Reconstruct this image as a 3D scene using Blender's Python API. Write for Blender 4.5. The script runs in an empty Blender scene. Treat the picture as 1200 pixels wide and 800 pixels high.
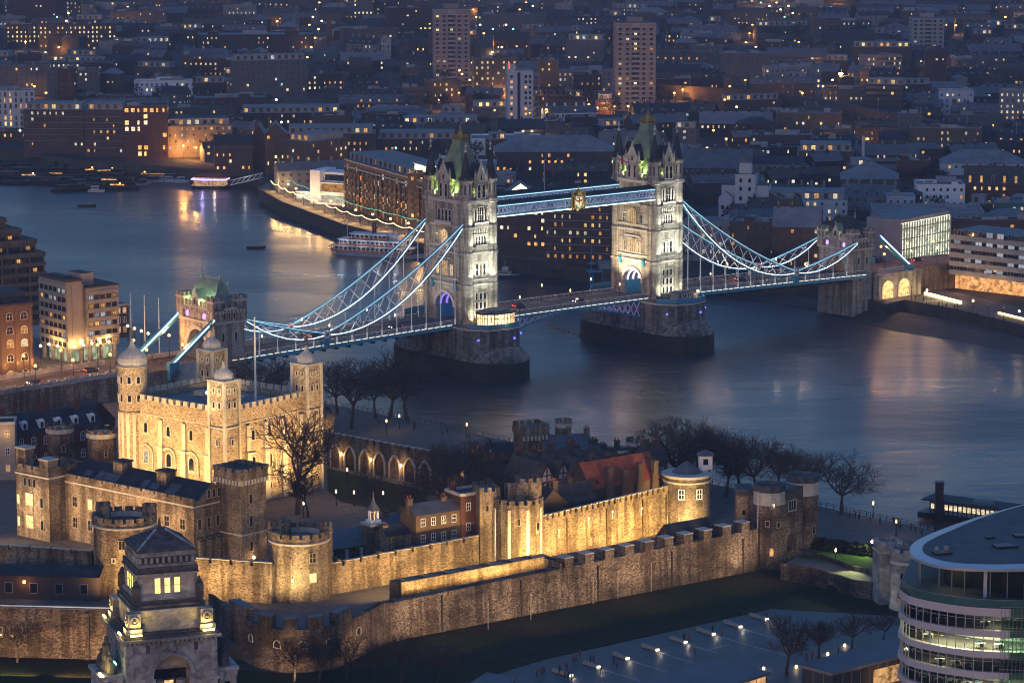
import bpy, math, random
from mathutils import Vector, Matrix
R = math.radians
S = bpy.context.scene
COL = S.collection
# ---------------------------------------------------------------- camera
CAM_H, CAM_P, CAM_F = 191.0, R(9.75), 3821.0
cd = bpy.data.cameras.new("camera"); cam = bpy.data.objects.new("camera", cd); COL.objects.link(cam)
cam.location = (0, 0, CAM_H); cam.rotation_euler = (math.pi/2 - CAM_P, 0, 0)
cd.sensor_width = 36; cd.lens = 36*CAM_F/1200; cd.clip_start = 5; cd.clip_end = 20000
S.camera = cam
# ---------------------------------------------------------------- sky, sun, exposure
W = bpy.data.worlds.new("World"); S.world = W; W.use_nodes = True
nt = W.node_tree; nt.nodes.clear()
sky = nt.nodes.new("ShaderNodeTexSky"); sky.sky_type = 'NISHITA'; sky.sun_disc = False
sky.sun_elevation = R(3.0); sky.sun_rotation = R(200); sky.altitude = 0
sky.air_density = 1.4; sky.dust_density = 1.0; sky.ozone_density = 4.0
tint = nt.nodes.new("ShaderNodeMix"); tint.data_type = 'RGBA'; tint.blend_type = 'MULTIPLY'; tint.inputs[0].default_value = 1
tint.inputs[7].default_value = (1.26, 1.23, 1.50, 1)
bg = nt.nodes.new("ShaderNodeBackground"); bg.inputs[1].default_value = 0.150
wo = nt.nodes.new("ShaderNodeOutputWorld")
nt.links.new(sky.outputs[0], tint.inputs[6]); nt.links.new(tint.outputs[2], bg.inputs[0]); nt.links.new(bg.outputs[0], wo.inputs[0])
sl = bpy.data.lights.new("sun", 'SUN'); sl.energy = 0.05; sl.angle = R(20); sl.color = (1, .86, .74)
sun = bpy.data.objects.new("sun", sl); COL.objects.link(sun)
sun.rotation_euler = (R(87), 0, R(-20))
S.view_settings.view_transform = 'Standard'; S.view_settings.look = 'None'
S.view_settings.exposure = 1.32; S.view_settings.gamma = 1
S.render.engine = 'CYCLES'; S.cycles.filter_width = 1.05
S.cycles.use_denoising = True; S.cycles.max_bounces = 5; S.cycles.diffuse_bounces = 2; S.cycles.glossy_bounces = 3
S.cycles.transmission_bounces = 3; S.cycles.transparent_max_bounces = 6
S.cycles.caustics_reflective = False; S.cycles.caustics_refractive = False
S.cycles.sample_clamp_indirect = 4.0; S.cycles.sample_clamp_direct = 0
S.cycles.use_light_tree = True

# ---------------------------------------------------------------- helpers
def G(px, py, z=0.0):
    """the point at height z that the photo shows at px, py"""
    u = (px-600)/CAM_F; v = (400-py)/CAM_F
    dy = math.cos(CAM_P)+v*math.sin(CAM_P); dz = -math.sin(CAM_P)+v*math.cos(CAM_P)
    t = (z-CAM_H)/dz
    return Vector((t*u, t*dy, z))
def ZT(py, Y):
    """height of what the photo shows at row py when it stands at depth Y"""
    v = (400-py)/CAM_F
    return CAM_H + Y*(-math.sin(CAM_P)+v*math.cos(CAM_P))/(math.cos(CAM_P)+v*math.sin(CAM_P))
def PXM(Y):
    return CAM_F/math.hypot(Y, CAM_H*.9)

MATS = {}
def principled(name, col=(.5, .5, .5), rough=.8, metal=0., spec=.3):
    m = bpy.data.materials.new(name); m.use_nodes = True
    b = m.node_tree.nodes["Principled BSDF"]
    b.inputs["Base Color"].default_value = (*col, 1); b.inputs["Roughness"].default_value = rough
    b.inputs["Metallic"].default_value = metal; b.inputs["Specular IOR Level"].default_value = spec
    MATS[name] = m
    return m, b
def ramp(nt, fac, stops):
    r = nt.nodes.new("ShaderNodeValToRGB"); e = r.color_ramp.elements
    while len(e) < len(stops): e.new(.5)
    for x, (p, c) in zip(e, stops): x.position = p; x.color = (*c, 1)
    nt.links.new(fac, r.inputs[0]); return r.outputs[0]
def texco(nt, scale=(1, 1, 1), kind="Object"):
    tc = nt.nodes.new("ShaderNodeTexCoord"); mp = nt.nodes.new("ShaderNodeMapping"); mp.inputs["Scale"].default_value = scale
    nt.links.new(tc.outputs[kind], mp.inputs[0]); return mp.outputs[0]
def noise(nt, vec, scale, detail=4, rough=.6):
    n = nt.nodes.new("ShaderNodeTexNoise"); n.inputs["Scale"].default_value = scale
    n.inputs["Detail"].default_value = detail; n.inputs["Roughness"].default_value = rough
    nt.links.new(vec, n.inputs["Vector"]); return n.outputs["Fac"]
def mixc(nt, a, b, fac, mode='MULTIPLY'):
    m = nt.nodes.new("ShaderNodeMix"); m.data_type = 'RGBA'; m.blend_type = mode
    if isinstance(fac, float): m.inputs[0].default_value = fac
    else: nt.links.new(fac, m.inputs[0])
    for i, x in ((6, a), (7, b)):
        if isinstance(x, tuple): m.inputs[i].default_value = (*x, 1)
        else: nt.links.new(x, m.inputs[i])
    return m.outputs[2]
def bump(nt, b, h, strength=.4, dist=.1):
    bn = nt.nodes.new("ShaderNodeBump"); bn.inputs["Strength"].default_value = strength; bn.inputs["Distance"].default_value = dist
    nt.links.new(h, bn.inputs["Height"]); nt.links.new(bn.outputs[0], b.inputs["Normal"])
def stone(name, lo, mid, hi, cell=1.6, stain=.6, streak=True, rough=.9, zs=1.6):
    """coursed rubble: irregular blocks of differing tone, pale joints, broad weather stains and run marks"""
    m, b = principled(name, mid, rough); nt = m.node_tree
    v = texco(nt, (cell, cell, cell*zs))
    vo = nt.nodes.new("ShaderNodeTexVoronoi"); vo.inputs["Scale"].default_value = 1.0; nt.links.new(v, vo.inputs["Vector"])
    sep = nt.nodes.new("ShaderNodeSeparateColor"); nt.links.new(vo.outputs["Color"], sep.inputs[0])
    c = ramp(nt, sep.outputs[0], [(0, lo), (.45, mid), (1, hi)])
    big = noise(nt, texco(nt, (.06, .06, .09)), 1.0, 5, .65)
    st = ramp(nt, big, [(.38, (1-stain,)*3), (.58, (1.08, 1.06, 1.02))])
    c = mixc(nt, c, st, 1.0)
    if streak:
        run = noise(nt, texco(nt, (.55, .55, .045)), 1.0, 4, .6)
        c = mixc(nt, c, ramp(nt, run, [(.42, (.40, .37, .33)), (.54, (1, 1, 1))]), .85)
    fine = noise(nt, texco(nt, (5, 5, 5)), 1.0, 2)
    c = mixc(nt, c, ramp(nt, fine, [(.25, (.7, .7, .7)), (.75, (1.2, 1.2, 1.2))]), .8)
    nt.links.new(c, b.inputs["Base Color"]); bump(nt, b, sep.outputs[0], .5, .15)
    return m
def rough_mat(name, lo, hi, scale=.4, rough=.85, spec=.3, metal=0., stretch=(1, 1, 1), bm=.0):
    m, b = principled(name, hi, rough, metal, spec); nt = m.node_tree
    n = noise(nt, texco(nt, stretch), scale, 6, .65)
    nt.links.new(ramp(nt, n, [(.3, lo), (.7, hi)]), b.inputs["Base Color"])
    if bm: bump(nt, b, n, bm, .2)
    return m
def brick(name, c1, c2, mortar, scale=1.0, rough=.9):
    m, b = principled(name, c1, rough); nt = m.node_tree
    n = noise(nt, texco(nt, (.15, .15, .15)), 1.0, 5)
    n2 = noise(nt, texco(nt, (3*scale, 3*scale, 9*scale)), 1.0, 2)
    c = ramp(nt, n2, [(.3, c1), (.62, c2), (.8, mortar)])
    c = mixc(nt, c, ramp(nt, n, [(.3, (.6, .6, .6)), (.7, (1.1, 1.1, 1.1))]), 1.0)
    nt.links.new(c, b.inputs["Base Color"]); return m
def glow(name, col, s, vary=.0, sample=False, tex=0.):
    s *= .5
    m = bpy.data.materials.new(name); m.use_nodes = True; nt = m.node_tree; nt.nodes.clear()
    e = nt.nodes.new("ShaderNodeEmission"); o = nt.nodes.new("ShaderNodeOutputMaterial")
    e.inputs[0].default_value = (*col, 1); e.inputs[1].default_value = s
    nt.links.new(e.outputs[0], o.inputs[0])
    src = None
    if tex:   # the room behind: furniture, people and ceiling lamps break up the light
        n = noise(nt, texco(nt, (tex, tex, tex)), 1.0, 3, .7)
        src = nt.nodes.new("ShaderNodeMapRange"); nt.links.new(n, src.inputs[0])
        src.inputs[1].default_value = .35; src.inputs[2].default_value = .68; src.inputs[3].default_value = s*.25; src.inputs[4].default_value = s*1.6
        nt.links.new(src.outputs[0], e.inputs[1])
    if vary:
        oi = nt.nodes.new("ShaderNodeObjectInfo"); mr = nt.nodes.new("ShaderNodeMapRange")
        nt.links.new(oi.outputs["Random"], mr.inputs[0]); mr.inputs[3].default_value = 1-vary; mr.inputs[4].default_value = 1+vary
        mu = nt.nodes.new("ShaderNodeMath"); mu.operation = 'MULTIPLY'; nt.links.new(mr.outputs[0], mu.inputs[0])
        if src: nt.links.new(src.outputs[0], mu.inputs[1])
        else: mu.inputs[1].default_value = s
        nt.links.new(mu.outputs[0], e.inputs[1])
    m.cycles.emission_sampling = 'AUTO' if sample else 'NONE'
    MATS[name] = m; return m
M = MATS

class MB:
    """collects shapes into one mesh; T is the local matrix of what is added next"""
    def __init__(s): s.v = []; s.f = []; s.m = []; s.T = Matrix()
    def at(s, x=0, y=0, z=0, rz=0): s.T = Matrix.Translation((x, y, z)) @ Matrix.Rotation(rz, 4, 'Z'); return s
    def add(s, vs, fs, m=0):
        k = len(s.v); T = s.T
        s.v += [tuple(T @ Vector(p)) for p in vs]
        for i, f in enumerate(fs):
            s.f.append([k+j for j in f]); s.m.append(m[i] if isinstance(m, (list, tuple)) else m)
        return s
    def box(s, x0, y0, z0, x1, y1, z1, m=0, mt=None):
        if x0 > x1: x0, x1 = x1, x0
        if y0 > y1: y0, y1 = y1, y0
        mt = m if mt is None else mt
        return s.add([(x0,y0,z0),(x1,y0,z0),(x1,y1,z0),(x0,y1,z0),(x0,y0,z1),(x1,y0,z1),(x1,y1,z1),(x0,y1,z1)],
            [(0,3,2,1),(0,1,5,4),(1,2,6,5),(2,3,7,6),(3,0,4,7),(4,5,6,7)], [m,m,m,m,m,mt])
    def prism(s, poly, z0, z1, m=0, mt=None, scale=1.0, c=None):
        n = len(poly); mt = m if mt is None else mt
        if sum(poly[i][0]*poly[(i+1)%n][1]-poly[(i+1)%n][0]*poly[i][1] for i in range(n)) < 0: poly = list(poly)[::-1]
        if c is None: c = (sum(p[0] for p in poly)/n, sum(p[1] for p in poly)/n)
        z1s = z1 if isinstance(z1, (list, tuple)) else [z1]*n
        top = [(c[0]+(p[0]-c[0])*scale, c[1]+(p[1]-c[1])*scale, z) for p, z in zip(poly, z1s)]
        return s.add([(p[0], p[1], z0) for p in poly]+top,
            [tuple(range(n))[::-1]]+[(i, (i+1)%n, n+(i+1)%n, n+i) for i in range(n)]+[tuple(range(n, 2*n))], [m]*(n+1)+[mt])
    def lathe(s, prof, n=12, m=0, cx=0, cy=0, a0=0.0, ry=1.0):
        vs = []; fs = []; ms = []
        for r, z in prof:
            for i in range(n):
                a = a0+2*math.pi*i/n; vs.append((cx+r*math.cos(a), cy+ry*r*math.sin(a), z))
        for j in range(len(prof)-1):
            for i in range(n):
                fs.append((j*n+i, j*n+(i+1)%n, (j+1)*n+(i+1)%n, (j+1)*n+i)); ms.append(m[j] if isinstance(m, (list, tuple)) else m)
        fs.append(tuple(range(n))[::-1]); fs.append(tuple(range((len(prof)-1)*n, len(prof)*n)))
        ms += [ms[0], ms[-1]]
        return s.add(vs, fs, ms)
    def tube(s, p, q, r, n=5, m=0, r2=None):
        p = Vector(p); q = Vector(q); d = q-p
        if d.length < 1e-6: return s
        r2 = r if r2 is None else r2
        u = d.orthogonal().normalized(); w = d.normalized().cross(u)
        vs = [tuple(c+(u*math.cos(2*math.pi*i/n)+w*math.sin(2*math.pi*i/n))*rr) for c, rr in ((p, r), (q, r2)) for i in range(n)]
        return s.add(vs, [(i, (i+1)%n, n+(i+1)%n, n+i) for i in range(n)]+[tuple(range(n))[::-1], tuple(range(n, 2*n))], m)
    def beam(s, p, q, w, h, m=0, up=(0, 0, 1)):
        """rectangular bar from p to q"""
        p = Vector(p); q = Vector(q); d = (q-p).normalized(); a = d.cross(Vector(up)).normalized()*w/2; b = a.cross(d).normalized()*h/2
        vs = [tuple(c+x) for c in (p, q) for x in (-a-b, a-b, a+b, -a+b)]
        return s.add(vs, [(0,3,2,1),(4,5,6,7),(0,1,5,4),(1,2,6,5),(2,3,7,6),(3,0,4,7)], m)
    def quad(s, a, b, c, d, m=0): return s.add([tuple(a), tuple(b), tuple(c), tuple(d)], [(0, 1, 2, 3)], m)
    def gable(s, x0, y0, x1, y1, z0, z1, m=0, mr=1, axis='x', over=.3):
        """gabled roof over a rectangle; ridge along axis"""
        if axis == 'x':
            ym = (y0+y1)/2
            s.add([(x0,y0,z0),(x1,y0,z0),(x1,y1,z0),(x0,y1,z0),(x0,ym,z1),(x1,ym,z1)], [(0,3,2,1),(0,4,3),(1,2,5)], m)
            o = over; k = (z1-z0)/(abs(y1-y0)/2)*o
            s.add([(x0-o,y0-o,z0-k+.12),(x1+o,y0-o,z0-k+.12),(x1+o,ym,z1+.12),(x0-o,ym,z1+.12),(x0-o,y1+o,z0-k+.12),(x1+o,y1+o,z0-k+.12)], [(0,1,2,3),(3,2,5,4)], mr)
        else:
            xm = (x0+x1)/2
            s.add([(x0,y0,z0),(x1,y0,z0),(x1,y1,z0),(x0,y1,z0),(xm,y0,z1),(xm,y1,z1)], [(0,3,2,1),(0,1,4),(2,3,5)], m)
            o = over; k = (z1-z0)/(abs(x1-x0)/2)*o
            s.add([(x0-o,y0-o,z0-k+.12),(xm,y0-o,z1+.12),(xm,y1+o,z1+.12),(x0-o,y1+o,z0-k+.12),(x1+o,y0-o,z0-k+.12),(x1+o,y1+o,z0-k+.12)], [(0,1,2,3),(4,5,2,1)], mr)
        return s
    def hip(s, x0, y0, x1, y1, z0, z1, m=0, inset=None):
        w = min(abs(x1-x0), abs(y1-y0))/2 if inset is None else inset
        if abs(x1-x0) >= abs(y1-y0): a, b = (x0+w, (y0+y1)/2, z1), (x1-w, (y0+y1)/2, z1); fs = [(0,1,5,4),(1,2,5),(2,3,4,5),(3,0,4)]
        else: a, b = ((x0+x1)/2, y0+w, z1), ((x0+x1)/2, y1-w, z1); fs = [(0,1,4),(1,2,5,4),(2,3,5),(3,0,4,5)]
        return s.add([(x0,y0,z0),(x1,y0,z0),(x1,y1,z0),(x0,y1,z0),a,b], fs+[(0,3,2,1)], m)
    def merlons(s, p, q, z, h, w, gap, th, m=0, off=0.0, z1=None):
        """battlement teeth along the line p-q, z (to z1) the wall top"""
        p = Vector((p[0], p[1])); q = Vector((q[0], q[1])); L = (q-p).length; d = (q-p)/L; nn = Vector((-d.y, d.x))
        n = max(1, round((L+gap)/(w+gap))); st = (L+gap)/n; ww = st-gap
        for i in range(n):
            a = p+d*(i*st)-nn*(th/2-off); b = a+d*ww; c = b+nn*th; e = a+nn*th
            zb = z if z1 is None else z+(z1-z)*(i+.5)/n
            s.prism([a, b, c, e], zb-.05, zb+h, m)
        return s
    def ring_merlons(s, r, z, h, n, frac, th, m=0, cx=0, cy=0, a0=0, a1=2*math.pi):
        for i in range(n):
            b0 = a0+(a1-a0)*i/n; b1 = b0+(a1-a0)/n*frac; bm = (b0+b1)/2
            P = lambda rr, a: (cx+rr*math.cos(a), cy+rr*math.sin(a))
            s.prism([P(r-th, b0), P(r, b0), P(r, bm), P(r, b1), P(r-th, b1), P(r-th, bm)], z-.05, z+h, m)
        return s
    def build(s, name, mats, parent=None, loc=None, rz=0.0, smooth=False):
        me = bpy.data.meshes.new(name); me.from_pydata(s.v, [], s.f)
        for x in mats: me.materials.append(M[x] if isinstance(x, str) else x)
        if len(mats) > 1: me.polygons.foreach_set("material_index", s.m)
        if smooth: me.polygons.foreach_set("use_smooth", [True]*len(me.polygons))
        me.update()
        return link(name, me, parent, loc, rz)
def link(name, me, parent=None, loc=None, rz=0.0):
    o = bpy.data.objects.new(name, me); COL.objects.link(o)
    if parent: o.parent = parent
    if loc is not None: o.location = loc
    if rz: o.rotation_euler = (0, 0, rz)
    return o
def tag(o, label=None, cat=None, group=None, kind=None):
    if label: o["label"] = label
    if cat: o["category"] = cat
    if group: o["group"] = group
    if kind: o["kind"] = kind
    return o
def thing(name, label, cat, loc=(0, 0, 0), rz=0.0, group=None):
    o = bpy.data.objects.new(name, None); COL.objects.link(o); o.location = loc; o.rotation_euler = (0, 0, rz); o.empty_display_size = .5
    return tag(o, label, cat, group)
def part(name, parent=None): 
    o = bpy.data.objects.new(name, None); COL.objects.link(o); o.parent = parent; o.empty_display_size = .3; return o
def copy_tree(o, parent=None):
    c = o.copy(); COL.objects.link(c)
    if parent: c.parent = parent
    for ch in list(o.children): copy_tree(ch, c)
    return c
LK = .44
def lamp(kind, parent, loc, power, col, size=.3, aim=None, spot=None, blend=.6, sy=None):
    l = bpy.data.lights.new("lamp_light", kind); l.energy = power*LK; l.color = col
    if kind == 'AREA':
        l.size = size; l.spread = R(115)
        if sy: l.shape = 'RECTANGLE'; l.size_y = sy
    else: l.shadow_soft_size = size
    if kind == 'SPOT': l.spot_size = R(spot or 90); l.spot_blend = blend
    o = bpy.data.objects.new("lamp_light", l); COL.objects.link(o); o.parent = parent; o.location = loc
    if aim is not None:
        d = Vector(aim)-Vector(loc); o.rotation_euler = d.to_track_quat('-Z', 'Y').to_euler()
    return o

# windows: one shared mesh per design, facing local -y, origin at the middle of the sill
WIN = {}
def win_mesh(w, h, frame, pane, arch=False, bars=(0, 0), fr=.22, out=.14):
    key = (round(w, 2), round(h, 2), frame, pane, arch, bars, fr, out)
    if key in WIN: return WIN[key]
    b = MB()
    def outline(W2, H, base=0.):
        if arch:
            r = W2; zc = H-r
            return [(-W2, base), (W2, base)]+[(r*math.cos(a), zc+r*math.sin(a)) for a in [math.pi*i/8 for i in range(0, 9)]]
        return [(-W2, base), (W2, base), (W2, H), (-W2, H)]
    i_ = outline(w/2, h); o_ = outline(w/2+fr, h+fr, -fr)
    n = len(i_)
    vs = [(x, -out, z) for x, z in o_]+[(x, -out, z) for x, z in i_]+[(x, .02, z) for x, z in o_]+[(x, -out*.25, z) for x, z in i_]
    fs = []
    for k in range(n):
        j = (k+1) % n
        fs += [(k, j, n+j, n+k), (2*n+j, j, k, 2*n+k)[::1], (n+k, n+j, 3*n+j, 3*n+k)]
    b.add(vs, fs, 0)
    b.add([(x, -out*.25, z) for x, z in i_], [tuple(range(n))], 1)
    for k in range(1, bars[0]+1):
        x = -w/2+w*k/(bars[0]+1); b.box(x-.06, -out*.6, 0, x+.06, -out*.2, h-(w/2 if arch else 0)*.4, 0)
    for k in range(1, bars[1]+1):
        z = h*k/(bars[1]+1); b.box(-w/2, -out*.6, z-.06, w/2, -out*.2, z+.06, 0)
    me = bpy.data.meshes.new("window"); me.from_pydata(b.v, [], b.f)
    me.materials.append(M[frame]); me.materials.append(M[pane]); me.polygons.foreach_set("material_index", b.m); me.update()
    WIN[key] = me; return me
def win(parent, me, x, y, z, rz=0.0, name="window"):
    return link(name, me, parent, (x, y, z), rz)
def facade(parent, p, q, zs, n, specs, margin=.5, rnd=None, lit=0.0, litspecs=None, skip=(), name="window", out=.0):
    """rows of windows on the wall p-q (outside is to the right when walking p to q)"""
    p = Vector((p[0], p[1])); q = Vector((q[0], q[1])); d = q-p; L = d.length; d /= L
    nn = Vector((d.y, -d.x)); rz = math.atan2(d.y, d.x)
    for r_, z in enumerate(zs):
        for i in range(n):
            if (r_, i) in skip: continue
            t = margin+(L-2*margin)*(i+.5)/n
            c = p+d*t+nn*out
            sp = specs
            if rnd and rnd.random() < lit: sp = rnd.choice(litspecs)
            win(parent, sp if not isinstance(sp, list) else sp[r_ % len(sp)], c.x, c.y, z, rz, name)

# ---------------------------------------------------------------- materials
stone("white_tower_stone", (.17, .12, .075), (.38, .30, .205), (.60, .50, .36), 2.6, .28, False)
rough_mat("dressed_stone", (.40, .36, .29), (.60, .55, .46), .8)
rough_mat("frame_stone", (.22, .18, .13), (.34, .28, .21), .8)
stone("rag_stone", (.13, .10, .075), (.27, .215, .155), (.43, .35, .25), 2.6, .55)
stone("old_wall_stone", (.07, .05, .036), (.19, .148, .108), (.34, .275, .21), 2.7, .72)
stone("bridge_stone", (.30, .28, .25), (.40, .375, .335), (.47, .44, .40), .9, .3, zs=2.2)
stone("pier_stone", (.16, .15, .14), (.24, .225, .205), (.31, .295, .27), .8, .45, zs=1.5)
rough_mat("pier_wet_stone", (.012, .012, .011), (.045, .042, .036), .5, .6)
rough_mat("carved_stone", (.36, .34, .30), (.55, .52, .47), .9)
rough_mat("roof_slate", (.014, .017, .022), (.05, .057, .068), .35, .75)
rough_mat("roof_lead", (.075, .08, .09), (.15, .158, .172), .3, .6, .4, .1)
glow("win_castle", (1, .68, .22), 2.4, .3, tex=1.3)
rough_mat("dome_lead", (.34, .33, .32), (.55, .53, .50), .5, .6)
rough_mat("copper_green", (.11, .17, .14), (.25, .33, .28), .35, .75)
rough_mat("tower_roof", (.10, .135, .11), (.20, .25, .205), .4, .8)
rough_mat("red_tile", (.17, .042, .022), (.38, .11, .055), .7, .85)
rough_mat("dark_tile", (.04, .033, .03), (.12, .095, .082), .6, .85)
brick("red_brick", (.09, .04, .028), (.14, .062, .042), (.18, .13, .1))
brick("brown_brick", (.10, .068, .045), (.15, .105, .07), (.2, .16, .12))
brick("yellow_brick", (.24, .18, .115), (.34, .27, .18), (.36, .3, .24))
brick("dark_brick", (.065, .045, .04), (.115, .08, .066), (.15, .12, .1))
rough_mat("concrete", (.27, .235, .195), (.38, .335, .28), .3)
rough_mat("pale_render", (.44, .44, .45), (.58, .58, .59), .2)
rough_mat("grey_render", (.20, .205, .22), (.30, .305, .32), .25)
rough_mat("white_paint", (.68, .69, .70), (.82, .82, .82), .5, .6)
stone("portland_stone", (.30, .29, .28), (.41, .40, .38), (.54, .53, .51), .75, .5, False, zs=1.4)
rough_mat("portland_dark", (.03, .03, .034), (.13, .128, .128), .8, .85)
rough_mat("bridge_blue", (.04, .22, .34), (.06, .30, .44), .8, .45, .4)
rough_mat("bridge_white", (.55, .58, .60), (.72, .74, .75), .8, .5)
rough_mat("city_roof", (.13, .135, .145), (.25, .258, .275), .15)
rough_mat("concrete_brown", (.10, .078, .06), (.165, .13, .10), .3)
principled("gold", (.42, .27, .07), .45, .8)
principled("black_iron", (.02, .02, .022), .5)
principled("grey_metal", (.25, .26, .28), .45, .4)
principled("glass_dark", (.012, .015, .022), .08, 0, .8)
principled("glass_city", (.028, .032, .042), .3, 0, .5)
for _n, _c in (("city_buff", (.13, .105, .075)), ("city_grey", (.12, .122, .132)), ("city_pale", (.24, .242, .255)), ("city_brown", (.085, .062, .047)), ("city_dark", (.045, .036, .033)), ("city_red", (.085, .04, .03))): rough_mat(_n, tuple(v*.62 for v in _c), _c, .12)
principled("glass_green", (.05, .13, .115), .07, 0, .8)
rough_mat("asphalt", (.035, .035, .038), (.065, .063, .065), .3, .8)
rough_mat("footway", (.09, .082, .075), (.15, .138, .125), .35)
rough_mat("plaza_paving", (.04, .042, .045), (.085, .088, .092), .12, .55, .35)
rough_mat("grass", (.010, .018, .006), (.035, .058, .016), .12, .95, .1, bm=.4)
_g = M["grass"].node_tree; _b = _g.nodes["Principled BSDF"]; _a = noise(_g, texco(_g, (.035, .05, 1)), 1.0, 4, .6); _c = noise(_g, texco(_g, (.9, .9, .9)), 1.0, 4, .7)
_k = ramp(_g, _a, [(.36, (.045, .036, .022)), (.50, (.034, .036, .016)), (.62, (.022, .042, .012))])
_g.links.new(mixc(_g, _k, ramp(_g, _c, [(.3, (.5, .5, .5)), (.7, (1.3, 1.3, 1.2))]), 1.0), _b.inputs["Base Color"])
rough_mat("bright_grass", (.05, .12, .02), (.08, .17, .03), .3, .95, .1)  # brighter copy of the grass, lamp light put into its colour
rough_mat("earth", (.03, .027, .024), (.07, .062, .052), .02, .95)
rough_mat("city_ground", (.022, .022, .024), (.06, .056, .055), .018, .95)
rough_mat("mud", (.022, .02, .018), (.075, .066, .056), .09, .7, bm=.8)
rough_mat("quay_wall", (.03, .028, .026), (.085, .078, .068), .2, stretch=(1.5, 1.5, .2))
rough_mat("bark", (.045, .034, .026), (.12, .094, .072), 1.2, .95)
rough_mat("twigs", (.05, .04, .033), (.10, .08, .066), .5, .95, .1)
rough_mat("leaf_dark", (.010, .016, .009), (.03, .042, .02), .4, .95, .1)
rough_mat("dusk_crown", (.018, .018, .018), (.045, .042, .04), .3, .95, .1)
rough_mat("timber_dark", (.03, .02, .015), (.07, .05, .035), .8)
glow("win_amber", (1, .48, .13), .72, .6, tex=1.1)
glow("win_yellow", (1, .70, .25), 1.0, .5, tex=1.1)
glow("win_white", (1, .84, .58), .8, .5, tex=1.1)
glow("win_cool", (.75, .92, 1), .5, .5, tex=1.1)
glow("win_orange", (1, .34, .06), .9, .5, tex=1.3)
glow("lamp_warm", (1, .60, .22), 7.)
glow("lamp_orange", (1, .40, .09), 6.)
glow("lamp_white", (1, .88, .7), 7.)
glow("lamp_green", (.25, 1, .6), 4.)
glow("led_white", (1, .93, .82), 3.2, sample=False)
glow("led_cool", (.55, .85, 1), 1.5)
glow("led_blue", (.16, .14, 1), 1.7)
glow("led_red", (1, .12, .07), 1.5)
principled("atrium_green", (.05, .16, .13), .06, 0, .8)
# ================================================================ the setting
def sheet(name, poly, z, mat, kind="structure"):
    me = bpy.data.meshes.new(name); me.from_pydata([(p[0], p[1], z) for p in poly], [], [tuple(range(len(poly)))])
    n = me.polygons[0].normal
    me.materials.append(M[mat]); me.update()
    if me.polygons[0].normal.z < 0: me.flip_normals()
    o = link(name, me); tag(o, kind=kind); return o
def slab(name, poly, z0, z1, mat, side=None, kind="structure"):
    b = MB().prism([(p[0], p[1]) for p in poly], z0, z1, 0, 1)
    return tag(b.build(name, [side or mat, mat]), kind=kind)
# water: long exposure, so long soft swell with a little chop
wm, wb = principled("river_water", (.040, .040, .045), .22, 0, .5)
wb.inputs["IOR"].default_value = 1.33
_n = wm.node_tree
h1 = noise(_n, texco(_n, (.035, .09, 1)), 1.0, 4, .55)
h2 = noise(_n, texco(_n, (.16, .40, 1)), 1.0, 3, .6)
mx = _n.nodes.new("ShaderNodeMath"); mx.operation = 'MULTIPLY_ADD'; _n.links.new(h1, mx.inputs[0]); mx.inputs[1].default_value = 4.0; _n.links.new(h2, mx.inputs[2])
bump(_n, wb, mx.outputs[0], .32, .5)
big = noise(_n, texco(_n, (.006, .012, 1)), 1.0, 3, .5)
mr = _n.nodes.new("ShaderNodeMapRange"); _n.links.new(big, mr.inputs[0]); mr.inputs[1].default_value = .35; mr.inputs[2].default_value = .65
mr.inputs[3].default_value = .22; mr.inputs[4].default_value = .40; _n.links.new(mr.outputs[0], wb.inputs["Roughness"])
sheet("river_water", [(-900, 600), (900, 600), (900, 1900), (-900, 1900)], 0, "river_water")
sheet("river_bed", [(-3000, -300), (3000, -300), (3000, 2500), (-3000, 2500)], -6, "mud")
# north bank
bank = lambda x: 930-(x+29.8)*1.045
slab("north_ground", [(-700, 80), (700, 80), (700, bank(420)), (420, bank(420)), (83, 812), (-29.8, 930), (-150, bank(-150)), (-290, 1330), (-700, 1330)], -6, 4.9, "earth", "quay_wall")
nwall = [G(-60, 760, 5), G(130, 775, 5), G(300, 782, 5), G(345, 786, 5), G(470, 750, 5), G(885, 668, 5)]
# raised ground inside the outer wall, wharf
ox = Vector((.79, .61, 0)); oy = Vector((-.61, .79, 0))      # along the outer west wall, and inwards
e0 = G(885, 668, 5)
castle = [(-160, 683), (-95, 690), (-47, 676), (-24, 700), (60, 764), (66, 800), (79, 816), (-29.8, 930), (-150, bank(-150)), (-190, 1010)]
slab("castle_ground", castle, 4.8, 8.0, "footway", "quay_wall")
sheet("wharf_paving", [(-134, 1037), (-29.8, 929.5), (83, 811.5), (140, 752), (118, 742), (74, 800), (-40, 915), (-140, 1020)], 8.01, "footway")
slab("quayside_terrace", [(60, 772), (90, 760), (150, 735), (180, 720), (140, 752.5), (83, 811.5), (70, 812)], 4.8, 8.0, "footway", "quay_wall")
# moat lawn and the hill-side square
lawn = tag(sheet("moat_grass", [(-260, 640), (-160, 600), (-20, 620), (20, 640), (75, 700), (110, 700), (120, 735), (88, 752), (62, 766), (-24, 696), (-47, 668), (-100, 684), (-260, 690)], 4.93, "grass"), kind="stuff")
# gravel worn patch lines in the lawn
ed = [G(545, 803, 12), G(600, 784, 12), G(640, 772, 12), G(775, 742, 12), G(905, 713, 12)]
pz = [(p.x, p.y) for p in ed]+[(62.5, 694), (80, 690), (140, 668), (220, 640), (220, 420), (-40, 420), (-40, 600)]
slab("plaza_paving", pz, 4.8, 12.0, "plaza_paving", "rag_stone")
slab("hill_ground", [(-260, 420), (-41, 420), (-41, 596), (-55, 600), (-110, 606), (-260, 612)], 4.8, 11.6, "earth")
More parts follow.
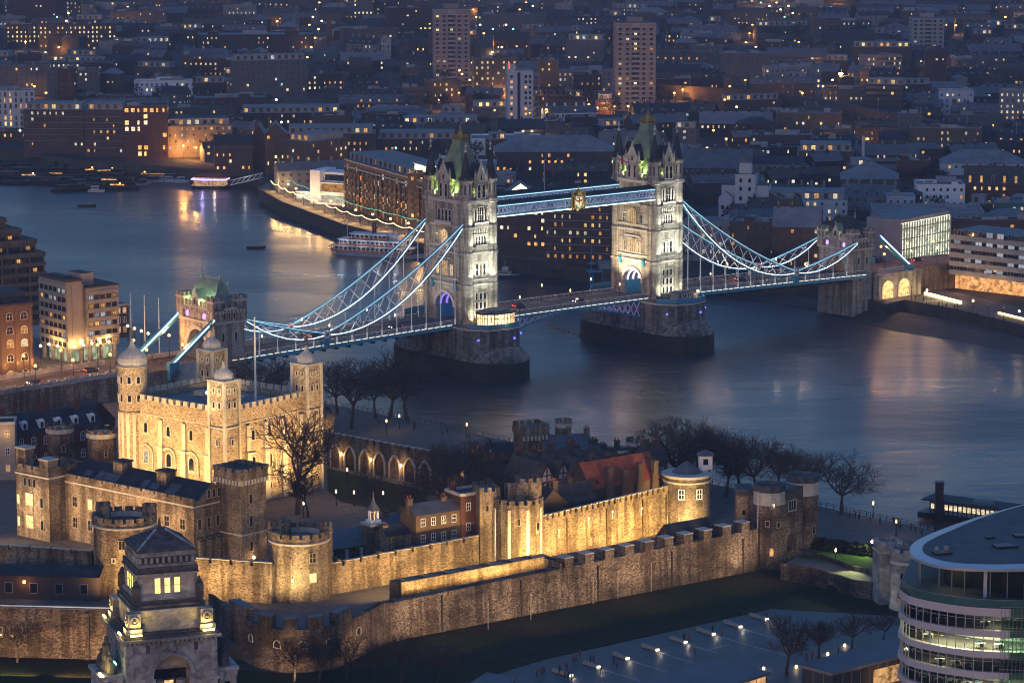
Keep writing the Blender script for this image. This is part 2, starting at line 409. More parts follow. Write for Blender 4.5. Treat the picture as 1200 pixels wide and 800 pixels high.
# green between the gate towers, lamp lit, with lamp light also put into its colour
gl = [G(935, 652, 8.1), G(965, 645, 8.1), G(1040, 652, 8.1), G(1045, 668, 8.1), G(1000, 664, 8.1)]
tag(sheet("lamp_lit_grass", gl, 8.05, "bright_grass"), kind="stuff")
# south bank and the city
sb = [(-1600, 1720), (-420, 1705), (-252, 1655)]
for px, py in ((90, 190), (180, 196), (290, 205), (306, 212)): 
    p = G(px, py, 5); sb.append((p.x, p.y))
q0 = G(303, 221, 6); quay = [q0]
for px, py in ((330, 236), (400, 262), (470, 280), (560, 298), (640, 306), (720, 318)): quay.append(G(px, py, 6))
for t, w in ((150, -30), (138, 20)):
    c = Vector((14.8+t*math.cos(R(39.56))+w*math.sin(R(39.56)), 1083.4+t*math.sin(R(39.56))-w*math.cos(R(39.56)), 6)); quay.append(c)
for px, py in ((1060, 351), (1120, 362), (1200, 381), (1400, 425)): quay.append(G(px, py, 6))
sb += [(p.x, p.y) for p in quay]
slab("south_ground", sb+[(900, 900), (4000, 900), (4000, 9000), (-4000, 9000), (-4000, 1720)], -6, 6.0, "city_ground", "quay_wall")
def strip(name, pts, w, z, mat):
    """flat ribbon along pts (x, y, z)"""
    b = MB(); P = [Vector(p) for p in pts]; L = []
    for i, p in enumerate(P):
        d = (P[min(i+1, len(P)-1)]-P[max(i-1, 0)]); d.z = 0; d.normalize(); n = Vector((-d.y, d.x, 0)); L.append((p+n*w/2, p-n*w/2))
    for i in range(len(P)-1):
        a, c = L[i], L[i+1]; b.quad(a[1]+Vector((0,0,z)), c[1]+Vector((0,0,z)), c[0]+Vector((0,0,z)), a[0]+Vector((0,0,z)))
    o = b.build(name, [mat]); return tag(o, kind="structure")
# river-side promenade paving and the shore below
prom = [(p.x, p.y) for p in quay[:6]]; inner = [(p.x+3, p.y+26) for p in quay[:6]]
sheet("promenade_paving", prom+inner[::-1], 6.02, "footway")
pr2 = quay[8:]
sheet("riverside_walk_paving", [(p.x, p.y) for p in pr2]+[(p.x+4, p.y+40) for p in pr2][::-1], 6.02, "footway")
def shore(name, top, bot):
    b = MB(); n = len(top); rr = random.Random(4)
    rows = 7
    g = [[top[i].lerp(bot[i], k/(rows-1))+Vector((rr.uniform(-1.5, 1.5), rr.uniform(-1.5, 1.5), rr.uniform(-.25, .25) if 0 < k < rows-1 else 0)) for k in range(rows)] for i in range(n)]
    for i in range(n-1):
        for k in range(rows-1): b.quad(g[i][k], g[i][k+1], g[i+1][k+1], g[i+1][k])
    o = b.build(name, ["mud"], smooth=True); return tag(o, kind="structure")
tp = [G(820, 330, 2), G(880, 333, 2), G(985, 357, 2.2), G(1060, 366, 2.4), G(1130, 378, 2.4), G(1210, 398, 2.4), G(1400, 450, 2.4)]
bt = [G(845, 352, -.4), G(900, 356, -.4), G(985, 374, -.4), G(1050, 392, -.4), G(1120, 403, -.4), G(1210, 420, -.4), G(1400, 470, -.4)]
shore("foreshore_mud", tp, bt)
# ================================================================ the suspension and bascule bridge
BX, BY, BA = 14.8, 1083.4, R(39.56)
DK = 17.4                                              # roadway at the river towers
bridge = thing("suspension_bridge", "floodlit stone bridge with two tall turreted towers, blue chains and high walkways", "bridge", (BX, BY, 0), BA)
# local x runs along the bridge to the far bank, local y away from the camera side
wm_ = lambda w, h, **k: win_mesh(w, h, "carved_stone", k.pop("pane", "glass_dark"), **k)
def deck_z(x):
    x = abs(x)
    if x < 45: return DK+.25*(1-(x/45)**2)
    if x < 140: return DK-1.9*((x-45)/95)**1.3
    return DK-1.9-.012*(x-140)
def pier(x):
    p = MB()
    hw = 10.7
    up = [(-hw, -17), (-6.5, -22.5), (0, -24), (6.5, -22.5), (hw, -17), (hw, 17), (6.5, 22.5), (0, 24), (-6.5, 22.5), (-hw, 17)]
    p.prism(up, 7.2, 16.2, 0)
    p.prism([(a*1.02, c*1.012) for a, c in up], 16.2, 16.7, 2); p.prism([(a*.995, c*.996) for a, c in up], 16.7, 17.0, 3)
    lo = []
    for sgn in (-1, 1):
        arc = [(-hw*1.06, sgn*17)]+[(-hw*1.06*math.cos(a), sgn*(17+12.5*math.sin(a))) for a in [math.pi*i/10 for i in range(1, 10)]]+[(hw*1.06, sgn*17)]
        lo += arc if sgn < 0 else arc[::-1]
    p.prism(lo, -5, 6.2, 1); p.prism(lo, 6.2, 7.2, 0, scale=.985)
    for sgn in (-1, 1):                                 # sloped cutwater caps
        n = 10; base = [(-hw*1.03*math.cos(math.pi*i/n), sgn*(17+12*math.sin(math.pi*i/n)), 7.1) for i in range(n+1)]
        mid = [(-hw*.8*math.cos(math.pi*i/n), sgn*(18+8.2*math.sin(math.pi*i/n)), 9.8) for i in range(n+1)]
        k = base+mid+[(0, sgn*21.5, 11.8)]
        fs = [(i, i+1, n+2+i, n+1+i) for i in range(n)]+[(n+1+i, n+2+i, 2*n+2) for i in range(n)]
        if sgn > 0: fs = [f[::-1] for f in fs]
        p.add(k, fs, 0)
    o = p.build("pier", ["pier_stone", "pier_wet_stone", "carved_stone", "footway"], bridge, (x, 0, 0))
    for sg in (-1, 1):
        pb = MB()
        for i in range(len(up)):
            a = Vector(up[i]); c = Vector(up[(i+1) % len(up)])
            if (abs(a.y) <= 17.01 and abs(c.y) <= 17.01) or (a.y+c.y)*sg < 0: continue
            pb.beam((a.x*.985, a.y*.985, 17.6), (c.x*.985, c.y*.985, 17.6), .35, 1.2, 0)
        pb.build("parapet", ["bridge_blue"], o)
    for xx, yy in ((-9, -20.2), (2.5, -24.05), (10.2, -17.8)):
        d = Vector((xx, yy)); l = MB(); l.lathe([(.0, -.38), (.38, -.3), (.38, .3), (0, .38)], 8, 0); l.build("marker_lamp", ["led_blue"], o, (xx*1.03, yy*1.02, 13.4))
    return o
def big_tower(x, sgn):
    """sgn: +1 when the landward face looks towards the near bank"""
    t = part("river_tower", bridge); t.location = (x, 0, 17.0); zb = 17.0
    b = MB(); H = 39.6                                   # to the cornice
    # body with the road arch through it (road runs along x)
    aw, ah = 4.6, 9.3
    b.box(-6.6, -10.3, 0, 6.6, -aw, H, 0); b.box(-6.6, aw, 0, 6.6, 10.3, H, 0)
    n = 14; pts = [(aw*math.cos(math.pi*i/n), 5.0+(ah-5.0)*math.sin(math.pi*i/n)) for i in range(n+1)]
    prof = [(aw, H)]+pts+[(-aw, H)]
    vs = [(-6.6, y, z) for y, z in prof]+[(6.6, y, z) for y, z in prof]; m = len(prof)
    b.add(vs, [tuple(range(m))[::-1], tuple(range(m, 2*m))]+[(i, i+1, m+i+1, m+i) for i in range(m-1)], 0)
    for z, hh, pr in ((12.2, .7, .35), (14.0, .5, .3), (22.6, .7, .35), (24.4, .5, .3), (31.2, .6, .3), (39.2, 1.0, .6)):
        b.box(-6.6-pr, -10.3-pr, z, 6.6+pr, 10.3+pr, z+hh, 1)
    b.box(-6.9, -10.6, 40.2, 6.9, 10.6, 41.2, 0)
    for s_ in (-1, 1):
        b.merlons((-3.2, s_*10.3), (3.2, s_*10.3), 41.2, 1.3, .7, .55, .6, 1)
        b.merlons((s_*6.6, -7), (s_*6.6, 7), 41.2, 1.3, .7, .55, .6, 1)
        # arch mouldings
        k = [(s_*6.75, (aw+.5)*math.cos(math.pi*i/n), 5.0+(ah-4.5)*math.sin(math.pi*i/n)) for i in range(n+1)]
        for a, c in zip(k, k[1:]): b.beam(a, c, .9, .6, 1, up=(1, 0, 0))
    b.build("wall", ["bridge_stone", "carved_stone"], t)
    for sx in (-1, 1):
        for sy in (-1, 1):
            c = MB()
            c.lathe([(2.75, 0), (2.75, 1.2), (2.45, 1.5), (2.45, 12.2), (2.7, 12.3), (2.7, 12.9), (2.4, 13), (2.4, 22.6), (2.65, 22.7), (2.65, 23.3), (2.35, 23.4), (2.35, 31.2), (2.55, 31.3), (2.55, 31.8), (2.3, 31.9),
                     (2.3, 39.2), (2.7, 39.4), (2.7, 40.4), (2.2, 40.6), (2.2, 46.2), (2.55, 46.4), (2.55, 47.0)], 8, 0, a0=R(22.5))
            for k in range(8):                          # blind slits and corner crockets
                a = R(45*k); c.at(0, 0, 0, a); c.box(2.02, -.28, 42.2, 2.09, .28, 45.4, 1); c.box(2.3, -.35, 47.0, 2.55, .35, 47.9, 1)
            c.at()
            u = c.build("turret", ["bridge_stone", "portland_dark"], t, (sx*5.1, sy*9.15, 0))
            d = MB().lathe([(2.15, 47.0), (1.2, 51.3), (.22, 56)], 8, 0, a0=R(22.5))
            d.build("spire", ["roof_slate"], u)
            f = MB().lathe([(.2, 55.9), (.5, 56.4), (.2, 56.9), (.14, 57.2)], 6); f.box(-.14, -.14, 57, .14, .14, 59.2); f.box(-.6, -.12, 57.9, .6, .12, 58.2); f.box(-.12, -.6, 57.9, .12, .6, 58.2)
            f.build("finial", ["carved_stone"], u)
    # steep pavilion roof with gilded cresting
    r = MB()
    prof = [(6.1, 9.2, 41.3), (5.0, 7.3, 44.6), (3.5, 4.9, 50.0), (2.1, 2.7, 55.8), (1.55, 1.8, 58.6)]
    vs = []
    for a, c, z in prof: vs += [(-a, -c, z), (a, -c, z), (a, c, z), (-a, c, z)]
    fs = [(4*j+i, 4*j+(i+1) % 4, 4*j+4+(i+1) % 4, 4*j+4+i) for j in range(4) for i in range(4)]+[(16, 17, 18, 19)]
    r.add(vs, fs, 0)
    r.box(-1.8, -2.1, 58.5, 1.8, 2.1, 59.1, 0)
    for j in range(4):                                   # lead rolls on the hips
        for sx, sy in ((1, 1), (1, -1), (-1, 1), (-1, -1)):
            a, c = prof[j], prof[j+1]; r.tube((sx*a[0], sy*a[1], a[2]), (sx*c[0], sy*c[1], c[2]), .16, 5, 0)
    ro = r.build("roof", ["tower_roof"], t)
    c = MB()
    for sx in (-1, 1):
        for k in range(5): c.lathe([(.16, 59), (.3, 59.8), (.05, 61)], 5, 0, sx*1.6, -1.8+.9*k)
    for sy in (-1, 1):
        for k in range(4): c.lathe([(.16, 59), (.3, 59.8), (.05, 61)], 5, 0, -1.2+.8*k, sy*1.9)
    c.lathe([(1.1, 59), (.9, 60.6), (.7, 61.4), (.35, 62), (.55, 62.5), (.2, 63), (.1, 64.4)], 8, 0)
    c.build("cresting", ["gold"], ro)
    # gabled dormers, one in the middle of each face
    for face in range(4):
        a = math.pi/2*face; L = 10.3 if face % 2 == 0 else 6.6; w = 2.2 if face % 2 == 0 else 3.1
        g = MB()                                        # built facing -y, turned
        g.box(-w, -.45, 39.5, w, 2.6, 46.8, 0)
        g.add([(-w, -.45, 46.8), (w, -.45, 46.8), (0, -.45, 52.0), (-w, 4.5, 46.8), (w, 4.5, 46.8), (0, 4.5, 52.0)], [(0, 1, 2), (5, 4, 3), (1, 4, 5, 2), (0, 2, 5, 3)], [0, 0, 1, 1])
        for s_ in (-1, 1):
            g.lathe([(.42, 46), (.42, 48.3), (.5, 48.4), (.05, 50.6)], 6, 0, s_*(w+.2), -.45); g.beam((s_*w, -.55, 46.9), (0, -.55, 52.1), .35, .5, 2)
        g.lathe([(.2, 51.8), (.34, 52.6), (.08, 53.6)], 6, 2, 0, -.45)
        o = g.build("gable", ["bridge_stone", "roof_slate", "carved_stone"], t, (-L*0 if False else {0: 0, 1: L, 2: 0, 3: -L}[face], {0: -L, 1: 0, 2: L, 3: 0}[face], 0), a)
        for xx in ((-1.35, 1.35) if w > 3 else (-.95, .95)): win(o, wm_(1.15, 4.3, arch=True, bars=(0, 1), fr=.2), xx, -.47, 40.9)
        win(o, wm_(.8, 1.6, arch=True, fr=.15), 0, -.47, 46.6)
    return t
def tower_windows(t, road_pane):
    z3 = dict(fr=.22, out=.22)
    for s_ in (-1, 1):                                   # the broad sides over the water
        y = s_*10.3; rz = 0 if s_ < 0 else math.pi
        def W_(w, h, x, z, **k): win(t, wm_(w, h, **{**z3, **k}), x*(1 if s_ < 0 else -1), y, z, rz)
        for zz in (1.6, 4.6, 7.6):
            for xx in (-1.75, 0, 1.75): W_(.95, 2.1, xx, zz)
        for xx in (-1.5, 0, 1.5): W_(1.0, 3.6, xx, 15.6, bars=(0, 1), pane="win_dim" if xx == 0 else "glass_dark")
        for xx in (-1.7, -.57, .57, 1.7): W_(.75, 2.9, xx, 25.4, bars=(0, 1))
        W_(2.3, 5.0, 0, 32.8, bars=(2, 1)); W_(.8, 3.9, -2.1, 33.3); W_(.8, 3.9, 2.1, 33.3)
        for zz, ww in ((24.9, 2.5), (32.2, 2.9)):
            b = MB(); b.box(-ww, -1.0, zz-.5, ww, 0, zz, 0); b.box(-ww, -1.0, zz, ww, -.8, zz+.75, 0)
            for k in range(7): b.box(-ww+2*ww*k/6-.14, -.75, zz-1.2, -ww+2*ww*k/6+.14, 0, zz-.5, 0)
            b.build("balcony", ["carved_stone"], t, (0, y-.02*s_ if s_ < 0 else y, 0), rz)
        b = MB()
        for k in range(6): b.box(-2.6+k*1.0, -.16, 29.2, -2.25+k*1.0, 0, 30.9, 0)
        b.box(-2.9, -.3, 28.7, 2.9, 0, 29.1, 0); b.box(-2.9, -.12, 19.6, 2.9, 0, 20.0, 0)
        b.build("carved_panel", ["carved_stone"], t, (0, y-.02*s_ if s_ < 0 else y, 0), rz)
    for s_ in (-1, 1):                                   # the faces over the road
        x = s_*6.6; rz = math.pi/2 if s_ > 0 else -math.pi/2
        def W_(w, h, yy, z, **k): win(t, wm_(w, h, **{**z3, **k}), x, yy*(1 if s_ > 0 else -1), z, rz)
        W_(3.0, 4.6, 0, 15.2, bars=(2, 2), pane=road_pane); W_(1.5, 3.4, -3.6, 15.4, bars=(1, 1), pane=road_pane); W_(1.5, 3.4, 3.6, 15.4, bars=(1, 1), pane=road_pane)
        W_(3.2, 5.4, 0, 24.8, arch=True, bars=(2, 1), pane=road_pane if s_ < 0 else "glass_dark"); W_(1.4, 3.2, -4.2, 25.2, bars=(1, 1)); W_(1.4, 3.2, 4.2, 25.2, bars=(1, 1))
        for yy in (-2.85, -.95, .95, 2.85): W_(1.1, 3.6, yy, 33.0, bars=(0, 1))
        b = MB(); b.box(-4.3, -1.0, 31.9, 4.3, 0, 32.4, 0); b.box(-4.3, -1.0, 32.4, 4.3, -.8, 33.0, 0)
        for k in range(9): b.box(-4.1+8.2*k/8-.14, -.75, 31.1, -4.1+8.2*k/8+.14, 0, 31.9, 0)
        b.build("balcony", ["carved_stone"], t, (x, 0, 0), rz)
        MB().box(-4, -.3, 20.6, 4, 0, 21.0, 0).build("string_course", ["carved_stone"], t, (x, 0, 0), rz)
        for yy in (-6.0, 6.0):
            k = MB().lathe([(.0, 10.6), (.75, 11), (.75, 12.6), (.3, 13.4), (.05, 13.6)], 8, 0, 0, 0)
            k.build("shield_lantern", ["bridge_blue"], t, (x+s_*.5, yy, 0))
glow("win_dim", (1, .8, .5), .55, .4, tex=1.2); glow("win_tower", (1, .62, .25), .75, .5, tex=1.0)
for x in (-41, 41):
    pier(x); t = big_tower(x, 1); tower_windows(t, "win_tower")
    # ribs inside the road arch, the blue light on them put in as glow
    for xx in (-5, -2.5, 0, 2.5, 5):
        r = MB(); n = 12
        k = [(xx, 4.3*math.cos(math.pi*i/n), 5.0+3.9*math.sin(math.pi*i/n)) for i in range(n+1)]
        for a, c in zip(k, k[1:]): r.beam(a, c, .5, .35, 0, up=(1, 0, 0))
        r.build("arch_rib", ["led_blue" if x < 0 else ("led_arch" if "led_arch" in M else glow("led_arch", (.55, .6, 1), 2.2))], t)
    gb = MB()
    for s_ in (-1, 1): gb.box(-5.8, s_*4.35-.08, 0.4, 5.8, s_*4.35+.08, 4.6, 0)
    gb.build("arch_panel", ["bridge_blue"], t)
    # greenish-yellow floods behind the parapets, white floods at the foot
    for sx in (-1, 1):
        for sy in (-1, 1):
            lamp('POINT', t, (sx*6.3, sy*4.6, 42.0), 420, (.72, 1, .20), .3); lamp('SPOT', t, (sx*6.5, sy*4.9, 42.0), 5200, (.72, 1, .22), .3, aim=(sx*4.0, sy*4.4, 49), spot=85)
            lamp('POINT', t, (sx*2.9, sy*9.9, 42.0), 300, (.72, 1, .20), .3); lamp('SPOT', t, (sx*3.3, sy*9.95, 42.0), 4200, (.72, 1, .22), .3, aim=(sx*2.8, sy*6.6, 49), spot=85)
    for zz, pw_ in ((.9, 950), (14.9, 900), (25.2, 800), (32.1, 550)): lamp('AREA', t, (0, -12.3, zz), pw_, (1, 1, .80), 10.5, aim=(0, -10.2, zz+6.5), sy=.25)
    for y0 in (-1,):
        lamp('SPOT', t, (-3.8, -22, 6.6), 6500, (.98, 1, .80), .5, aim=(-3.2, -10, 17), spot=75)
        lamp('SPOT', t, (3.8, -22, 6.6), 6500, (.98, 1, .80), .5, aim=(3.2, -10, 21), spot=75)
        lamp('SPOT', t, (0, -24, 6.6), 15000, (.98, 1, .84), .5, aim=(0, -10, 34), spot=60)
        for xx in (-5.6, 5.6): lamp('SPOT', t, (xx, -13.2, .7), 2600, (.96, 1, .72), .3, aim=(xx*.93, -11, 14), spot=70)
    # the faces turned to the middle and to the land
    lamp('SPOT', t, (-18 if x > 0 else 18, -6, 2.0), 32000 if x > 0 else 14000, (1, .80, .50), .5, aim=(-6 if x > 0 else 6, -1, 22), spot=80)
    lamp('SPOT', t, (-18 if x > 0 else 18, 6, 2.0), 32000 if x > 0 else 14000, (1, .80, .50), .5, aim=(-6 if x > 0 else 6, 1, 22), spot=80)
    if x < 0:
        for yy in (-7, 7): lamp('SPOT', t, (-20, yy, 1.0), 3800, (1, .84, .66), .5, aim=(-6, yy*.5, 20), spot=85)
    else:
        for yy in (-7, 7): lamp('SPOT', t, (20, yy, 1.0), 7000, (1, .84, .66), .5, aim=(6, yy*.5, 20), spot=85)
    for zz in (28.5,): lamp('POINT', t, (-8.4, 3, zz), 200, (1, .8, .45), .3)

# ---- decks
def deck(name, x0, x1, hw, thick, n=24, bascule=False):
    b = MB()
    xs = [x0+(x1-x0)*i/n for i in range(n+1)]
    for a, c in zip(xs, xs[1:]):
        za, zc = deck_z(a), deck_z(c)
        def slice_(y0, y1, d0, d1, m):
            b.add([(a, y0, za+d0), (c, y0, zc+d0), (c, y1, zc+d0), (a, y1, za+d0), (a, y0, za+d1), (c, y0, zc+d1), (c, y1, zc+d1), (a, y1, za+d1)], [(0,3,2,1),(4,5,6,7),(0,1,5,4),(2,3,7,6)], m)
        slice_(-5.2, 5.2, -thick, 0, 0)
        for s_ in (-1, 1):
            y0, y1 = sorted((s_*5.2, s_*hw)); slice_(y0, y1, -thick, .16, 1)
            y0, y1 = sorted((s_*hw, s_*(hw+.5))); slice_(y0, y1, -thick*1.15, .25, 2)
    o = b.build(name, ["asphalt", "footway", "bridge_blue"], bridge)
    mk = MB()
    for k in range(int((x1-x0)/6)):
        xx = x0+3+6*k; z = max(deck_z(xx), deck_z(xx+2))+.01; mk.box(xx, -.08, z, xx+2, .08, z+.006)
    mk.build("road_marking", ["white_paint"], o)
    for s_ in (-1, 1):                                   # balustrade panels between stubby posts, with a lit rail underneath
        p = MB(); np_ = max(2, int((x1-x0)/2.6)); l = MB()
        for i in range(np_+1):
            xx = x0+(x1-x0)*i/np_; z = deck_z(xx); p.box(xx-.2, s_*hw-.22, z, xx+.2, s_*hw+.22, z+1.5, 0)
            if i < np_:
                x2 = x0+(x1-x0)*(i+1)/np_; z2 = deck_z(x2)
                p.beam((xx, s_*hw, z+1.32), (x2, s_*hw, z2+1.32), .22, .18, 1); p.beam((xx, s_*hw, z+.3), (x2, s_*hw, z2+.3), .16, .14, 0)
                for k in (.25, .5, .75): p.box(xx+(x2-xx)*k-.08, s_*hw-.05, z+.3, xx+(x2-xx)*k+.08, s_*hw+.05, z+1.3, 0)
                g0, g1 = .12, .88
                l.beam((xx+(x2-xx)*g0, s_*(hw+.62), z-.15), (xx+(x2-xx)*g1, s_*(hw+.62), z2-.15), .12, .13, 0)
        p.build("balustrade", ["grey_metal", "bridge_white"], o)
        l.build("light_strip", ["led_deck" if "led_deck" in M else glow("led_deck", (1, .72, .52), 2.0).name], o)
    return o
def side_span(s_):
    x0, x1 = sorted((s_*52, s_*139))
    o = deck("side_deck", x0, x1, 9.0, 1.3)
    gg = MB()
    for k in range(18):
        xx = x0+(x1-x0)*(k+.5)/18; gg.box(xx-.25, -9, deck_z(xx)-2.4, xx+.25, 9, deck_z(xx)-1.25)
    gg.build("cross_girder", ["black_iron"], o)
    for w in (-1, 1):
        y = w*9.75; X = lambda d: s_*d
        # long crescent from the river tower down to the pin, short one from the pin to the gatehouse
        segs = [((47.0, 50.0), (103.0, 19.6), 2.6, 8.8, 12, 2.3), ((103.0, 19.6), (133.5, 27.2), .5, 3.3, 6, 1.4)]
        for si, ((xa, za), (xb, zb), up_, lo_, n, dep) in enumerate(segs):
            def up(t): return Vector((X(xa+(xb-xa)*t), y, za+(zb-za)*t-4*up_*t*(1-t)+.3))
            def lo(t): return Vector((X(xa+(xb-xa)*t), y, za+(zb-za)*t-4*lo_*t*(1-t)-.3))
            c = MB(); wl = MB(); ld = MB()
            st = [i/n for i in range(n+1)]
            for a, d in zip(st, st[1:]):
                c.beam(up(a), up(d), .62, .72, 0); c.beam(lo(a), lo(d), .62, .72, 0)
                if 0 < a < 1: wl.beam(up(a), lo(a), .3, .3, 0)
                wl.beam(up(a), lo(d), .22, .22, 0); wl.beam(lo(a), up(d), .22, .22, 0)
                for q in (up, lo):
                    off = Vector((0, -.40, .18)); ld.beam(q(a)+off, q(d)+off, .08, .15 if q is lo else .10, 0 if q is lo else 1)
            for t in ((.15, .38, .6, .82) if si == 0 else (.4, .75)): p_ = (up(t)+lo(t))/2; lamp('POINT', bridge, (p_.x, p_.y-2.2, p_.z), 120, (.85, .95, 1), .2)
            ch = c.build("chain", ["bridge_blue"], bridge)
            wl.build("lattice", ["bridge_white"], ch); ld.build("light_strip", ["led_white", "led_cool"], ch)
            m_ = 9 if si == 0 else 4
            for i in range(m_):
                t = (i+.7)/(m_+.4); p = lo(t)
                h = MB().tube((p.x, y, p.z), (p.x, y, deck_z(p.x)), .11, 5); h.lathe([(.28, deck_z(p.x)), (.28, deck_z(p.x)+1.6), (.12, deck_z(p.x)+2)], 6, 0, p.x, y)
                h.build("hanger", ["hanger_white"], bridge)
        # pin joint with its painted boss and column
        k = MB(); k.box(X(103)-.9, y-.6, 15.2, X(103)+.9, y+.6, 18.4, 0); k.box(X(103)-1.3, y-.85, 16.8, X(103)+1.3, y+.85, 17.5, 0)
        vs = []; n = 14
        for yy in (y-.75, y+.75): vs += [(X(103)+1.25*math.cos(2*math.pi*i/n), yy, 19.6+1.25*math.sin(2*math.pi*i/n)) for i in range(n)]
        k.add(vs, [tuple(range(n)), tuple(range(n, 2*n))[::-1]]+[(i, n+i, n+(i+1) % n, (i+1) % n) for i in range(n)], 1)
        vs = [(X(103)+.45*math.cos(2*math.pi*i/n), y-.79, 19.6+.45*math.sin(2*math.pi*i/n)) for i in range(n)]; k.add(vs, [tuple(range(n))], 2)
        k.build("pin_joint", ["bridge_blue", "bridge_white", "red_tile"], bridge)
        # straight tie landward of the gatehouse
        a = Vector((X(145.5), y, 28.2)); d = Vector((X(160.8), y, 16.6))
        tt = MB().beam(a, d, 1.0, 1.7, 0); tt.beam(a+Vector((0, -.58, .45)), d+Vector((0, -.58, .45)), .14, .5, 1); tt.beam(a+Vector((0, 0, .92)), d+Vector((0, 0, .92)), .6, .1, 1)
        tt.box(X(160.8)-1.6, y-.9, 12, X(160.8)+1.6, y+.9, 17.3, 0)
        tt.build("land_tie", ["bridge_blue", "led_tie"], bridge)
glow("led_tie", (.75, .93, 1), 1.5)
glow("hanger_white", (.9, .95, 1), .28)  # weak glow stands in for the white light falling on the hangers
for s_ in (-1, 1): side_span(s_)
# ---- bascules and their steelwork
o = deck("bascule_deck", -33.9, 33.9, 8.6, .9, 26)
tr = MB()
for y in (-8.6, -3, 3, 8.6):
    n = 22; xs = [-30.2+60.4*i/n for i in range(n+1)]
    bz = lambda x: deck_z(x)-1.3-5.2*(abs(x)/30.2)**1.7
    for a, c in zip(xs, xs[1:]):
        tr.beam((a, y, bz(a)), (c, y, bz(c)), .5, .5, 0); tr.beam((a, y, deck_z(a)-1), (c, y, bz(c)), .28, .28, 1); tr.beam((a, y, bz(a)), (c, y, deck_z(c)-1), .28, .28, 1)
tr.build("truss", ["bridge_blue", "bridge_white"], o)
for x in (-24, 24):
    for y in (-6, 0, 6): lamp('POINT', bridge, (x, y, 14.8), 260, (.35, .25, 1), .3)
# ---- high walkways
def walkway(y):
    b = MB(); z0, z1 = 51.3, 55.2
    b.box(-34.6, y-1.9, z0, 34.6, y+1.9, z0+.5, 0); b.box(-34.6, y-1.9, z1-.5, 34.6, y+1.9, z1, 0)
    b.box(-34.6, y-1.35, z0+.5, 34.6, y+1.35, z1-.5, 2)
    b.add([(-34.6, y-2.2, z1), (34.6, y-2.2, z1), (34.6, y+2.2, z1), (-34.6, y+2.2, z1), (-34.6, y, z1+1.0), (34.6, y, z1+1.0)], [(0, 1, 5, 4), (2, 3, 4, 5), (0, 3, 2, 1), (0, 4, 3), (1, 2, 5)], 3)
    o = b.build("walkway", ["bridge_blue", "bridge_white", "walk_glass", "roof_slate"], bridge)
    lt = MB(); n = 44; xs = [-34.4+68.8*i/n for i in range(n+1)]
    for s_ in (-1, 1):
        for a, c in zip(xs, xs[1:]):
            lt.beam((a, y+s_*1.75, z0+.5), (c, y+s_*1.75, z1-.5), .16, .16, 0); lt.beam((a, y+s_*1.75, z1-.5), (c, y+s_*1.75, z0+.5), .16, .16, 0)
        lt.beam((-34.4, y+s_*1.8, z0+.95), (34.4, y+s_*1.8, z0+.95), .25, .3, 0); lt.beam((-34.4, y+s_*1.8, z1-.9), (34.4, y+s_*1.8, z1-.9), .25, .25, 1)
    lt.build("lattice", ["bridge_white", "bridge_blue"], o)
    l = MB().box(-34.4, y-2.12, z0-.25, 34.4, y-1.85, z0-.02, 0).box(-34.4, y-2.0, z1-.62, 34.4, y-1.92, z1-.42, 1)
    l.build("light_strip", ["led_white", "led_cool"], o)
    for k in range(9): lamp('POINT', o, (-32+8*k, y-3.2, z0-.6), 55, (1, .95, .85), .3)
    return o
glow("walk_glass", (.30, .46, .95), .28, tex=.8)
walkway(-9.2); walkway(9.2)
# heraldic shield with a crown in the middle of the near walkway
c = MB(); y = -11.6
c.box(-2.6, y, 51.0, 2.6, y+.5, 55.6, 0)
for sx in (-1, 1): c.lathe([(.45, 50.8), (.45, 55.8), (.6, 56), (.1, 57.2)], 8, 1, sx*2.6, y+.25)
c.add([(-1.5, y-.15, 55.2), (-1.5, y-.15, 52.8), (0, y-.15, 51.4), (1.5, y-.15, 52.8), (1.5, y-.15, 55.2)], [(0, 1, 2, 3, 4)], 2)
c.box(-.22, y-.25, 51.9, .22, y-.16, 55.0, 3); c.box(-1.3, y-.25, 53.5, 1.3, y-.16, 53.95, 3)
for sx in (-1, 1): c.lathe([(.15, 51.4), (.5, 52.4), (.35, 53.6), (.5, 54.2), (.2, 55)], 6, 1, sx*2.0, y-.3)
c.lathe([(1.1, 55.6), (1.25, 56.4), (.5, 57.4), (.25, 57.7), (.4, 58.1), (.06, 58.9)], 8, 1, 0, y+.2)
c.build("heraldic_shield", ["copper_green", "gold", "white_paint", "red_tile"], bridge)
lamp('POINT', bridge, (0, y-3.2, 52.0), 420, (1, .95, .45), .3); lamp('POINT', bridge, (0, y-2.5, 57.0), 160, (1, .95, .35), .3)
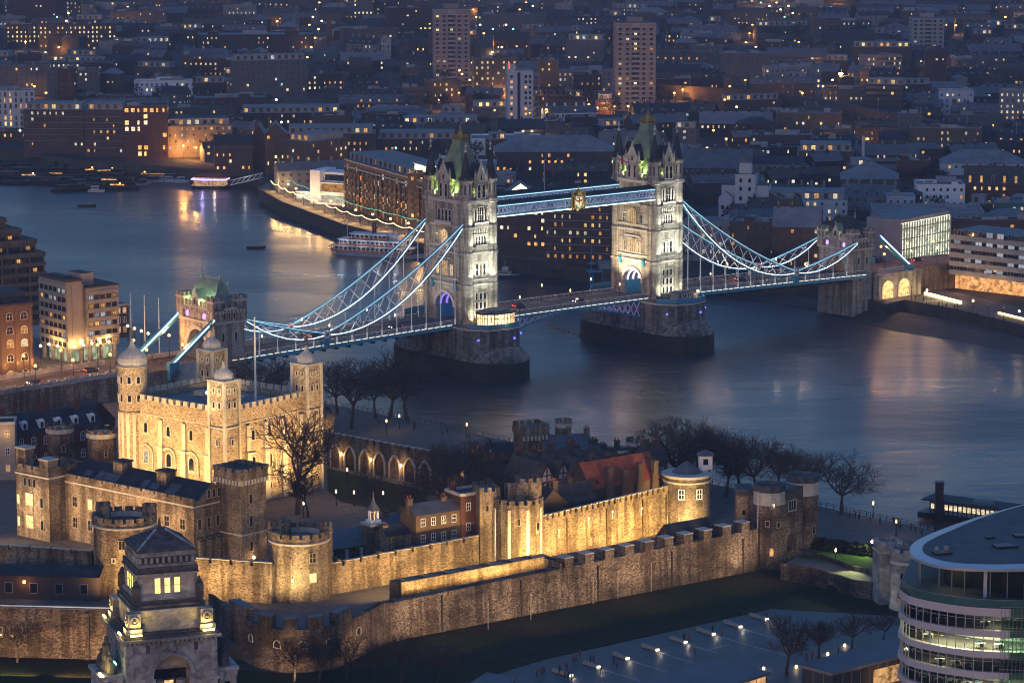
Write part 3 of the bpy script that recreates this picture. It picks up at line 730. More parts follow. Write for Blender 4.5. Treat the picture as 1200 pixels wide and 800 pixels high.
# ---- gatehouses on the banks
def gatehouse(s_):
    g = part("gatehouse", bridge); g.scale = (1, 1, 1) if s_ < 0 else (.86, .92, .9); g.location = (s_*139.6 if s_ < 0 else 137.6, 0, 0)
    b = MB(); zt = 32.0; aw = 5.6
    b.box(-5.6, -9.6, 0, 5.6, -aw, zt, 0); b.box(-5.6, aw, 0, 5.6, 9.6, zt, 0); b.box(-5.6, -aw, 0, 5.6, aw, 14.6, 0)
    n = 16; pts = [(aw*math.cos(math.pi*i/n), 18.0+7.0*math.sin(math.pi*i/n)) for i in range(n+1)]
    prof = [(aw, zt)]+pts+[(-aw, zt)]; m = len(prof)
    b.add([(-5.6, y, z) for y, z in prof]+[(5.6, y, z) for y, z in prof], [tuple(range(m))[::-1], tuple(range(m, 2*m))]+[(i, i+1, m+i+1, m+i) for i in range(m-1)], 0)
    for ss in (-1, 1):
        for q in (0, .55):
            k = [(ss*(5.75-q*.2), (aw+.6-q)*math.cos(math.pi*i/n), 18.0+(7.6-q)*math.sin(math.pi*i/n)) for i in range(n+1)]
            for a, c in zip(k, k[1:]): b.beam(a, c, .8, .5, 1, up=(1, 0, 0))
    b.box(-6.0, -10.0, 27.0, 6.0, 10.0, 27.7, 1); b.box(-6.1, -10.1, 31.2, 6.1, 10.1, 32.0, 1)
    for ss in (-1, 1):
        for k in range(14): b.box(ss*6.05-.35, -9.2+18.4*k/13-.25, 30.2, ss*6.05+.35, -9.2+18.4*k/13+.25, 31.2, 1)
        for k in range(9): b.box(-5.2+10.4*k/8-.25, ss*10.05-.35, 30.2, -5.2+10.4*k/8+.25, ss*10.05+.35, 31.2, 1)
        b.merlons((ss*5.8, -9.5), (ss*5.8, 9.5), 32, 1.6, 1.1, .9, .6, 0, z1=32); b.merlons((-5.5, ss*9.8), (5.5, ss*9.8), 32, 1.6, 1.1, .9, .6, 0)
    b.build("wall", ["bridge_stone", "carved_stone"], g)
    for sx in (-1, 1):
        for sy in (-1, 1):
            c = MB().box(-1.9, -1.9, 27.7, 1.9, 1.9, 34.2, 0); c.box(-2.1, -2.1, 33.6, 2.1, 2.1, 34.3, 1)
            for q in (-1, 1): c.merlons((-2, q*1.85), (2, q*1.85), 34.3, 1.2, .8, .7, .45, 0); c.merlons((q*1.85, -1.3), (q*1.85, 1.3), 34.3, 1.2, .7, .6, .45, 0)
            c.build("turret", ["bridge_stone", "carved_stone"], g, (sx*4.3, sy*8.2, 0))
    r = MB(); pr = [(4.3, 7.6, 32.2), (3.4, 6.9, 34.0), (2.4, 6.2, 36.0), (1.3, 5.4, 38.2), (.35, 5.0, 39.6)]; vs = []
    for a, c, z in pr: vs += [(-a, -c, z), (a, -c, z), (a, c, z), (-a, c, z)]
    r.add(vs, [(4*j+i, 4*j+(i+1) % 4, 4*j+4+(i+1) % 4, 4*j+4+i) for j in range(4) for i in range(4)]+[(16, 17, 18, 19)], 0)
    for j in range(4):
        for k in range(11):
            f = -1+2*k/10
            for ss in (-1, 1): r.tube((ss*pr[j][0], f*pr[j][1], pr[j][2]), (ss*pr[j+1][0], f*pr[j+1][1], pr[j+1][2]), .09, 4, 0)
    for k in range(16): r.lathe([(.1, 39.5), (.16, 40), (.03, 40.5)], 4, 0, 0, -4.7+9.4*k/15)
    r.beam((0, -5, 40.15), (0, 5, 40.15), .1, .12, 0)
    rf = r.build("roof", ["copper_green" if s_ < 0 else "roof_slate"], g)
    for ss in (-1, 1): MB().lathe([(.4, 39.3), (.5, 40.2), (.25, 40.8), (.35, 41.4), (.1, 42), (.05, 44)], 6, 0, 0, ss*5.0).build("finial", ["copper_green"], rf)
    for ss in (-1, 1):
        d = MB().box(-1.7, -.4, 31.5, 1.7, 1.6, 34.2, 0); d.add([(-1.7, -.4, 34.2), (1.7, -.4, 34.2), (0, -.4, 37.2), (-1.7, 3.2, 34.2), (1.7, 3.2, 34.2), (0, 3.2, 37.2)], [(0, 1, 2), (5, 4, 3), (1, 4, 5, 2), (0, 2, 5, 3)], [0, 0, 1, 1])
        d.lathe([(.2, 37), (.3, 37.6), (.05, 38.4)], 6, 0, 0, -.3)
        dd = d.build("gable", ["carved_stone", "copper_green"], g, (ss*5.7, 0, 0), ss*math.pi/2)
        win(dd, wm_(1.0, 2.0, arch=True, fr=.15), 0, -.42, 32.4)
        for yy in (-4.6, 4.6):
            MB().lathe([(0, 28.2), (.55, 28.6), (.55, 29.7), (0, 30.2)], 8).build("coat_of_arms", ["led_violet"], g, (ss*5.9, yy, 0))
    for k in range(5): win(g, wm_(.7, 2.0, fr=.15), -3.6+1.8*k, -9.6, 28.3)
    for k in range(2): win(g, wm_(.9, 2.6, fr=.18), -2.4+4.8*k, -9.6, 21.5)
    for yy in (-1, 1):
        for xx in (-1, 1):
            lamp('POINT', g, (xx*5.0, yy*2.6, 33.2), 300 if s_ < 0 else 40, (.8, 1, .4), .3); lamp('SPOT', g, (xx*5.3, yy*4.6, 33.2), 2200 if s_ < 0 else 150, (.8, 1, .55), .3, aim=(xx*2.4, yy*3.5, 37), spot=90); lamp('POINT', g, (xx*4.8, yy*5.6, 33.2), 260 if s_ < 0 else 30, (.72, 1, .3), .3)
        lamp('POINT', g, (0, yy*4.6, 22.4), 420 if s_ < 0 else 300, (1, .68, .32), .3)
    lamp('SPOT', g, (s_*20, -4, 17), 3000, (1, .75, .5), .4, aim=(s_*5, 0, 26), spot=80)
    lamp('SPOT', g, (-s_*20, -4, 17), 3000 if s_ < 0 else 4000, (1, .82, .6), .4, aim=(-s_*5, 0, 26), spot=80)
    return g
glow("led_violet", (.55, .35, 1), 1.6)  # violet light on the coats of arms, put in as glow
gatehouse(-1); gatehouse(1)
# ---- landward approach viaducts
for s_ in (-1, 1):
    ap = MB()
    xs = [s_*v for v in (145, 152, 162, 172)]
    for a, c in zip(xs, xs[1:]): ap.box(a, -9.2, 2, c, 9.2, min(deck_z(a), deck_z(c))-.02, 0, 1)
    for w in (-1, 1): ap.box(s_*145, w*9.2-.25, 10, s_*159, w*9.2+.25, deck_z(150)+1.3, 2)
    ap.build("approach_viaduct", ["rag_stone", "asphalt", "carved_stone"], bridge)
# lamp standards on the deck are tiny: skip; the things that stand on the piers follow
# ================================================================ the riverside castle
CA = R(37.8)                                             # line of the west walls
WARM = (1, .60, .21)
def wl(w=1.0, h=2.4, frame="frame_stone", pane="glass_dark", arch=True, bars=(0, 0), fr=.16, out=.18): return win_mesh(w, h, frame, pane, arch, bars, fr, out)
kw = lambda w=1.0, h=2.4, frame='dressed_stone', pane='glass_dark', arch=True, bars=(0, 0), fr=.26, out=.2: win_mesh(w, h, frame, pane, arch, bars, fr, out)
# ---- the great keep
keep = thing("keep", "great square floodlit stone keep with four domed corner turrets and a flagpole beside it", "castle keep", (-76.6, 835.2, 7.0), R(-38.9))
b = MB(); hx, hy = 17.6, 16.0
b.prism([(-hx-.6, -hy-.6), (hx+.6, -hy-.6), (hx+.6, hy+.6), (-hx-.6, hy+.6)], -1.5, 4.0, 0, scale=.985)
b.box(-hx, -hy, 4, hx, hy, 24.6, 0)
b.box(-hx, -hy, 24.6, hx, -hy+1.6, 26.2, 0); b.box(-hx, hy-1.6, 24.6, hx, hy, 26.2, 0); b.box(-hx, -hy+1.6, 24.6, -hx+1.6, hy-1.6, 26.2, 0); b.box(hx-1.6, -hy+1.6, 24.6, hx, hy-1.6, 26.2, 0)
b.box(-hx-.12, -hy-.12, 22.3, hx+.12, -hy+.5, 22.6, 1); b.box(hx-.5, -hy-.12, 22.3, hx+.12, hy+.12, 22.6, 1)
for k in range(3):                                       # pilasters, two stages
    x = -12.4+8.6*(k+.9) if False else -13.0+8.4*(k+.95); 
    b.box(x-.85, -hy-.85, -1, x+.85, -hy, 14.6, 1); b.box(x-.65, -hy-.5, 14.6, x+.65, -hy, 21.6, 1)
for k in range(4):
    y = -11.2+6.6*(k+.55); b.box(hx, y-.85, -1, hx+.85, y+.85, 14.6, 1); b.box(hx, y-.65, 14.6, hx+.5, y+.65, 21.6, 1)
for (p, q) in (((-hx, -hy+.25), (hx, -hy+.25)), ((hx, hy-.25), (-hx, hy-.25)), ((hx-.25, -hy), (hx-.25, hy)), ((-hx+.25, hy), (-hx+.25, -hy))): b.merlons(p, q, 26.2, 1.25, 1.6, 1.0, .7, 1)
b.build("wall", ["white_tower_stone", "dressed_stone"], keep)
r = MB().hip(-hx+2, -hy+2, hx-2, hy-2, 24.9, 26.5, 0)
for k in range(22): r.beam((-hx+3+k*1.4, -hy+2.4, 25.0), (-hx+3+k*1.4, hy-2.4, 25.0), .1, .18, 0)
r.box(-6, -3, 25, -2.5, .5, 27.2, 1)
r.build("roof", ["roof_lead", "dressed_stone"], keep)
for i in range(4):
    x = -10.6+8.2*i
    win(keep, kw(1.15, 2.6), x, -hy, 17.6); win(keep, kw(1.7, 3.4, pane=("win_dim" if i == 0 else "glass_dark"), bars=(0, 0)), x, -hy, 9.6); win(keep, kw(1.5, 3.0), x, -hy, 3.4)
    a = MB(); n = 10                                       # blind arch round the window
    k_ = [(x+2.5*math.cos(math.pi*j/n), -hy-.16, 12.0+2.5*math.sin(math.pi*j/n)) for j in range(n+1)]; k_ = [(x+2.5, -hy-.16, 8)]+k_+[(x-2.5, -hy-.16, 8)]
    for u, v in zip(k_, k_[1:]): a.beam(u, v, .34, .42, 0, up=(0, 1, 0))
    a.build("blind_arch", ["dressed_stone"], keep)
for i in range(5):
    y = -11.2+6.6*i*.93-.6
    win(keep, kw(1.15, 2.6), hx, y, 17.6, math.pi/2); win(keep, kw(1.6, 3.4), hx, y, 9.8, math.pi/2); win(keep, kw(1.4, 3.4), hx, y, 2.4, math.pi/2)
    a = MB(); n = 10
    k_ = [(hx+.16, y+2.2*math.cos(math.pi*j/n), 12.0+2.2*math.sin(math.pi*j/n)) for j in range(n+1)]; k_ = [(hx+.16, y+2.2, 8)]+k_+[(hx+.16, y-2.2, 8)]
    for u, v in zip(k_, k_[1:]): a.beam(u, v, .34, .42, 0, up=(1, 0, 0))
    a.build("blind_arch", ["dressed_stone"], keep)
def onion(parent, r, z, n=16):
    d = MB(); pr = [(r*1.12, z-.3), (r*1.14, z), (r*1.0, z+.2), (r*1.06, z+r*.3), (r*1.0, z+r*.58), (r*.82, z+r*.84), (r*.56, z+r*1.04), (r*.3, z+r*1.22), (r*.15, z+r*1.45), (.1, z+r*1.95)]
    d.lathe(pr, n, 0)
    for k in range(n):
        for (r0, z0), (r1, z1) in zip(pr[2:], pr[3:]): 
            a = 2*math.pi*(k+.5)/n; d.tube((r0*.985*math.cos(a), r0*.985*math.sin(a), z0), (r1*.985*math.cos(a), r1*.985*math.sin(a), z1), .14, 4, 0)
    o = d.build("dome", ["dome_lead"], parent, smooth=False)
    v = MB().lathe([(.13, z+r*1.8), (.1, z+r*1.9+2.6), (.02, z+r*1.9+3.4)], 5, 1); v.lathe([(.0, z+r*1.9+.6), (.3, z+r*1.9+.9), (0, z+r*1.9+1.2)], 6, 0)
    v.box(-.06, -.75, z+r*1.9+1.5, .06, .6, z+r*1.9+2.1, 0); v.lathe([(.36, z+r*1.9+2.3), (.42, z+r*1.9+2.6), (.1, z+r*1.9+3)], 6, 0)
    v.build("weather_vane", ["gold", "black_iron"], o)
for nm, x, y in (("a", hx-.5, -hy+.5), ("b", hx-.5, hy-.5), ("c", -hx+.5, hy-.5)):
    t = MB(); s = 2.65; zt = 34.3
    t.box(-s, -s, -1, s, s, zt, 0)
    for sx in (-1, 1):
        for sy in (-1, 1): t.box(sx*s-.35, sy*s-.35, -1, sx*s+.35, sy*s+.35, zt-.1, 1)
    t.box(-s-.25, -s-.25, 22.3, s+.25, s+.25, 22.7, 1); t.box(-s-.4, -s-.4, zt, s+.4, s+.4, zt+.45, 1)
    o = t.build("turret", ["white_tower_stone", "dressed_stone"], keep, (x, y, 0))
    onion(o, 2.3, zt+.5)
    for k in (-1.0, 1.0): win(o, kw(.75, 1.6), k, -s, 27.6); win(o, kw(.75, 1.6), s, k, 27.6, math.pi/2); win(o, kw(.5, 1.0, arch=False), k, -s, 31.6); win(o, kw(.5, 1.0, arch=False), s, k, 31.6, math.pi/2)
    for zz in (10, 18): win(o, kw(.55, 1.5, arch=False), 0, -s, zz); win(o, kw(.55, 1.5, arch=False), s, 0, zz, math.pi/2)
t = MB().lathe([(4.1, -1), (3.95, 4), (3.8, 22.2), (4.0, 22.3), (4.0, 22.7), (3.75, 22.8), (3.75, 33.6), (4.1, 33.8), (4.1, 34.3)], 24, 0)
for k in range(6):
    a = R(-150+k*24+12); t.at(3.84*math.cos(a), 3.84*math.sin(a), 0, a); t.box(-.3, -.4, -1, .12, .4, 22.2, 1)
t.at()
o = t.build("turret", ["white_tower_stone", "dressed_stone"], keep, (-hx+1.2, -hy+1.2, 0)); onion(o, 3.6, 34.5, 20)
for k in range(4):
    a = R(-130+k*36); 
    for zz in (25.4, 30.2): win(o, kw(.85, 1.8), 3.72*math.cos(a), 3.72*math.sin(a), zz, a+math.pi/2)
for zz in (8, 17): win(o, kw(.7, 2.2, arch=False), 3.75*math.cos(R(-65)), 3.75*math.sin(R(-65)), zz, R(25)); 
for xx in (-9, 9): lamp('AREA', keep, (xx, -36, 3), 7600, WARM, 14, aim=(xx*.8, -16, 22), sy=.6)
for yy in (-9, 9): lamp('AREA', keep, (31, yy, 1.5), 5600, WARM, 14, aim=(17, yy*.8, 22), sy=.6)
lamp('SPOT', keep, (30, -28, 1), 20000, (1, .70, .26), .3, aim=(17, -16, 15), spot=24)
lamp('SPOT', keep, (32, -30, 4), 38000, (1, .74, .34), .3, aim=(17, -16, 33), spot=30)
lamp('SPOT', keep, (-24, -34, 1), 40000, (1, .74, .34), .3, aim=(-16.5, -15.5, 30), spot=36)
lamp('SPOT', keep, (28, 24, 1), 42000, (1, .74, .34), .3, aim=(17, 15, 32), spot=34)
lamp('SPOT', keep, (-2, -2, 26.8), 16000, (1, .74, .34), .3, aim=(-17, 15.5, 31), spot=50); lamp('SPOT', keep, (8, 2, 26.8), 9000, (1, .74, .34), .3, aim=(-17, 15.5, 31), spot=50)
for tx, ty, pw_, sp in ((17, -16, 80000, 12), (-16.5, -15, 100000, 12), (17, 15.5, 95000, 11), (-17, 15.5, 110000, 9)): lamp('SPOT', keep, (44, -50, 23.5), pw_, (1, .78, .46), .4, aim=(tx, ty, 36.5), spot=sp*1.3)
for k in range(5): lamp('SPOT', keep, (-13+6.4*k, -24.5, 1), 2100, (1, .62, .22), .25, aim=(-13+6.4*k, -16, 14+(k % 2)*3), spot=58); lamp('SPOT', keep, (26, -12+6*k, .6), 1900, (1, .62, .22), .25, aim=(17.6, -12+6*k, 14+(k % 2)*3), spot=58)
# flagpole behind the keep
p = G(299.5, 470, 33); 
fp = MB().lathe([(.32, 0), (.2, 22.5), (.3, 22.6), (.05, 23)], 8, 0)
f0 = fp.build("flagpole", ["flag_white"] if "flag_white" in M else [principled("flag_white", (.75, .72, .66), .6)[0]], None, (p.x, p.y, 32.2)); tag(f0, "tall bare white flagpole rising from the roof of the great keep", "flagpole")

# ---- walls
def curtain(name, label, P, Q, z0, zp, zq, th=2.4, mat="rag_stone", cap="dressed_stone", mer=(1.0, 1.7, .9), cat="castle wall", extra=None, coping=True):
    P = Vector(P); Q = Vector(Q); d = (Q-P); d.z = 0; L = d.length; a = math.atan2(d.y, d.x)
    t = thing(name, label, cat, (P.x, P.y, 0), a)
    b = MB(); b.add([(0, 0, z0), (L, 0, z0), (L, th, z0), (0, th, z0), (0, .35, zp), (L, .35, zq), (L, th, zq), (0, th, zp)], [(0,3,2,1),(0,1,5,4),(1,2,6,5),(2,3,7,6),(3,0,4,7),(4,5,6,7)], 0)
    o = b.build("wall", [mat, cap], t)
    if mer:
        p = MB(); h, w, g = mer
        p.add([(0, .2, zp-.3), (L, .2, zq-.3), (L, .2, zq), (0, .2, zp), (0, 1.05, zp), (L, 1.05, zq)], [(0, 1, 2, 3), (3, 2, 5, 4)], 0)
        p.merlons((0, .62), (L, .62), zp, h, w, g, .85, 0, z1=zq)
        n = max(1, round((L+g)/(w+g))); st = (L+g)/n
        for i in range(n):
            z = zp+(zq-zp)*(i+.5)/n+h; p.box(i*st-.06, .12, z, i*st+st-g+.06, 1.12, z+.16, 1)
        p.build("parapet", [mat, cap], t)
    return t, L
# inner wall, camera side, three lengths
A = G(384, 697, 8); Bp = G(562, 667, 8)
iw1, L1 = curtain("curtain_wall", "low floodlit inner castle wall beside the chapel, left of the towers with brick houses", A, Bp, 7.5, 14.2, 15.2, mer=(.9, 4.2, .7))
for k in (.08, .35, .58): 
    MB().box(-.5, -.02, 0, .5, 2.2, 1.5, 0).build("battlement_block", ["rag_stone"], iw1, (L1*k, 0.3, 14.4))
C0 = G(630, 661, 8); D0 = G(783, 622, 8)
iw2, L2 = curtain("curtain_wall", "brightest golden floodlit stretch of inner castle wall between two towers, with close set battlements", C0, D0, 7.5, 18.2, 18.2, mer=(1.05, 1.25, .75))
for k in (.22, .52, .80, .985):
    MB().box(-.12, -.14, 7.6, .12, .1, 17.4).build("drainpipe", ["black_iron"], iw2, (L2*k, .12, 0))
for k in (.12, .3, .4, .47, .62, .7): win(iw2, wl(.25, 1.3, arch=False, fr=.3, out=.06), L2*k, .12, 9.6)
lamp('AREA', iw2, (L2*.34, -15, 11.5), 8800, (1, .60, .18), L2*.6, aim=(L2*.34, 0, 13.5), sy=.5); lamp('AREA', iw2, (L2*.8, -14, 11.5), 6400, (1, .60, .18), L2*.4, aim=(L2*.8, 0, 13.5), sy=.5)
for k in range(6): lamp('SPOT', iw2, (L2*(.06+.17*k), -7, 9.5), 1100, (1, .62, .2), .25, aim=(L2*(.06+.17*k), 0, 13.5), spot=70)
lamp('AREA', iw1, (L1*.5, -15, 12.5), 6200, (1, .60, .20), L1*.85, aim=(L1*.5, 0, 12), sy=.5)
A = G(-60, 678, 8); Bp = G(108, 690, 8)
iw3, L3 = curtain("curtain_wall", "weathered inner castle wall at the far left in front of the barracks, dim brown light", A, Bp, 7.5, 16.0, 16.0, mer=(.9, 4.6, .7))
lamp('AREA', iw3, (L3*.55, -11, 10.5), 4200, WARM, L3*.8, aim=(L3*.5, 0, 14), sy=.5)
A = G(176, 697, 8); Bp = G(318, 707, 8)
iw4, L4 = curtain("curtain_wall", "inner castle wall between the two round towers, in front of the barracks gable end", A, Bp, 7.5, 16.4, 16.4, mer=(.9, 4.0, .7))
lamp('AREA', iw4, (L4*.5, -12, 10.0), 4200, WARM, L4*.8, aim=(L4*.5, 0, 14), sy=.5)

def drum(name, label, px, py, zb, rad, zt, roof="roof_lead", mer=(18, .72), n=32, mat="rag_stone", cat="castle tower", par_h=1.0, flare=1.0):
    """round tower whose near foot shows at px, py"""
    c = G(px, py, zb); c.y += rad*.97
    t = thing(name, label, cat, (c.x, c.y, 0))
    b = MB().lathe([(rad*1.06, zb-1), (rad*1.0, zb+3), (rad*.985, zt-1.7), (rad*1.035*flare, zt-1.5), (rad*1.035*flare, zt-1.1), (rad*1.0*flare, zt-1.0), (rad*1.0*flare, zt), (rad*flare-.9, zt), (rad*flare-.9, zt-1.2)], n, [0, 0, 0, 1, 1, 0, 0, 1, 2])
    b.ring_merlons(rad*flare, zt, par_h, mer[0], mer[1], .75, 0)
    b.build("wall", [mat, "dressed_stone", roof], t)
    MB().lathe([(rad-.95, zt-1.15), (rad*.5, zt-.85), (.1, zt-.6)], 20).build("roof", [roof], t)
    return t
def on_drum(t, me, rad, ang, z):
    a = R(ang); win(t, me, rad*math.cos(a), rad*math.sin(a), z, a+math.pi/2)
# tower half hidden by the port-authority style tower
t = drum("round_tower", "round castle tower with two corner turrets, just behind the foreground stone tower", 143, 700, 8, 7.1, 25.2, "roof_slate", flare=1.04)
for x, y in ((-5.2, 3.4), (5.6, 2.0)):
    k = MB().box(-1.5, -2, 22, 1.5, 2, 27.6, 0); k.merlons((-1.4, -1.8), (1.4, -1.8), 27.6, .8, .8, .6, .5); k.box(-1.2, -1.7, 27.3, 1.2, 1.7, 27.75, 1)
    k.build("turret", ["rag_stone", "roof_slate"], t, (x, y, 0))
on_drum(t, wl(1.3, 1.9, arch=False, bars=(1, 0)), 7.05, -88, 19.3)
for a in (-104, -75): on_drum(t, wl(.5, .8, arch=False, fr=.3), 7.05, a, 16.2)
lamp('AREA', t, (1.5, -15, 9.5), 2800, WARM, 7, aim=(0, -6, 18), sy=.5)
t = drum("round_tower", "broad low round castle tower with one yellow lit window, beside the chapel", 349, 706, 8, 6.9, 22.6, "roof_lead")
for x, y, s in ((-5.6, 2.2, 1.5), (6.1, 1.4, 1.35)):
    k = MB().box(-s, -s, 8, s, s, 24.2, 0); k.box(-s-.1, -s-.1, 22.6, s+.1, s+.1, 22.8, 1)
    for q in (-1, 1): k.merlons((-s, q*s*.85), (s, q*s*.85), 24.2, .8, .75, .55, .4)
    k.build("turret", ["rag_stone", "dressed_stone"], t, (x, y, 0))
k = MB().box(-4.2, 1.0, 21, -2.2, 6, 24.6, 0); k.merlons((-4.2, 1.2), (-4.2, 6), 24.6, .7, .8, .6, .4); k.build("stair_head", ["rag_stone"], t)
on_drum(t, wl(1.5, 2.0, arch=False, bars=(1, 1)), 6.85, -60, 17.2); on_drum(t, wl(1.6, 2.0, arch=False, bars=(1, 1), pane="win_castle"), 6.85, -60, 12.6); on_drum(t, wl(.25, 1.8, arch=False, fr=.1), 6.85, -99, 12.4)
lamp('AREA', t, (-2, -13, 11.5), 2600, (1, .68, .29), 8, aim=(0, -5, 16), sy=.5); lamp('SPOT', t, (12, -8, 12), 1200, (1, .68, .29), .4, aim=(4, -4, 16), spot=80)
# tower with a polygonal front in the middle of the west side
p = G(606, 668, 8)
bt_ = thing("mural_tower", "brightly lit castle tower with rounded front and higher rear turret, midway along the inner wall", "castle tower", (p.x, p.y+6.2, 0), CA*.35)
b = MB(); n = 9; r_ = 6.3
arc = [(r_*math.cos(R(180+180*i/n)), r_*math.sin(R(180+180*i/n))) for i in range(n+1)]
poly = arc+[(6.3, 6.5), (-6.3, 6.5)]
b.prism([(x*1.05, y*1.05) for x, y in poly], 7, 11, 0, scale=.96); b.prism(poly, 11, 22.4, 0, 2)
for i in range(n):
    p0 = Vector(arc[i]); q0_ = Vector(arc[i+1]); b.prism([p0, q0_, q0_*.87, p0*.87], 22.4, 23.5, 0); m_ = p0.lerp(q0_, .58); b.prism([p0, m_, m_*.87, p0*.87], 23.45, 24.6, 0)
for i in range(1, n, 2): b.at(arc[i][0], arc[i][1], 0, R(180+180*i/n)); b.box(-.3, -.35, 8, .16, .35, 22.4, 1)
b.at()
b.build("wall", ["rag_stone", "dressed_stone", "roof_lead"], bt_)
for x, y, sx, sy, zt in ((-7.0, 2.6, 2.4, 4.2, 26.2), (4.0, 5.2, 2.6, 2.6, 27.0)):
    k = MB().box(-sx, -sy, 7, sx, sy, zt, 0, 1)
    for q in (-1, 1): k.merlons((-sx, q*(sy-.3)), (sx, q*(sy-.3)), zt, 1.0, 1.1, .8, .6); k.merlons((q*(sx-.3), -sy+.7), (q*(sx-.3), sy-.7), zt, 1.0, 1.1, .8, .6)
    k.build("turret", ["rag_stone", "roof_lead"], bt_, (x, y, 0))
k = MB().box(-1.6, -.5, 22.4, 1.8, 3.6, 26.6, 0, 1); k.merlons((-1.6, -.3), (1.8, -.3), 26.6, .8, .8, .5, .5); k.build("stair_turret", ["rag_stone", "roof_lead"], bt_, (-.3, 1.8, 0))
for a, z, w_, h_ in ((-52, 16.4, 1.1, 2.6), (-100, 21.0-2.2, .6, 1.6), (-40, 18.5, .5, 1.2)): 
    a_ = R(a); win(bt_, wl(w_, h_, arch=False), 6.25*math.cos(a_), 6.25*math.sin(a_), z, a_+math.pi/2)
win(bt_, wl(.6, 1.4), -7.6, -1.6, 21.6)
lamp('AREA', bt_, (1, -15, 12.2), 4600, (1, .64, .22), 8, aim=(1, -5, 15), sy=.5); lamp('SPOT', bt_, (1.5, -10.5, 9), 3000, (1, .62, .2), .3, aim=(1.2, -5.5, 16), spot=60)
# bell tower with its white belfry
t = drum("bell_tower", "squat round floodlit castle tower with a blue grey conical cap and small white belfry", 806, 617, 8, 6.0, 20.2, "roof_lead", mer=(1, .02))
MB().lathe([(6.4, 20.0), (6.4, 20.6), (5.2, 20.8)], 32).build("coping", ["dressed_stone"], t)
MB().lathe([(4.6, 20.3), (2.4, 22.0), (.1, 23.6)], 12).build("conical_roof", ["roof_lead"], t)
k = MB().box(-1.7, -1.7, 19.5, 1.7, 1.7, 24.6, 0); k.hip(-2.1, -2.1, 2.1, 2.1, 24.6, 25.9, 1); k.box(-.6, -1.74, 22.3, .6, -1.68, 23.8, 2)
k.build("belfry", ["white_paint", "roof_lead", "glass_dark"], t, (4.7, 2.6, 0))
for a in (-106, -62): on_drum(t, wl(1.3, 2.3, arch=False, bars=(1, 1), frame="white_paint"), 5.95, a, 15.0)
on_drum(t, wl(1.0, 1.6, arch=False), 5.95, -104, 8.6)
lamp('SPOT', t, (2.5, -10.5, 8.7), 3000, (1, .66, .24), .3, aim=(.4, -5, 15), spot=75); lamp('AREA', t, (-1, -13, 9.4), 2600, (1, .68, .28), 6, aim=(0, -4, 14), sy=.5)
MB().lathe([(0, 8.2), (.5, 8.3), (.5, 8.9), (0, 9.1)], 8).build("floodlight", ["lamp_warm"], t, (2.5, -10.8, 0))

# ---- barracks block and its end towers
bk = G(228, 664, 8)
bar = thing("barracks", "long battlemented stone barracks with skylights in a dark roof, in front of the keep", "barracks", (bk.x, bk.y, 8.0), R(-40.5))
Lb, Db, Hb = 45, 13, 14.2                                # local: the front runs to -x from the corner, depth +y
b = MB().box(-Lb, 0, -1, 0, Db, Hb, 0); b.box(-Lb, -.2, Hb, 0, .1, Hb+.35, 1); b.box(-.1, 0, Hb, .2, Db, Hb+.35, 1)
b.box(-Lb, -.05, Hb+.35, .1, .55, Hb+1.5, 0); b.box(-.45, .55, Hb+.35, .1, Db, Hb+1.5, 0)
b.merlons((-Lb, .25), (0, .25), Hb+1.5, .7, 4.2, .6, .6, 0)
b.add([(.12, 2.2, Hb+1.5), (.12, Db-2.2, Hb+1.5), (.12, Db/2, Hb+5.2), (-.6, 2.2, Hb+1.5), (-.6, Db-2.2, Hb+1.5), (-.6, Db/2, Hb+5.2)], [(0, 1, 2), (5, 4, 3), (1, 4, 5, 2), (0, 2, 5, 3)], 0)
b.build("wall", ["rag_stone", "dressed_stone"], bar)
r = MB().gable(-Lb, .6, -.6, Db, Hb+.4, Hb+4.7, 0, 0, 'x', 0)
for x, w_, h_ in ((-10.5, 3.4, 3.2), (-16.5, 2.8, 1.6), (-20.0, 2.0, 2.4), (-32, 5.5, 2.0), (-35.5, 2.5, 2.2), (-40, 2.2, 1.4)):
    y0 = 3.2; k = lambda y: Hb+.55+4.3*(y-.6)/((Db-.6)/2); b2 = [(x-w_/2, y0-h_/2, k(y0-h_/2)+.12), (x+w_/2, y0-h_/2, k(y0-h_/2)+.12), (x+w_/2, y0+h_/2, k(y0+h_/2)+.12), (x-w_/2, y0+h_/2, k(y0+h_/2)+.12)]
    r.add(b2, [(0, 1, 2, 3)], 1)
ro = r.build("roof", ["roof_slate", "roof_lead"], bar)
for x, y in ((-15, 5.5), (-31, 6.2)):
    k = MB().box(-1.6, -1.6, Hb+2, 1.6, 1.6, Hb+6.0, 0); k.box(-1.9, -1.9, Hb+6.0, 1.9, 1.9, Hb+6.35, 1); k.build("chimney", ["rag_stone", "roof_slate"], ro, (x, y, 0))
rr = random.Random(3)
for j, z in enumerate((8.6, 3.4)):
    for i in range(8):
        lit = (j == 0 and i == 1) or (j == 1 and i in (6, 7))
        win(bar, wl(1.5, 2.4, arch=False, bars=(1, 1), pane="win_castle" if lit else "glass_dark", fr=.35), -Lb+3.5+5.4*i, 0, z)
for i in range(4):
    win(bar, wl(1.0, 2.4, arch=False), 0, 1.8+3.0*i, 8.8, math.pi/2)
    k = MB().box(0, -.8, -1, 1.0, .8, 6.6, 0); k.add([(-.2, -1, 6.6), (1.3, -1, 6.0), (1.3, 1, 6.0), (-.2, 1, 6.6), (-.2, -1, 6.9), (1.3, -1, 6.3), (1.3, 1, 6.3), (-.2, 1, 6.9)], [(0,3,2,1),(4,5,6,7),(0,1,5,4),(1,2,6,5),(2,3,7,6),(3,0,4,7)], 1); k.build("buttress", ["rag_stone", "roof_slate"], bar, (0, 1.8+3.0*i, 0))
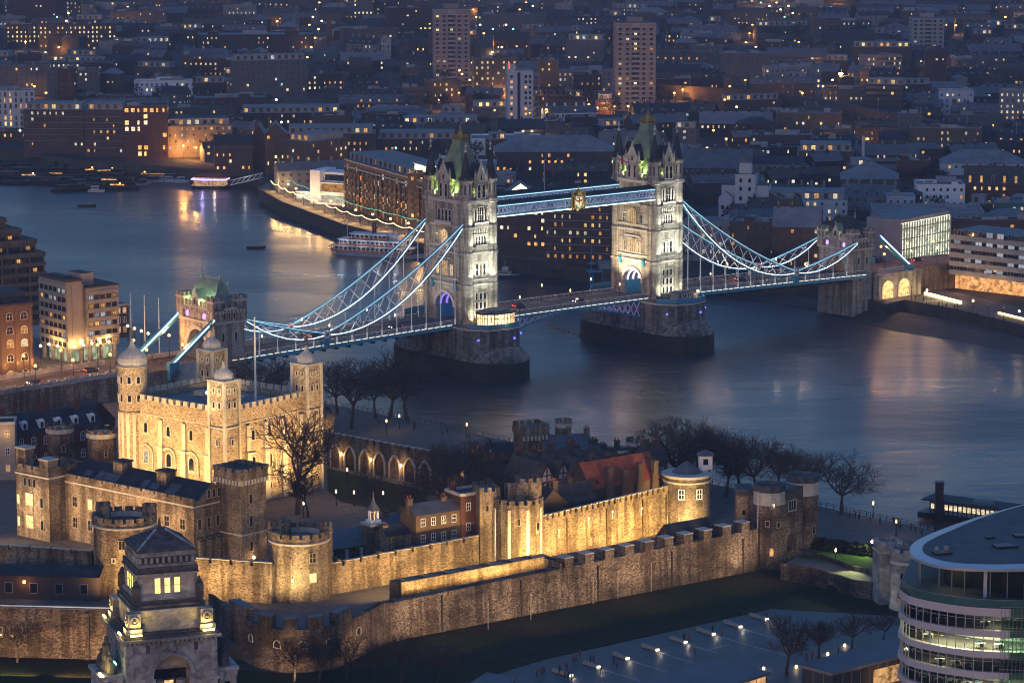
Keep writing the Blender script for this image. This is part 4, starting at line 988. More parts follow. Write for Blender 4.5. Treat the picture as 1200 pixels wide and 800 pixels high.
for i in range(3): win(bar, wl(1.0, 2.0), .14, Db/2-1.7+1.7*i, Hb+1.7, math.pi/2)
et = MB(); s = 4.2; et.box(-s, -s, -1, s, s, 20.4, 0)
et.prism([(-s-.7, -s), (-s, -s-.7), (s, -s-.7), (s+.7, -s), (s+.7, s), (s, s+.7), (-s, s+.7), (-s-.7, s)], 20.4, 22.2, 0)
for q in (-1, 1): 
    et.merlons((-s-.4, q*(s+.3)), (s+.4, q*(s+.3)), 22.2, .9, 1.7, .7, .8); et.merlons((q*(s+.3), -s), (q*(s+.3), s), 22.2, .9, 1.7, .7, .8)
    for k in range(9): et.box(-s-.3+k*1.06, q*(s+.5)-.2, 19.2, -s+.25+k*1.06, q*(s+.5)+.2, 20.4, 1); et.box(q*(s+.5)-.2, -s-.3+k*1.06, 19.2, q*(s+.5)+.2, -s+.25+k*1.06, 20.4, 1)
et.box(-s+.6, -s+.6, 22.2, s-.6, s-.6, 22.25, 2)
et.box(-s-.1, -s-.1, 7, s+.1, s+.1, 7.3, 1)
o = et.build("end_tower", ["rag_stone", "dressed_stone", "roof_slate"], bar, (3.2, Db-.4, 0))
for z in (3.0, 9.0, 14.5): win(o, wl(.9, 2.2, arch=False), s, -1.0, z, math.pi/2)
MB().lathe([(0, 1), (.35, 1.2), (.35, 1.7), (0, 1.9)], 8).build("wall_lamp", ["lamp_warm"], o, (s+.6, -s*.2, 0)); lamp('POINT', o, (s+1.0, -s*.2, 1.6), 420, (1, .6, .24), .3); lamp('POINT', o, (s+1.2, s+1, 4.6), 260, (1, .6, .24), .3)
lt = MB().box(-12, 0, -1, 0, 12, 15.6, 0); lt.box(-12.2, -.2, 15.6, .2, 12.2, 16.0, 1)
for (p, q) in (((-12, .3), (0, .3)), ((-.3, 0), (-.3, 12)), ((-11.7, 12), (-11.7, 0)), ((0, 11.7), (-12, 11.7))): lt.merlons(p, q, 17.4, .8, 2.4, .7, .6)
for x0, y0, x1, y1 in ((-12, 0, 0, .6), (-.6, .6, 0, 12), (-12, .6, -11.4, 12), (-11.4, 11.4, -.6, 12)): lt.box(x0, y0, 16, x1, y1, 17.4, 0)
lt.box(-11.4, .6, 15.6, -.6, 11.4, 16.2, 2)
lt.box(-3.4, .1, 16, -.2, 3.2, 20.0, 0); lt.box(-3.6, -.1, 20, 0, 3.4, 20.4, 1); lt.box(-13, 1, 16, -9.5, 4, 21.5, 0); lt.box(-13.2, .8, 21.5, -9.3, 4.2, 22, 1)
o = lt.build("end_tower", ["rag_stone", "dressed_stone", "roof_slate"], bar, (-Lb-.1, -5.2, 0))
for z, pn in ((8.2, "win_castle"), (2.6, "win_castle")): win(o, wl(2.6, 3.0, arch=False, bars=(2, 1), pane=pn), -7.2, 0, z); win(o, wl(.8, 2.2, arch=False, bars=(0, 1), pane="win_castle"), -11.2, 0, z); win(o, wl(1.0, 2.4, arch=False), -2.6, 0, z)
for k in range(3): win(o, wl(.9, 2.0), -8.6+1.7*k, 0, 13.0)
lamp('AREA', bar, (-20, -15, 10), 5600, (1, .60, .26), 40, aim=(-22, 0, 9.5), sy=.5)
lamp('SPOT', bar, (16, -10, 9), 5200, (1, .66, .36), .4, aim=(2, 6, 12), spot=85)
lamp('AREA', bar, (-52, -19, 1.5), 3600, (1, .66, .34), 12, aim=(-50, -5, 9), sy=.5)

# ---- chapel with bell turret
p = G(455, 660, 8)
ch = thing("chapel", "small stone chapel with low blue grey lead roof and a white topped bell turret", "chapel", (p.x, p.y, 8), CA-R(1))
b = MB().box(-17, 0, -1, -3, 10, 5.6, 0); b.box(-17.2, -.2, 5.6, -2.8, 10.2, 5.9, 1)
for k in range(4): b.box(-16.6+4.2*k, -.6, -1, -15.9+4.2*k, 0, 5.2, 1)
b.build("wall", ["old_wall_stone", "dressed_stone"], ch)
MB().gable(-17, 0, -3, 10, 5.9, 8.6, 0, 0, 'x', .4).build("roof", ["roof_lead"], ch)
for k in range(3): win(ch, wl(1.6, 3.0, bars=(2, 0)), -14.1+4.2*k, 0, 1.2)
k = MB().box(-2.1, -2.1, -1, 2.1, 2.1, 10.5, 0); k.box(-2.3, -2.3, 10.3, 2.3, 2.3, 10.8, 1)
o = k.build("bell_turret", ["rag_stone", "dressed_stone"], ch, (-4.6, -.6, 0))
k = MB().box(-1.3, -1.3, 10.8, 1.3, 1.3, 11.5, 0)
for i in range(8): a = R(45*i+22.5); k.lathe([(.16, 11.5), (.16, 13.8)], 6, 0, 1.15*math.cos(a), 1.15*math.sin(a))
k.lathe([(1.5, 13.7), (1.6, 14.0), (1.0, 14.8), (.35, 16.0), (.08, 17.4), (.2, 17.6), (.02, 18.4)], 8, 1); k.lathe([(.5, 11.5), (.45, 12.6), (.15, 13.2)], 8, 2)
k.build("belfry", ["white_paint", "roof_lead", "gold"], o)
lamp('SPOT', ch, (2, -9, 1.5), 700, (1, .8, .5), .3, aim=(-4.6, 0, 10), spot=60)

# ---- houses against the inner wall
def house(name, label, px, py, zb, w, d, h, rz, wall, roofm, rh, axis='x', cat="house", rows=0, cols=0, wspec=None, chim=(), flat=False, side=0, group=None):
    p = G(px, py, zb); t = thing(name, label, cat, (p.x, p.y, zb), rz, group)
    b = MB().box(-w/2, 0, -1, w/2, d, h, 0)
    if flat: b.box(-w/2-.15, -.15, h, w/2+.15, .35, h+.7, 1); b.box(-w/2-.15, d-.35, h, w/2+.15, d+.15, h+.7, 1); b.box(-w/2-.15, .35, h, -w/2+.35, d-.35, h+.7, 1); b.box(w/2-.35, .35, h, w/2+.15, d-.35, h+.7, 1); b.box(-w/2+.35, .35, h, w/2-.35, d-.35, h+.12, 2)
    b.build("wall", [wall, "dressed_stone", roofm], t)
    if not flat: MB().gable(-w/2, 0, w/2, d, h, h+rh, 1, 0, axis, .35).build("roof", [roofm, wall], t)
    for x, y, hh in chim:
        k = MB().box(-.7, -.55, h-.5, .7, .55, h+hh, 0); k.box(-.85, -.7, h+hh, .85, .7, h+hh+.25, 0)
        for q in (-.35, .35): k.lathe([(.2, h+hh+.2), (.16, h+hh+1.0)], 6, 1, q, 0)
        k.build("chimney", [wall, "red_tile"], t, (x, y, 0))
    if rows:
        for j in range(rows):
            z = h*(j+.28)/rows; facade(t, (-w/2, 0), (w/2, 0), [z], cols, wspec if not isinstance(wspec, list) else wspec[(j) % len(wspec)])
            if side: facade(t, (w/2, 0), (w/2, d), [z], side, wspec if not isinstance(wspec, list) else wspec[j % len(wspec)])
    return t
sash = win_mesh(1.0, 1.7, "white_paint", "glass_dark", False, (1, 1), .14, .08); sash_lit = win_mesh(1.0, 1.7, "white_paint", "win_amber", False, (1, 1), .14, .08)
house("brick_house", "brown brick terrace with white sash windows and blue slate roof above the inner wall", 514, 656, 10, 12.5, 7, 11.5, CA-R(4), "brown_brick", "roof_lead", 2.0, rows=3, cols=4, wspec=sash, chim=((-6, 3.5, 3.2), (3.5, 3.5, 2.6)))
house("brick_house", "taller dark red brick house joined to the lit tower, two lower windows lit amber", 556, 650, 10, 7.6, 7, 14.6, CA-R(6), "red_brick", "roof_slate", 0, rows=3, cols=2, wspec=[sash_lit, sash, sash], flat=True, chim=((-3, 5, 1.6),))
house("stone_cottage", "floodlit stone cottage end wall standing on the inner wall beside the chapel", 469, 660, 10, 7.0, 6, 7.0, CA-R(3), "rag_stone", "roof_slate", 1.6, rows=1, cols=1, wspec=wl(.8, 1.2, arch=False), cat="cottage", chim=((-2.6, 3, 1.8),))
# half timbered lodging with the red roofs
def gable_house(name, label, px, py, zb, n, w, d, h, rh, wall, roofm, panel=None, rz=CA, cat="house", lit=()):
    p = G(px, py, zb); t = thing(name, label, cat, (p.x, p.y, zb), rz)
    MB().box(-n*w/2, 0, -1, n*w/2, d, h, 0).build("wall", [wall], t)
    r = MB()
    for i in range(n): r.gable(-n*w/2+i*w, 0, -n*w/2+(i+1)*w, d, h, h+rh, 1, 0, 'y', .25)
    r.build("roof", [roofm, panel or wall], t)
    tim = MB()
    if panel:
        for i in range(n):
            x = -n*w/2+(i+.5)*w
            for k in (-.5, 0, .5): tim.beam((x+k*w*.6, -.1, h+.05), (x+k*w*.6, -.1, h+rh*(1-abs(k)*1.2)-.2), .25, .18, 0, up=(0, 1, 0))
            tim.beam((x-w/2, -.1, h), (x+w/2, -.1, h), .25, .2, 0, up=(0, 1, 0)); tim.beam((x-w*.3, -.1, h+rh*.35), (x+w*.3, -.1, h+rh*.35), .22, .18, 0, up=(0, 1, 0))
            for ss in (-1, 1): tim.beam((x+ss*w/2, -.22, h), (x, -.22, h+rh), .3, .25, 0, up=(0, 1, 0))
        tim.build("timber_frame", ["timber_dark"], t)
    for i in range(n):
        win(t, sash_lit if i in lit else sash, -n*w/2+(i+.5)*w, -.02, h-2.3); win(t, sash, -n*w/2+(i+.5)*w, -.02, h-5) if h > 6 else None
    return t
gable_house("timbered_house", "dark half timbered house with two black and white gables beside the red tiled roofs", 705, 596, 9, 3, 5.6, 12, 8.8, 4.6, "dark_brick", "dark_tile", "pale_render")
gable_house("timbered_house", "half timbered house with two amber lit upper windows, behind the lit mural tower", 650, 600, 9, 2, 5.2, 14, 8.2, 4.6, "dark_brick", "dark_tile", "pale_render", lit=())
h_ = house("dark_house", "dark brick house with two amber windows side by side, behind the inner wall", 668, 592, 9, 11, 9, 9.5, CA, "dark_brick", "dark_tile", 4.5, 'x', rows=1, cols=2, wspec=win_mesh(1.0, 2.0, "timber_dark", "win_amber", False, (0, 1), .15, .1), chim=((-3, 4.5, 6.0), (3.5, 4.5, 5.6)))
t = house("red_roof_house", "long house with bright red tiled roof and four tall brick chimneys behind the golden wall", 733, 611, 9, 22, 9, 10.0, CA, "brown_brick", "red_tile", 5.6, 'x')
for k in range(4):
    c = MB(); c.prism([(-1.5, -.7), (1.5, -.7), (1.5, .7), (-1.5, .7)], 3, 11.6, 0, scale=.55); c.box(-.75, -.6, 11.6, .75, .6, 14.2 if k != 1 else 13.2, 0); c.box(-.9, -.75, 14.2 if k != 1 else 13.2, .9, .75, 14.6 if k != 1 else 13.6, 0)
    c.build("chimney", ["brown_brick"], t, (-5.8+4.9*k, -.6, 0))
house("gabled_cottage", "small dark cottage row with white dormer gables just behind the golden wall", 668, 628, 9, 16, 7, 8.6, CA, "dark_brick", "dark_tile", 3.8, 'x', cat="cottage", chim=((-3.5, 3.5, 4.6), (2.5, 3.5, 4.8)), rows=1, cols=3, wspec=sash)
gable_house("gabled_cottage", "brick cottage with two front gables and white windows, left of the red roofs", 690, 618, 9, 2, 5.2, 8, 7.0, 4.4, "brown_brick", "dark_tile")

# ---- gate tower pair at the moat and causeway
p = G(902, 668, 4.9)
by = thing("gate_tower", "moat gatehouse of two round stone drums with blue grey roofs and dark parapets, gate between", "castle gatehouse", (p.x, p.y+4.2, 0), R(0))
def gate_drum(x, y, r, zt):
    d = MB().lathe([(r*1.07, 4), (r, 7.5), (r*.985, zt-4.8), (r*1.03, zt-4.7), (r*1.03, zt-4.4), (r, zt-4.3), (r, zt-1.6), (r*1.03, zt-1.5), (r*1.03, zt), (r*.78, zt), (r*.78, zt-.9)], 10, [0, 0, 0, 1, 1, 1, 0, 2, 2, 3], a0=R(18))
    o = d.build("drum", ["old_wall_stone", "dressed_stone", "portland_dark", "roof_lead"], by, (x, y, 0))
    return o
a = gate_drum(0, 0, 3.9, 25.2); c = gate_drum(8.8, 9.0, 4.0, 25.6)
for z, an in ((19.8, -80), (15.2, -58), (15.6, -100)): win(a, wl(.8, 1.2, arch=False), 3.8*math.cos(R(an)), 3.8*math.sin(R(an)), z, R(an+90))
win(a, wl(.8, 1.8, pane="win_amber"), 3.85*math.cos(R(-84)), 3.85*math.sin(R(-84)), 8.4, R(6)); win(c, wl(.8, 2.0), 3.9*math.cos(R(-50)), 3.9*math.sin(R(-50)), 11.5, R(40))
g = MB().prism([(2.0, -1.4), (9.5, 6), (6, 12), (-3, 5)], 4, 22.6, 0); g.prism([(2.0, -1.4), (9.5, 6), (6, 12), (-3, 5)], 22.6, 23.6, 1, 2)
g.build("gate_wall", ["old_wall_stone", "portland_dark", "roof_lead"], by)
win(by, win_mesh(2.6, 2.4, "carved_stone", "glass_dark", False, (2, 0), .2, .15), 5.7, 2.1, 18.2, R(45)); win(by, win_mesh(2.6, 4.0, "old_wall_stone", "timber_dark", True, (1, 0), .3, .15), 5.9, 2.3, 8.3, R(45))
k = MB().box(-3.6, -2.5, 5, .3, 4, 21.8, 0); k.box(-3.8, -2.7, 21.8, .5, 4.2, 23.4, 1); k.build("side_block", ["rag_stone", "portland_dark"], by, (-4.1, 4.5, 0)); win(by, wl(.9, 1.4), -5.9, 1.98, 17)
k = MB().lathe([(.09, 5), (.09, 24)], 5); k.build("drainpipe", ["bridge_white"], by, (-2.9, -2.95, 0))
lamp('SPOT', by, (-9, -12, 6), 2100, (1, .78, .56), .4, aim=(0, 0, 15), spot=75); lamp('SPOT', by, (16, -9, 8.6), 1500, (1, .78, .5), .4, aim=(8, 7, 12), spot=80)
# causeway
cw = [G(915, 664, 8), G(960, 672, 8), G(1000, 684, 8), G(1042, 690, 8)]; cv = [G(935, 650, 8), G(965, 655, 8), G(1000, 668, 8), G(1046, 676, 8)]
k = MB()
for i in range(3): 
    k.add([tuple(cw[i])[:2]+(3.5,), tuple(cw[i+1])[:2]+(3.5,), tuple(cv[i+1])[:2]+(3.5,), tuple(cv[i])[:2]+(3.5,), cw[i], cw[i+1], cv[i+1], cv[i]], [(0,3,2,1),(0,1,5,4),(1,2,6,5),(2,3,7,6),(3,0,4,7),(4,5,6,7)], [0,0,0,0,0,1])
cwt = tag(k.build("causeway", ["old_wall_stone", "footway"]), "stone causeway with parapets crossing the moat between the two gatehouses", "causeway")
k = MB()
for L_ in (cw, cv):
    for i in range(3): k.beam(L_[i]+Vector((0, 0, .5)), L_[i+1]+Vector((0, 0, .5)), .5, 1.2)
k.build("parapet", ["old_wall_stone"], cwt)
k = MB(); n = 10; c0 = cw[1].lerp(cw[2], .4); dd = (cw[2]-cw[1]).normalized(); nn_ = Vector((dd.y, -dd.x, 0))
pts = [c0+dd*(3*math.cos(math.pi*i/n))+nn_*.06+Vector((0, 0, -3.6+2.2*math.sin(math.pi*i/n))) for i in range(n+1)]
k.add([tuple(q) for q in pts], [tuple(range(n+1))], 0); 
for u, v in zip(pts, pts[1:]): k.beam(u, v, .5, .3, 1, up=nn_)
k.build("arch", ["black_iron", "rag_stone"], cwt)
# outer gatehouse by the square
p = G(1060, 716, 5)
mt_ = thing("outer_gate_tower", "pale stone outer gatehouse with two round turrets partly hidden by the curved office building", "castle gatehouse", (p.x, p.y+3.6, 0))
k = MB().lathe([(4.0, 4), (3.7, 7), (3.65, 15.4), (3.85, 15.6), (3.85, 16.2), (3.65, 16.3), (3.65, 18.2), (2.9, 18.2), (2.9, 17.3)], 10, [0, 0, 0, 1, 1, 0, 1, 2], a0=R(18)); k.ring_merlons(3.65, 18.2, .9, 10, .6, .7, 0)
o = k.build("turret", ["portland_stone", "dressed_stone", "roof_lead"], mt_, (.6, 0, 0))
for an, z in ((-110, 12.2), (-60, 12.2), (-85, 8.6), (-120, 7.6)): win(o, wl(.8, 1.7), 3.6*math.cos(R(an)), 3.6*math.sin(R(an)), z, R(an+90))
k = MB().box(-2.7, -2.7, 4, 2.7, 2.7, 18.6, 0); k.box(-2.9, -2.9, 17, 2.9, 2.9, 17.4, 1)
for q in (-1, 1): k.merlons((-2.7, q*2.4), (2.7, q*2.4), 18.6, 1.0, 1.1, .8, .6); k.merlons((q*2.4, -2.1), (q*2.4, 2.1), 18.6, 1.0, 1.1, .8, .6)
o = k.build("stair_turret", ["portland_stone", "dressed_stone"], mt_, (-3.0, 5.6, 0), R(12)); win(o, wl(.7, 1.8), 0, -2.7, 11.0); win(o, wl(.7, 1.8), 2.7, 0, 14.5, math.pi/2)
k = MB().box(-4, 0, 5, 6, 8, 17, 0); k.merlons((-4, .3), (6, .3), 17, 1, 1.2, .9, .6); k.merlons((6, 8), (-4, 8), 17, 1, 1.2, .9, .6); k.build("gate_wall", ["portland_stone"], mt_, (2, 4, 0))
lamp('SPOT', mt_, (-7, -7, 5.5), 700, (1, .85, .7), .4, aim=(0, 0, 12), spot=85)

# ---- outer wall along the moat
A = G(452, 753, 4.9); Bp = G(889, 668, 4.9)
ow, Lo = curtain("outer_wall", "long brown outer castle wall above the dry moat, big square battlements towards the right gate", A, Bp, 4.5, 13.6, 15.0, 3.0, "old_wall_stone", mer=None)
zo = lambda x: 13.6+1.4*x/Lo
m_ = MB(); w_ = 4.4; x = Lo*.46
while x < Lo-3:
    m_.box(x, .35, zo(x)-.1, x+w_*.58, 3.2, zo(x)+2.1, 0); m_.box(x-.1, .25, zo(x)+2.1, x+w_*.58+.1, 3.3, zo(x)+2.3, 1); x += w_*1.36
m_.build("battlement", ["old_wall_stone", "dressed_stone"], ow)
k = MB(); k.box(9, 6.4, 8, Lo*.45, 6.9, 15.9, 0); k.box(Lo*.45, .5, 8, Lo*.45+.5, 6.9, 15.4, 0)
k.build("wall_walk_parapet", ["rag_stone"], ow)
lamp('AREA', ow, (Lo*.23, 4.0, 14.3), 2600, (1, .58, .16), Lo*.42, aim=(Lo*.23, 6.6, 15.2), sy=.3)
k = MB(); k.box(11, 7.2, 8, Lo*.47, 14, 14.6, 0, 1); k.box(Lo*.5, 6, 8, Lo*.93, 12, 14.0, 0, 1)
for i in range(7): xx = 12+i*6.1; k.box(xx, 8.6, 14.6, xx+4, 11.6, 15.1, 2, 3)
k.build("casemate_roof", ["old_wall_stone", "roof_slate", "black_iron", "roof_lead"], ow)
for i in range(9): lamp('POINT', ow, (8+6.1*i, 13.5, 15.4), 45, (1, .72, .3), .2)
k = MB().gable(Lo*.80, 6, Lo*.93, 12, 14, 17.5, 0, 1, 'x', .3); k.build("storehouse_roof", ["dark_brick", "roof_slate"], ow)
for i in range(3):
    xx = Lo*(.62+.13*i); MB().lathe([(0, 14.2), (.45, 14.3), (.45, 14.8), (0, 15)], 8).build("floodlight", ["lamp_warm"], ow, (xx, 8, 0))
for i in range(14):
    xx = 8+Lo*.95*i/14
    if i % 3 == 1: MB().box(-.2, -.12, 4.6, .2, .3, 13.4, 0).build("drainpipe", ["black_iron"], ow, (xx, .1, 0))
for k in range(4): lamp('AREA', ow, (Lo*(.1+.26*k), -36, 13.5), 2000, (1, .66, .38), 22, aim=(Lo*(.1+.26*k), 0, 11.5), sy=.6).data.spread = R(48)
# lighting columns in the dry moat
for i, (px, y0, y1) in enumerate(((57, 763, 724), (90, 765, 726), (572, 737, 707), (622, 726, 696), (695, 707, 676), (724, 701, 669), (763, 693, 660), (782, 688, 655))):
    q = G(px, y0, 4.95); h = ZT(y1, q.y)-4.95
    c = MB().lathe([(.12, 0), (.09, h-.3)], 6); c.lathe([(.2, h-.3), (.22, h), (.1, h+.15)], 6)
    tag(c.build("light_column", ["pale_trim" if "pale_trim" in M else "concrete"], None, q), "slim white lighting column standing in the moat against the brown outer wall", "lamp post", "lighting columns along the outer wall")
# bastion
A0 = G(452, 753, 4.9)
bs = thing("bastion", "half round stone bastion with big battlements and gun openings at the outer wall's bend", "bastion", (0, 0, 0))
q = [G(245, 742, 5), G(266, 762, 5), G(300, 781, 5), G(330, 787, 5), G(360, 787, 5), G(392, 783, 5), G(425, 768, 5), G(452, 753, 5)]
bk_ = [Vector((p.x*.94-4.2, p.y+13, 0)) for p in q]
P2 = [(p.x, p.y) for p in q]+[(A0.x-2, A0.y+6), (-46, 689), (q[0].x+1, q[0].y+5)]
b = MB().prism(P2, 4, 11.4, 0, 1)
cen = Vector((sum(p[0] for p in P2)/len(P2), sum(p[1] for p in P2)/len(P2)))
for i in range(7):
    p0 = Vector(P2[i]); p1 = Vector(P2[i+1])
    if i in (1, 2, 3, 4, 5):
        pass
    i0_ = (cen-p0).normalized()*1.5; i1_ = (cen-p1).normalized()*1.5; b.prism([p0, p1, p1+i1_, p0+i0_], 11.35, 14.2, 0)
    if i in (1, 2, 3, 4, 5):
        k0 = p0.lerp(p1, .1); k1 = p0.lerp(p1, .62); inn = (cen-p0.lerp(p1, .4)).normalized()*2.2
        b.prism([k0, k1, k1+inn, k0+inn], 14.15, 16.6, 0, 2); b.prism([k0+inn*.02, k1+inn*.02, k1+inn*1.03, k0+inn*1.03], 16.6, 16.8, 2)
        nrm = (p1-p0).normalized(); nrm = Vector((nrm.y, -nrm.x)); c_ = p0.lerp(p1, .85); rz = math.atan2(nrm.y, nrm.x)+math.pi/2
        win(bs, win_mesh(1.7, 1.5, "carved_stone", "black_iron", True, (0, 0), .15, .25), c_.x, c_.y, 10.2, rz, "gun_opening")
b.build("wall", ["old_wall_stone", "footway", "roof_lead"], bs)
lamp('AREA', bs, (q[3].x-2, q[3].y-10, 6), 700, (1, .58, .26), 16, aim=(q[3].x, q[3].y, 11.5), sy=.5).data.spread = R(100); lamp('AREA', bs, (q[6].x+3, q[6].y-10, 6), 600, (1, .58, .28), 12, aim=(q[6].x, q[6].y, 11.5), sy=.5).data.spread = R(100)
A = G(-60, 768, 4.9); Bp = G(250, 776, 4.9)
ol, Ll = curtain("outer_wall", "brown outer castle wall at the lower left with small slit windows and pale rail", A, Bp, 4.5, 16.2, 15.4, 3.0, "old_wall_stone", mer=None)
k = MB().box(0, .2, 16.2, Ll*.62, .34, 16.45, 0); k.box(0, .2, 15.8, Ll, 3.2, 16.0, 1); k.build("rail", ["bridge_white", "roof_lead"], ol)
for xx in (.2, .24, .29): win(ol, wl(.5, 1.8, arch=False, fr=.3), Ll*xx, .15, 9.6)
k = MB().box(Ll*.52, -.7, 4.5, Ll*.52+1.0, .5, 15.2, 0); k.box(Ll*.6, -.7, 4.5, Ll*.6+1, .5, 15.2, 0); k.build("buttress", ["old_wall_stone"], ol)
for k in range(2): lamp('AREA', ol, (Ll*(.25+.35*k), -15, 5.4), 1700, (1, .58, .26), 16, aim=(Ll*(.25+.35*k), 0, 10), sy=.5)
k = house("casemate_house", "low dark casemate houses with a lamp, behind the lower left outer wall", 40, 702, 8, 30, 8, 5.5, R(-6), "dark_brick", "roof_slate", 1.6, 'x', rows=1, cols=5, wspec=wl(1.6, 2.2, arch=False), cat="houses")
for xx in (-11, -2): 
    MB().lathe([(0, 3.8), (.35, 4), (.35, 4.5), (0, 4.7)], 8).build("wall_lamp", ["lamp_orange"], k, (xx, -.8, 0)); lamp('POINT', k, (xx, -1.6, 4), 160, (1, .5, .16), .3)

# ---- arcaded south wall
A = G(368, 542, 8); Bp = G(545, 577, 8)
ar, La = curtain("arcaded_wall", "ruined wall of tall pointed arches with lamps between, right of the keep above a lawn", A, Bp, 7, 16.0, 16.2, 2.6, "rag_stone", mer=(1.1, 1.5, 1.1))
for i in range(8):
    x = 2.8+5.6*i; n = 8; pts = [(x-2.0, 8), (x+2.0, 8), (x+2.0, 12)]+[(x+2.0-4.0*(j/n)*.5-.0, 12+2.4*math.sin(math.pi/2*j/n)) for j in range(1, n+1)]+[(x-2.0+4.0*((n-j)/n)*.5, 12+2.4*math.sin(math.pi/2*(n-j)/n)) for j in range(1, n+1)]
    if x > La-2: break
    k = MB(); k.add([(a_, -.02, z) for a_, z in pts], [tuple(range(len(pts)))], 0)
    for u, v in zip(pts[1:], pts[2:]+pts[:1]): k.beam((u[0], -.18, u[1]), (v[0], -.18, v[1]), .45, .5, 1, up=(0, 1, 0))
    k.build("pointed_arch", ["timber_dark" if i % 2 == 0 else "rag_stone", "dressed_stone"], ar)
    if i in (1, 3, 5):
        MB().lathe([(0, 11.6), (.3, 11.8), (.3, 12.4), (0, 12.6)], 8).build("wall_lamp", ["lamp_warm"], ar, (x+2.8, -.6, 0)); lamp('POINT', ar, (x+2.8, -1.3, 12), 330, (1, .55, .18), .3)
lamp('AREA', ar, (La*.5, 6, 14), 1500, (1, .6, .2), La*.9, aim=(La*.5, 1, 17), sy=.4)
# smaller towers towards the river
def sq_tower(name, label, px, py, zb, s, zt, rz=.4, mat="rag_stone", n=4, round_=False, corbel=False, lampw=0):
    c = G(px, py, zb); c.y += s; t = thing(name, label, "castle tower", (c.x, c.y, 0), rz)
    b = MB()
    if round_: 
        b.lathe([(s, zb-1), (s*.97, zt-1.4), (s*1.06, zt-1.2), (s*1.06, zt), (s*.8, zt), (s*.8, zt-.6)], 14, [0, 0, 1, 0, 1, 2]); b.ring_merlons(s*1.06, zt, .9, 9, .62, .5)
    else:
        b.box(-s, -s, zb-1, s, s, zt-2.0, 0); b.box(-s-.3, -s-.3, zt-2.0, s+.3, s+.3, zt, 0, 2)
        for q in (-1, 1): b.merlons((-s-.2, q*s), (s+.2, q*s), zt, 1.0, 1.1, .8, .6); b.merlons((q*s, -s+.4), (q*s, s-.4), zt, 1.0, 1.1, .8, .6)
        if corbel:
            for k in range(7): b.box(-s+k*s*.31-.2, -s-.5, zt-3.2, -s+k*s*.31+.25, -s+.1, zt-2.0, 1)
    o = b.build("wall", [mat, "dressed_stone", "roof_lead"], t)
    f = s if not round_ else s*.97
    win(t, wl(.8, 1.8), 0, -f, zt-6); 
    if lampw: lamp('POINT', t, (0, -s-2.0, zb+3), lampw, (1, .58, .2), .3)
    return t
sq_tower("riverside_tower", "square stone tower with corbelled battlements against the river, behind the timbered houses", 622, 556, 8, 3.5, 20.6, corbel=True, lampw=260)
sq_tower("riverside_tower", "slim round turret lit from inside its battlements, right of the square riverside tower", 660, 552, 8, 2.2, 21.0, round_=True, lampw=0)
sq_tower("riverside_tower", "small round brown turret between the red roofed house and the bare riverside trees", 745, 560, 8, 2.4, 17.6, round_=True, lampw=260)
t = sq_tower("riverside_tower", "floodlit turret at the right foot of the keep, where the arcade ends", 376, 512, 8, 2.8, 14.6, lampw=420)
t = sq_tower("round_tower", "dark round battlemented tower left of the keep, in front of the brick house with dormers", 69, 560, 9, 3.6, 22.0, round_=True, mat="old_wall_stone")
t = sq_tower("round_tower", "dark battlemented tower directly left of the keep's round turret", 118, 566, 9, 3.9, 22.0, round_=True, mat="old_wall_stone")
house("riverside_lodge", "stone lodge with teal lead roof and white chimneys between the riverside turrets", 665, 556, 8, 13, 8, 7.4, R(10), "rag_stone", "roof_lead", 2.8, cat="house", chim=((-5, 4, 4.4), (1, 4, 4.0), (6, 4, 4.2)))
house("riverside_lodge", "low crenellated stone lodge between the teal roofed lodge and the brown turret", 712, 560, 8, 15, 7, 6.6, R(8), "old_wall_stone", "roof_slate", 0, flat=True, cat="house", chim=((-4, 3, 3.2), (3, 3, 2.8)))
for x_, y_, n_ in ((570, 552, "a"), (592, 558, "b"), (548, 560, "c")):
    pass
k = sq_tower("ruined_turret", "short lit stump of ruined wall left of the square riverside tower", 568, 552, 8, 1.2, 13.2, lampw=220)
k = sq_tower("ruined_turret", "taller narrow lit stump of ruined wall nearest the arcade end", 556, 546, 8, 1.0, 13.6, lampw=150)
k = sq_tower("inner_tower", "plain brown stone tower among bare trees behind the brick terrace", 556, 600, 8, 3.0, 15.4)
house("white_house", "low stone range with lamps between the ruined turrets and square riverside tower", 596, 548, 8, 11, 6, 4.4, R(6), "rag_stone", "roof_slate", 2, cat="house", rows=1, cols=3, wspec=wl(.8, 1.4, pane="win_amber"))
# brick houses left of the keep
t = house("officers_house", "long dark red brick house with white dormers and sash windows, upper left of the castle", 62, 545, 9, 30, 11, 9.6, R(33), "red_brick", "roof_slate", 4.4, 'x', rows=2, cols=8, wspec=win_mesh(1.1, 2.2, "white_paint", "glass_dark", True, (1, 1), .16, .1), chim=((-12, 5.5, 6.2), (0, 5.5, 6.2), (10, 5.5, 6.0)))
for i in range(6):
    k = MB().box(-.8, -.3, 10.2, .8, 2.4, 12.4, 0); k.lathe([(.85, 12.3), (.6, 12.8), (.1, 13.0)], 10, 0); k.build("dormer", ["white_paint"], t, (-12.5+5*i, 1.2, 0)); win(t, win_mesh(.9, 1.5, "white_paint", "glass_dark", True, (0, 0), .1, .1), -12.5+5*i, .88, 10.6)
house("gable_house", "small brick house with steep gable and one orange attic window beside the keep's round turret", 118, 530, 9, 9, 10, 9.0, R(33), "red_brick", "roof_slate", 5, 'y', rows=2, cols=2, wspec=[sash, sash_lit])
house("lit_villa", "pale stone building with lamplit balcony cut by the left edge beside the brick house", 3, 558, 9, 7, 8, 14, R(5), "concrete", "roof_slate", 0, flat=True, rows=3, cols=2, wspec=[sash_lit, sash, sash_lit])
